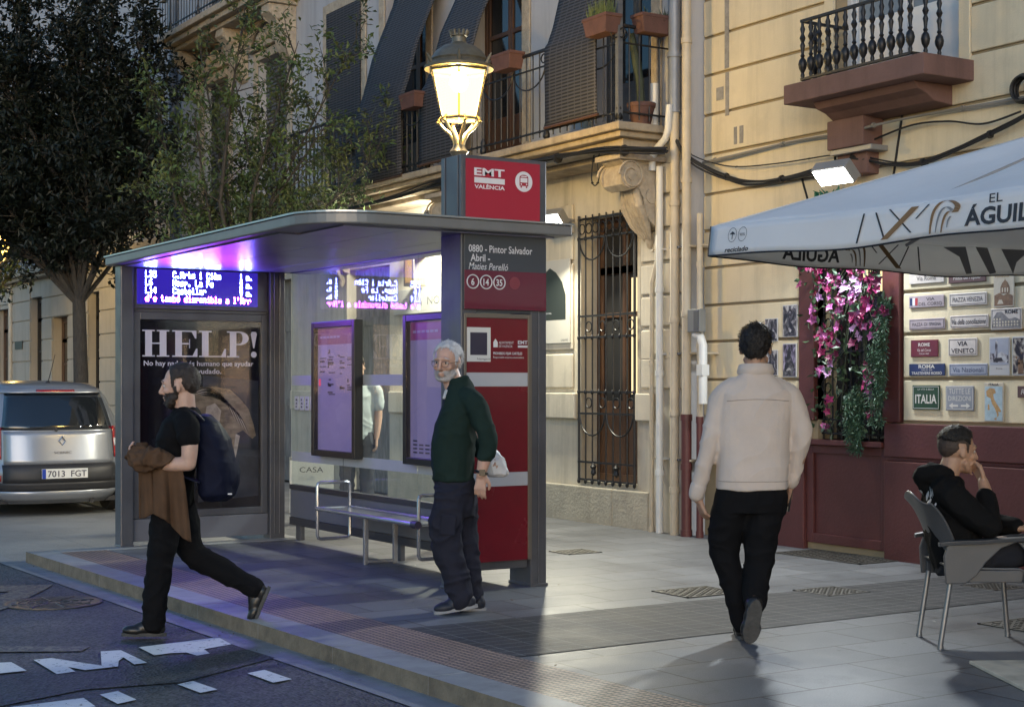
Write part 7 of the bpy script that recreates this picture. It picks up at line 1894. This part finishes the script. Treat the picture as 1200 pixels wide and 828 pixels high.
BP = thing('backpack', 'dark navy backpack on the back of the man stepping off the kerb', 'backpack', tuple(Fg.o), YAW)
mb = MB()
rings(mb, [(J(254,586,0),.10,.07,PI/2),(J(256,578,0),.15,.105,PI/2),(J(255,545,0),.16,.115,PI/2),(J(250,515,0),.155,.10,PI/2),(J(243,495,0),.135,.075,PI/2),(J(238,486,0),.08,.04,PI/2)], p=3)
ellipsoid(mb, J(272,556,0), (.05,.12,.11))
put_mesh('bag', fuse(mb, 0.009, 4, folds(0.008,(7,7,9),5)), cloth('navy_nylon',(0.006,0.008,0.022),500,0.6), BP)
for dy in (-.115,.115):
    mb = MB(); pts = spline([J(240,494,dy),J(226,482.5,dy),J(212,484,dy*1.05),J(197,500,dy*1.1),J(190,525,dy*1.15),J(205,552,dy*1.5),J(235,566,dy*1.35)],6)
    vs = []; 
    for i, p in enumerate(pts): vs += [p+Vector((0,-.025,0)),p+Vector((0,.025,0)),p+Vector((0.004,.025,.010)),p+Vector((0.004,-.025,.010))]
    fs = [(0,1,2,3)]+[(i*4+j,(i+1)*4+j,(i+1)*4+(j+1)%4,i*4+(j+1)%4) for i in range(len(pts)-1) for j in range(4)]+[tuple((len(pts)-1)*4+j for j in (3,2,1,0))]
    mb.add(vs, fs); mb.build('strap', MATS['navy_nylon'], BP, world=False)
mb = MB(); p = J(271,578,-.09); mb.box(p.x-.012,p.x+.012,p.y-.03,p.y-.02,p.z-.004,p.z+.004); mb.build('tag', print_white, BP, world=False)
CT = thing('coat', 'brown coat folded over the forearm of the man stepping off the kerb', 'coat', tuple(Fg.o), YAW)
mb = MB()
limb(mb, [J(158,531,-.15),J(168,537,-.23),J(180,537,-.245),J(194,539,-.245)], [.045,.066,.066,.050]); limb(mb, [J(166,529,.0),J(164,534,-.1),J(170,540,-.22)], [.05,.055,.06])
put_mesh('bundle', fuse(mb, 0.007, 2, folds(0.030,(15,12,15),2)), cloth('brown_wool',(0.090,0.052,0.031),300,0.9,0.2), CT)
def hang(ax0, ax1, top, bot0, bot1, dy, ph):
    vs = []; fs = []; nu, nv = 26, 22
    for i in range(nu+1):
        u = i/nu
        for k in range(nv+1):
            v = k/nv; b_ = bot0+(bot1-bot0)*u + 2.0*math.sin(u*7+ph)
            px = ax0+(ax1-ax0)*u + v*(3+9*u) - v*v*2; y = dy + 0.030*math.sin(u*9.5+ph+v*0.8)*(0.25+0.75*v) + 0.012*math.sin(u*21+ph*2)*v + 0.03*v
            vs.append(J(px, top+(b_-top)*v, y))
    for i in range(nu):
        for k in range(nv): fs.append((i*(nv+1)+k,(i+1)*(nv+1)+k,(i+1)*(nv+1)+k+1,i*(nv+1)+k+1))
    m_ = MB(); m_.add(vs, fs, 0, True); o_ = m_.build('hanging_panel', MATS['brown_wool'], CT, world=False, sharp=80)
    s_ = o_.modifiers.new('thick','SOLIDIFY'); s_.thickness = 0.014; s_.offset = 0; b = o_.modifiers.new('soft','BEVEL'); b.width = 0.004; b.segments = 2; b.limit_method = 'ANGLE'; b.angle_limit = 1.0
hang(163,188,538,606,598,-.20,0.4); hang(180,214,543,600,634,-.235,2.1); hang(172,206,540,596,618,-.16,1.2)

# ---------------- grey-haired man by the totem
Fg = Figure('grey haired man with glasses in a dark green jumper walking past the red totem', 540, 9.62, 0.0)
J, t = Fg.J, Fg.t
H2 = head_frame(J(525,425,0.0), (-0.40,-0.90,-0.13), (0.05,0,1)) @ Matrix.Scale(1.0,4)
mb = MB(); head_shapes(mb, H2, 1.08)
limb(mb, [H2 @ Vector((-.02,0,-.05)), J(534,456,0), J(538,470,0)], [.060,.063,.07])
rings(mb, [(J(534,590,0),.14,.10,PI/2),(J(533,540,0),.14,.10,PI/2),(J(538,500,0),.15,.09,PI/2),(J(540,468,0),.11,.07,PI/2)])
shL, elL, wrL = J(557,473,-.165), J(573,524,-.21), J(564.5,556,-.215)
shR, elR, wrR = J(532,474,.19), J(556,522,.22), J(573,535,.13)
limb(mb, [shL, elL], [.052,.043]); limb(mb, [elL, J(568,540,-.215), wrL], [.044,.040,.030])
limb(mb, [shR, elR], [.05,.042]); limb(mb, [elR, wrR], [.042,.03])
hand_shapes(mb, wrL, J(562,585,-.215)-wrL, (0.15,1,0), 0.55, 1); hand_shapes(mb, wrR, J(582,540,.08)-wrR, (0,-0.5,-1), 1.1, 1)
for a, b_, c in ((J(530,585,-.08),J(524,640,-.10),J(541,704,-.10)),(J(538,585,.08),J(546,645,.07),J(553,704,.05))): limb(mb, [a,b_,c], [.078,.052,.040])
put_mesh('body', fuse(mb, 0.0052, 3), skin_old, t)
face_details(t, H2, hair_gr)
put_cap('hair', hair_cap(H2, 1.08, hair_line(0.100,0.060,0.012), 0.011, 0.005, 40), hair_gr, t, (H2, 1800, 0.026, 3, 0.4))
put_cap('beard', hair_cap(H2, 1.08, beard_zone(-0.034,-0.110), 0.002, 0.0015), mat('beard_white',(0.36,0.335,0.325),0.7,var=0.25,vscale=50,bump=0.4,bscale=160), t, (H2, 900, 0.010, 4, 0.5, (0.3,0,-0.9)))
gm = mat('glasses_wire',(0.08,0.08,0.09),0.3,metal=0.8); mb = MB()
for s_ in (-1,1):
    mb.tube([H2 @ Vector((.104-.25*abs(a_)*0, .033*s_+math.cos(a)*.024, .004+math.sin(a)*.018)) for a in [i*PI/10 for i in range(20)] for a_ in (0,)], 0.0016, 5, closed=True)
    mb.tube([H2 @ Vector((.103,.057*s_,.010)), H2 @ Vector((.06,.083*s_,.014)), H2 @ Vector((-.005,.088*s_,.012))], 0.0016, 5)
mb.tube([H2 @ Vector((.105,.010,.008)), H2 @ Vector((.107,0,.011)), H2 @ Vector((.105,-.010,.008))], 0.0016, 5)
put_part(mb, 'glasses', gm, t)
mb = MB()
rings(mb, [(J(532,563,0),.165,.128,PI/2),(J(531,545,0),.17,.135,PI/2),(J(532,520,0),.175,.138,PI/2),(J(536,495,0),.185,.135,PI/2),(J(541,473,0),.178,.118,PI/2),(J(541,459,0),.135,.098,PI/2),(J(540,449,0),.088,.078,PI/2),(J(538,443,0),.068,.068,PI/2)])
limb(mb, [J(548,467,-.10), shL, J(570,505,-.20), J(573,524,-.21), J(569,535,-.215)], [.074,.074,.062,.056,.050])
limb(mb, [J(536,468,.10), shR, J(548,505,.215), elR, J(566,530,.17)], [.075,.075,.062,.056,.05])
limb(mb, [J(537,447,.05),J(530,448,-.04),J(537,446,-.07),J(547,443,-.04)], [.02,.022,.022,.02], 10, 4)
put_mesh('jumper', fuse(mb, 0.008, 4, folds(0.008,(7,7,9),6)), cloth('dark_green_knit',(0.013,0.026,0.022),260), t)
mb = MB(); limb(mb, [J(524,459,-.075),J(521,466,-.105)], [.016,.010], 8, 3); put_mesh('shirt_collar', fuse(mb,0.005,2), cloth('pale_shirt',(0.42,0.42,0.42)), t)
mb = MB()
rings(mb, [(J(534,605,0),.15,.125,PI/2),(J(534,580,0),.16,.13,PI/2),(J(533,560,0),.155,.122,PI/2)])
limb(mb, [J(531,582,-.08),J(524,612,-.10),J(525,640,-.105),J(535,675,-.10),J(541,701,-.10)], [.118,.110,.094,.086,.078])
limb(mb, [J(540,582,.08),J(543,615,.08),J(547,650,.07),J(550,678,.06),J(553,699,.05)], [.115,.100,.084,.078,.072])
put_mesh('trousers', fuse(mb, 0.009, 3, folds(0.017,(7,7,10),14)), cloth('navy_cargo_cotton',(0.020,0.021,0.032),350), t)
mb = MB(); p = J(520,615,-.2); mb.obox((p.x+.03,p.y,p.z), (.05,.012,.065), Matrix.Rotation(0.1,3,'Y')); mb.build('pocket', MATS['navy_cargo_cotton'], t, world=False, bevel=0.012)
grey_sole = mat('grey_rubber_sole',(0.25,0.25,0.26),0.7)
shoe('shoe', t, J(560,711,-.10), J(510,719.5,-.13), (0.1,0,1), mat('navy_trainer',(0.014,0.016,0.026),0.6,var=0.2), grey_sole, 0.05)
shoe('shoe', t, J(570,715,.05), J(525,716.5,.03), (0,0,1), MATS['navy_trainer'], grey_sole, 0.052)
mb = MB(); wd = (J(563,560,-.215)-J(566,548,-.215)).normalized(); u_, v_w = frame_of(wd); c = J(564.8,553,-.215)
mb.tube([c+(u_*math.cos(a)+v_w*math.sin(a))*.036 for a in [i*PI/9 for i in range(18)]], 0.009, 8, closed=True)
mb.obox(c+Vector((0.006,-.038,0)), (.018,.006,.019), Matrix.Identity(3)); mb.build('watch', mat('watch_black',(0.012,0.012,0.013),0.3), t, world=False)
BG = thing('carrier_bag', 'white plastic bag held behind the grey haired man', 'bag', tuple(Fg.o), YAW)
mb = MB(); rings(mb, [(J(584,558,.10),.05,.035,0),(J(583,555,.10),.075,.06,0),(J(581,543,.10),.07,.065,0),(J(578,530,.10),.05,.045,0),(J(575,521,.11),.02,.02,0)])
put_mesh('sack', fuse(mb, 0.006, 3, folds(0.010,(16,16,9),4)), mat('white_plastic_film',(0.55,0.55,0.56),0.4,var=0.06,vscale=30), BG)
mb = MB(); mb.tube([J(575,522,.11),J(577,534,.10),J(580,540,.085)], 0.008, 6); mb.build('handle', MATS['white_plastic_film'], BG, world=False)

# ---------------- man seen from behind in a cream jacket
Fg = Figure('dark haired man in a cream jacket and black trousers walking away', 880, 8.52, 0.0)
J, t = Fg.J, Fg.t
H3 = head_frame(J(886,408,0.02), (0.22,1,-0.02))
mb = MB(); head_shapes(mb, H3)
limb(mb, [H3 @ Vector((-.02,0,-.05)), J(886,437,0), J(885,450,0)], [.058,.062,.075])
rings(mb, [(J(882,590,0),.15,.10,0),(J(882,540,0),.15,.10,0),(J(884,490,0),.17,.10,0),(J(886,452,0),.14,.07,0)])
shL, elL, wrL = J(849,466,0), J(832,520,-.02), J(819,584,.045)
shR, elR, wrR = J(925,466,0), J(941,512,-.03), J(927,568,.055)
limb(mb, [shL, elL, wrL], [.05,.042,.029]); limb(mb, [shR, elR, wrR], [.05,.042,.029])
hand_shapes(mb, wrL, J(827,606,.05)-wrL, (1,0.35,0.2), 0.75, -1); hand_shapes(mb, wrR, J(926,592,.09)-wrR, (-1,0.3,0), 0.9, 1)
for a, b_, c in ((J(862,585,.0),J(854,650,.06),J(871,726,.05)),(J(902,585,0),J(891,655,.0),J(885,706,-.12))): limb(mb, [a,b_,c], [.075,.052,.040])
put_mesh('body', fuse(mb, 0.0052, 3), skin_tan, t)
face_details(t, H3, hair_dk)
put_cap('hair', hair_cap(H3, 1.0, hair_line(0.092,0.052,0.006,-0.082), 0.016, 0.007, 26), hair_dk, t, (H3, 2400, 0.026, 5, 0.55))
mb = MB()
rings(mb, [(J(881.5,573,0),.199,.140,0),(J(882,566,0),.200,.141,0),(J(882,545,0),.199,.138,0),(J(883,510,0),.203,.134,0),(J(884.5,480,0),.210,.126,0),(J(886,462,0),.205,.118,0),(J(886,450,0),.16,.098,0),(J(886,441,0),.105,.082,0),(J(886,436,0),.082,.078,0)], p=2.7)
limb(mb, [J(862,457,0), J(848,466,0), J(838,495,-.01), J(832,522,-.02), J(824,552,.01), J(817.5,577,.035)], [.078,.071,.060,.054,.047,.042])
limb(mb, [J(910,457,0), J(926,466,0), J(937,492,-.02), J(940,514,-.03), J(934,540,.01), J(928,562,.045)], [.078,.073,.062,.055,.047,.042])
put_mesh('jacket', fuse(mb, 0.008, 2, folds(0.009,(5,5,6),21)), cloth('cream_wool',(0.53,0.455,0.40),300,0.9,0.05), t)
mb = MB(); cs = []
for i in range(25):
    a = PI*1.02 + (2*PI*0.98)*i/24 - PI*0.5 - PI*0.5
for k, (r_, z) in enumerate(((.090,438.5),(.098,434.5),(.087,426),(.082,425.5),(.084,430),(.082,438))):
    for i in range(29):
        a = -PI*0.5 + (i/28-0.5)*2*PI*0.82; c = J(886,z,0); cs.append(Vector((c.x+math.cos(a)*r_*1.06, c.y+math.sin(a)*r_*0.95, c.z-0.012*(1-math.sin(a)*-1)*0.5)))
fs = [(k*29+i,k*29+i+1,((k+1)%6)*29+i+1,((k+1)%6)*29+i) for k in range(6) for i in range(28)]
mb.add(cs, fs, 0, True); mb.build('collar', MATS['cream_wool'], t, world=False, sharp=50)
seam = mat('jacket_seam',(0.33,0.28,0.245),0.9)
jb = [o_ for o_ in t.children if o_.name.startswith('jacket')][0]
bvh = BVHTree.FromPolygons([v.co for v in jb.data.vertices], [p.vertices[:] for p in jb.data.polygons])
def on_back(px, py):
    p = J(px,py,0); h = bvh.ray_cast(Vector((p.x,-1.0,p.z)), Vector((0,1,0))); return h[0]+Vector((0,-0.0015,0)) if h[0] else None
for line in ([(850+i*2.0, 469.5-2.0*math.sin(PI*i/36)) for i in range(37)], [(841+i*2.0, 562.5) for i in range(42)]):
    q = [on_back(*a) for a in line]; q = [a for a in q if a]
    if len(q) > 3: mb = MB(); mb.tube(q, 0.0022, 5); mb.build('seam', seam, jb, world=False)
mb = MB()
for c, d_ in ((J(817.5,576,.035), J(817.5,577,.035)-J(824,552,.01)),(J(928,561,.045), J(928,562,.045)-J(934,540,.01))):
    mb = MB(); limb(mb, [c-d_.normalized()*.03, c+d_.normalized()*.012], [.047,.045]); put_mesh('cuff', fuse(mb,.006,2), MATS['cream_wool'], t)
mb = MB()
rings(mb, [(J(882,600,0),.185,.12,0),(J(882,580,0),.195,.13,0),(J(882,562,0),.19,.125,0)])
limb(mb, [J(860,585,0),J(852,612,.03),J(850,648,.06),J(862,690,.06),J(870.5,730,.05)], [.105,.100,.085,.070,.056])
limb(mb, [J(902,585,0),J(893.5,615,.0),J(890,660,-.01),J(886,692,-.07),J(886,708,-.10)], [.105,.102,.082,.068,.060])
put_mesh('trousers', fuse(mb, 0.009, 3, folds(0.010,(7,7,9),27)), black_cloth, t)
shoe('shoe', t, J(870,749.5,.02), J(868,741.5,.27), (0,0,1), w=0.046)
shoe('shoe', t, J(887.5,703.5,-.20), J(879,753,-.12), (0.02,0.97,0.24), w=0.058)
PH = thing('phone', 'dark phone held in the right hand of the man in the cream jacket', 'phone', tuple(Fg.o), YAW)
p = J(926,584,.075); mb = MB(); mb.obox(p, (.005,.035,.072), Matrix.Rotation(0.15,3,'Y')); mb.build('case', mat('phone_black',(0.02,0.02,0.022),0.25), PH, world=False, bevel=0.006)
mb = MB(); mb.obox(p+Vector((-.0062,0,0)), (.0008,.032,.068), Matrix.Rotation(0.15,3,'Y')); mb.build('screen', mat('phone_screen',(0.01,0.01,0.012),0.15), PH, world=False)

# ---------------- seated man at the terrace
Fg = Figure('man with short dark hair in a black hoodie, seated with his hand at his mouth', 1141.8, 8.445, 0.0)
J, t = Fg.J, Fg.t
H4 = head_frame(J(1122.5,528.5,0.0), (0.965,0.20,-0.13))
mb = MB(); head_shapes(mb, H4, 1.0)
limb(mb, [H4 @ Vector((-.02,0,-.05)), J(1110,560,0), J(1106,574,0)], [.056,.060,.07])
rings(mb, [(J(1126,655,0),.15,.11,PI/2),(J(1118,620,0),.14,.10,PI/2),(J(1112,590,0),.15,.09,PI/2),(J(1108,568,0),.12,.07,PI/2)])
shR, elR, wrR = J(1116,580,-.18), J(1160,617,-.225), H4 @ Vector((.135,-.075,-.150))
shL, elL, wrL = J(1110,578,.19), J(1160,612,.17), J(1192,618,.02)
limb(mb, [shR, elR], [.05,.042]); limb(mb, [elR, elR.lerp(wrR,0.5)+Vector((.012,0,0)), wrR], [.042,.040,.029]); limb(mb, [shL, elL, wrL], [.05,.04,.03])
hand_shapes(mb, wrR, (H4 @ Vector((.118,-.012,-.066)))-wrR, H4.to_3x3() @ Vector((-1,0.2,0.25)), 1.45, 1, 1.0); hand_shapes(mb, wrL, Vector((1,-0.4,0)), (0,0.2,-1), 0.6, 1)
for s_ in (-1,1): limb(mb, [J(1128,650,.10*s_), J(1222,645,.13*s_), J(1232,738,.13*s_)], [.078,.055,.042])
put_mesh('body', fuse(mb, 0.0052, 3), skin_tan, t)
face_details(t, H4, hair_dk)
put_cap('hair', hair_cap(H4, 1.0, hair_line(0.090,0.066,0.056,0.050), 0.015, 0.006, 35), hair_dk, t, (H4, 1800, 0.020, 6, 0.6, (0.9,0,-0.2)))
put_cap('fade', hair_cap(H4, 1.0, lambda x,y,z: abs(y) < 0.084 and z < 0.066 and hair_line(0.2,0.2,0.008,-0.040)(x,y,z), 0.0035, 0.001), mat('shaved_hair',(0.040,0.026,0.020),0.7,var=0.3,vscale=60), t)
mb = MB(); limb(mb, [H4 @ Vector((.092,.026,-.050)), H4 @ Vector((.104,.008,-.045)), H4 @ Vector((.104,-.008,-.045)), H4 @ Vector((.092,-.026,-.050))], [.004,.0055,.0055,.004], 8, 3); put_part(mb, 'moustache', hair_dk, t)
mb = MB()
rings(mb, [(J(1126,668,0),.18,.14,PI/2),(J(1122,645,0),.185,.15,PI/2),(J(1115,615,0),.195,.145,PI/2),(J(1110,590,0),.20,.128,PI/2),(J(1108,572,0),.165,.105,PI/2),(J(1110,560,0),.09,.08,PI/2)])
limb(mb, [J(1110,574,-.10), shR, J(1138,600,-.215), elR], [.085,.085,.075,.066]); limb(mb, [elR, elR.lerp(wrR,0.45)+Vector((.01,0,0)), elR.lerp(wrR,0.70)], [.064,.058,.048])
limb(mb, [J(1108,572,.10), shL, J(1138,598,.20), elL, J(1190,617,.04)], [.085,.085,.075,.064,.048])
limb(mb, [J(1114,556,-.085),J(1100,552,-.075),J(1086,556,-.03),J(1083,560,.03),J(1096,552,.075),J(1112,553,.085)], [.030,.046,.056,.056,.046,.03], 12, 4)
limb(mb, [J(1092,548,-.04),J(1084,565,0),J(1094,578,.0)], [.035,.05,.04], 12, 4)
limb(mb, [J(1118,563,-.07),J(1125,566,0.0),J(1118,562,.07)], [.03,.03,.03], 10, 4)
put_mesh('hoodie', fuse(mb, 0.008, 4, folds(0.010,(7,7,8),33)), cloth('black_fleece',(0.006,0.006,0.0065),300), t)
hd = [o_ for o_ in t.children if o_.name.startswith('hoodie')][0]
bvh = BVHTree.FromPolygons([v.co for v in hd.data.vertices], [p.vertices[:] for p in hd.data.polygons])
mb = MB(); rg = random.Random(5)
for i in range(26):
    px, py = rg.uniform(1083,1099), rg.uniform(570,602); p = J(px,py,0); h = bvh.ray_cast(Vector((-0.8,rg.uniform(-.14,.02),p.z)), Vector((1,0.0,0)))
    if h[0]:
        n_ = h[1]; u_, v_ = frame_of(n_); c = h[0]+n_*0.002; r_ = rg.uniform(.007,.017)
        mb.add([c+(u_*math.cos(a)*r_+v_*math.sin(a)*r_*1.5) for a in (0.2,1.3,2.4,3.3,4.4,5.4)], [(0,1,2,3,4,5)])
if mb.v: mb.build('back_print', mat('print_silver',(0.5,0.5,0.5),0.4), hd, world=False)
mb = MB()
rings(mb, [(J(1126,672,0),.19,.15,PI/2),(J(1128,652,0),.19,.15,PI/2)])
for s_ in (-1,1): limb(mb, [J(1130,652,.10*s_), J(1175,648,.115*s_), J(1222,645,.13*s_), J(1228,690,.13*s_), J(1232,735,.13*s_)], [.10,.095,.078,.068,.06])
put_mesh('trousers', fuse(mb, 0.009, 3, folds(0.010,(9,7,8),39)), cloth('dark_denim',(0.016,0.017,0.022)), t)
for s_ in (-1,1):
    h = J(1228,753,.13*s_); h.z = 0; shoe('shoe', t, h, h+Vector((0.265,0,0)), (0,0,1), w=0.048)

# ---------------- someone behind the shelter glass
Fg = Figure('person in a pale T-shirt standing behind the shelter glass next to the map', 419, 15.6, 0.0)
J, t = Fg.J, Fg.t
H5 = head_frame((-0.01,0,1.60), (0.5,0.86,0))
mb = MB(); head_shapes(mb, H5); limb(mb, [H5 @ Vector((-.02,0,-.05)), (0,0,1.42)], [.055,.065])
rings(mb, [((0,0,.9),.15,.10,0.5),((0,0,1.15),.14,.10,0.5),((0,0,1.35),.16,.09,0.5),((0,0,1.42),.1,.07,0.5)])
for s_ in (-1,1):
    q = [Vector((.185*s_,.04*s_,1.36)), Vector((.215*s_,.03,1.12)), Vector((.20*s_,-.02,.88))]; limb(mb, q, [.05,.042,.028]); hand_shapes(mb, q[-1], (0,-.1,-1), (-s_,0,0), 0.5, s_)
    limb(mb, [(.09*s_,0,.9),(.10*s_,0.02,.48),(.10*s_,-.02,.08)], [.075,.05,.04])
put_mesh('body', fuse(mb, 0.006, 3), skin_pale, t)
put_cap('hair', hair_cap(H5, 1.0, hair_line(), 0.014), hair_br, t)
mb = MB(); rings(mb, [((0,0,.86),.18,.125,0.5),((0,0,1.1),.18,.125,0.5),((0,0,1.3),.195,.12,0.5),((0,0,1.40),.15,.09,0.5),((0,0,1.44),.08,.07,0.5)])
for s_ in (-1,1): limb(mb, [(.12*s_,.03*s_,1.39),(.187*s_,.04*s_,1.36),(.212*s_,.03,1.20)], [.07,.07,.065])
put_mesh('t_shirt', fuse(mb, 0.009, 3, folds(0.008,(7,7,8),51)), cloth('pale_jersey',(0.45,0.50,0.52)), t)
mb = MB(); rings(mb, [((0,0,.80),.17,.12,0.5),((0,0,.92),.165,.115,0.5)])
for s_ in (-1,1): limb(mb, [(.09*s_,0,.86),(.10*s_,.02,.48),(.10*s_,-.02,.07)], [.10,.078,.065])
put_mesh('trousers', fuse(mb, 0.010, 3, folds(0.010,(7,7,9),55)), cloth('grey_denim',(0.05,0.055,0.07)), t)
for s_ in (-1,1): shoe('shoe', t, (.10*s_-.03,-.08,0), (.10*s_+.09,.15,0), (0,0,1))
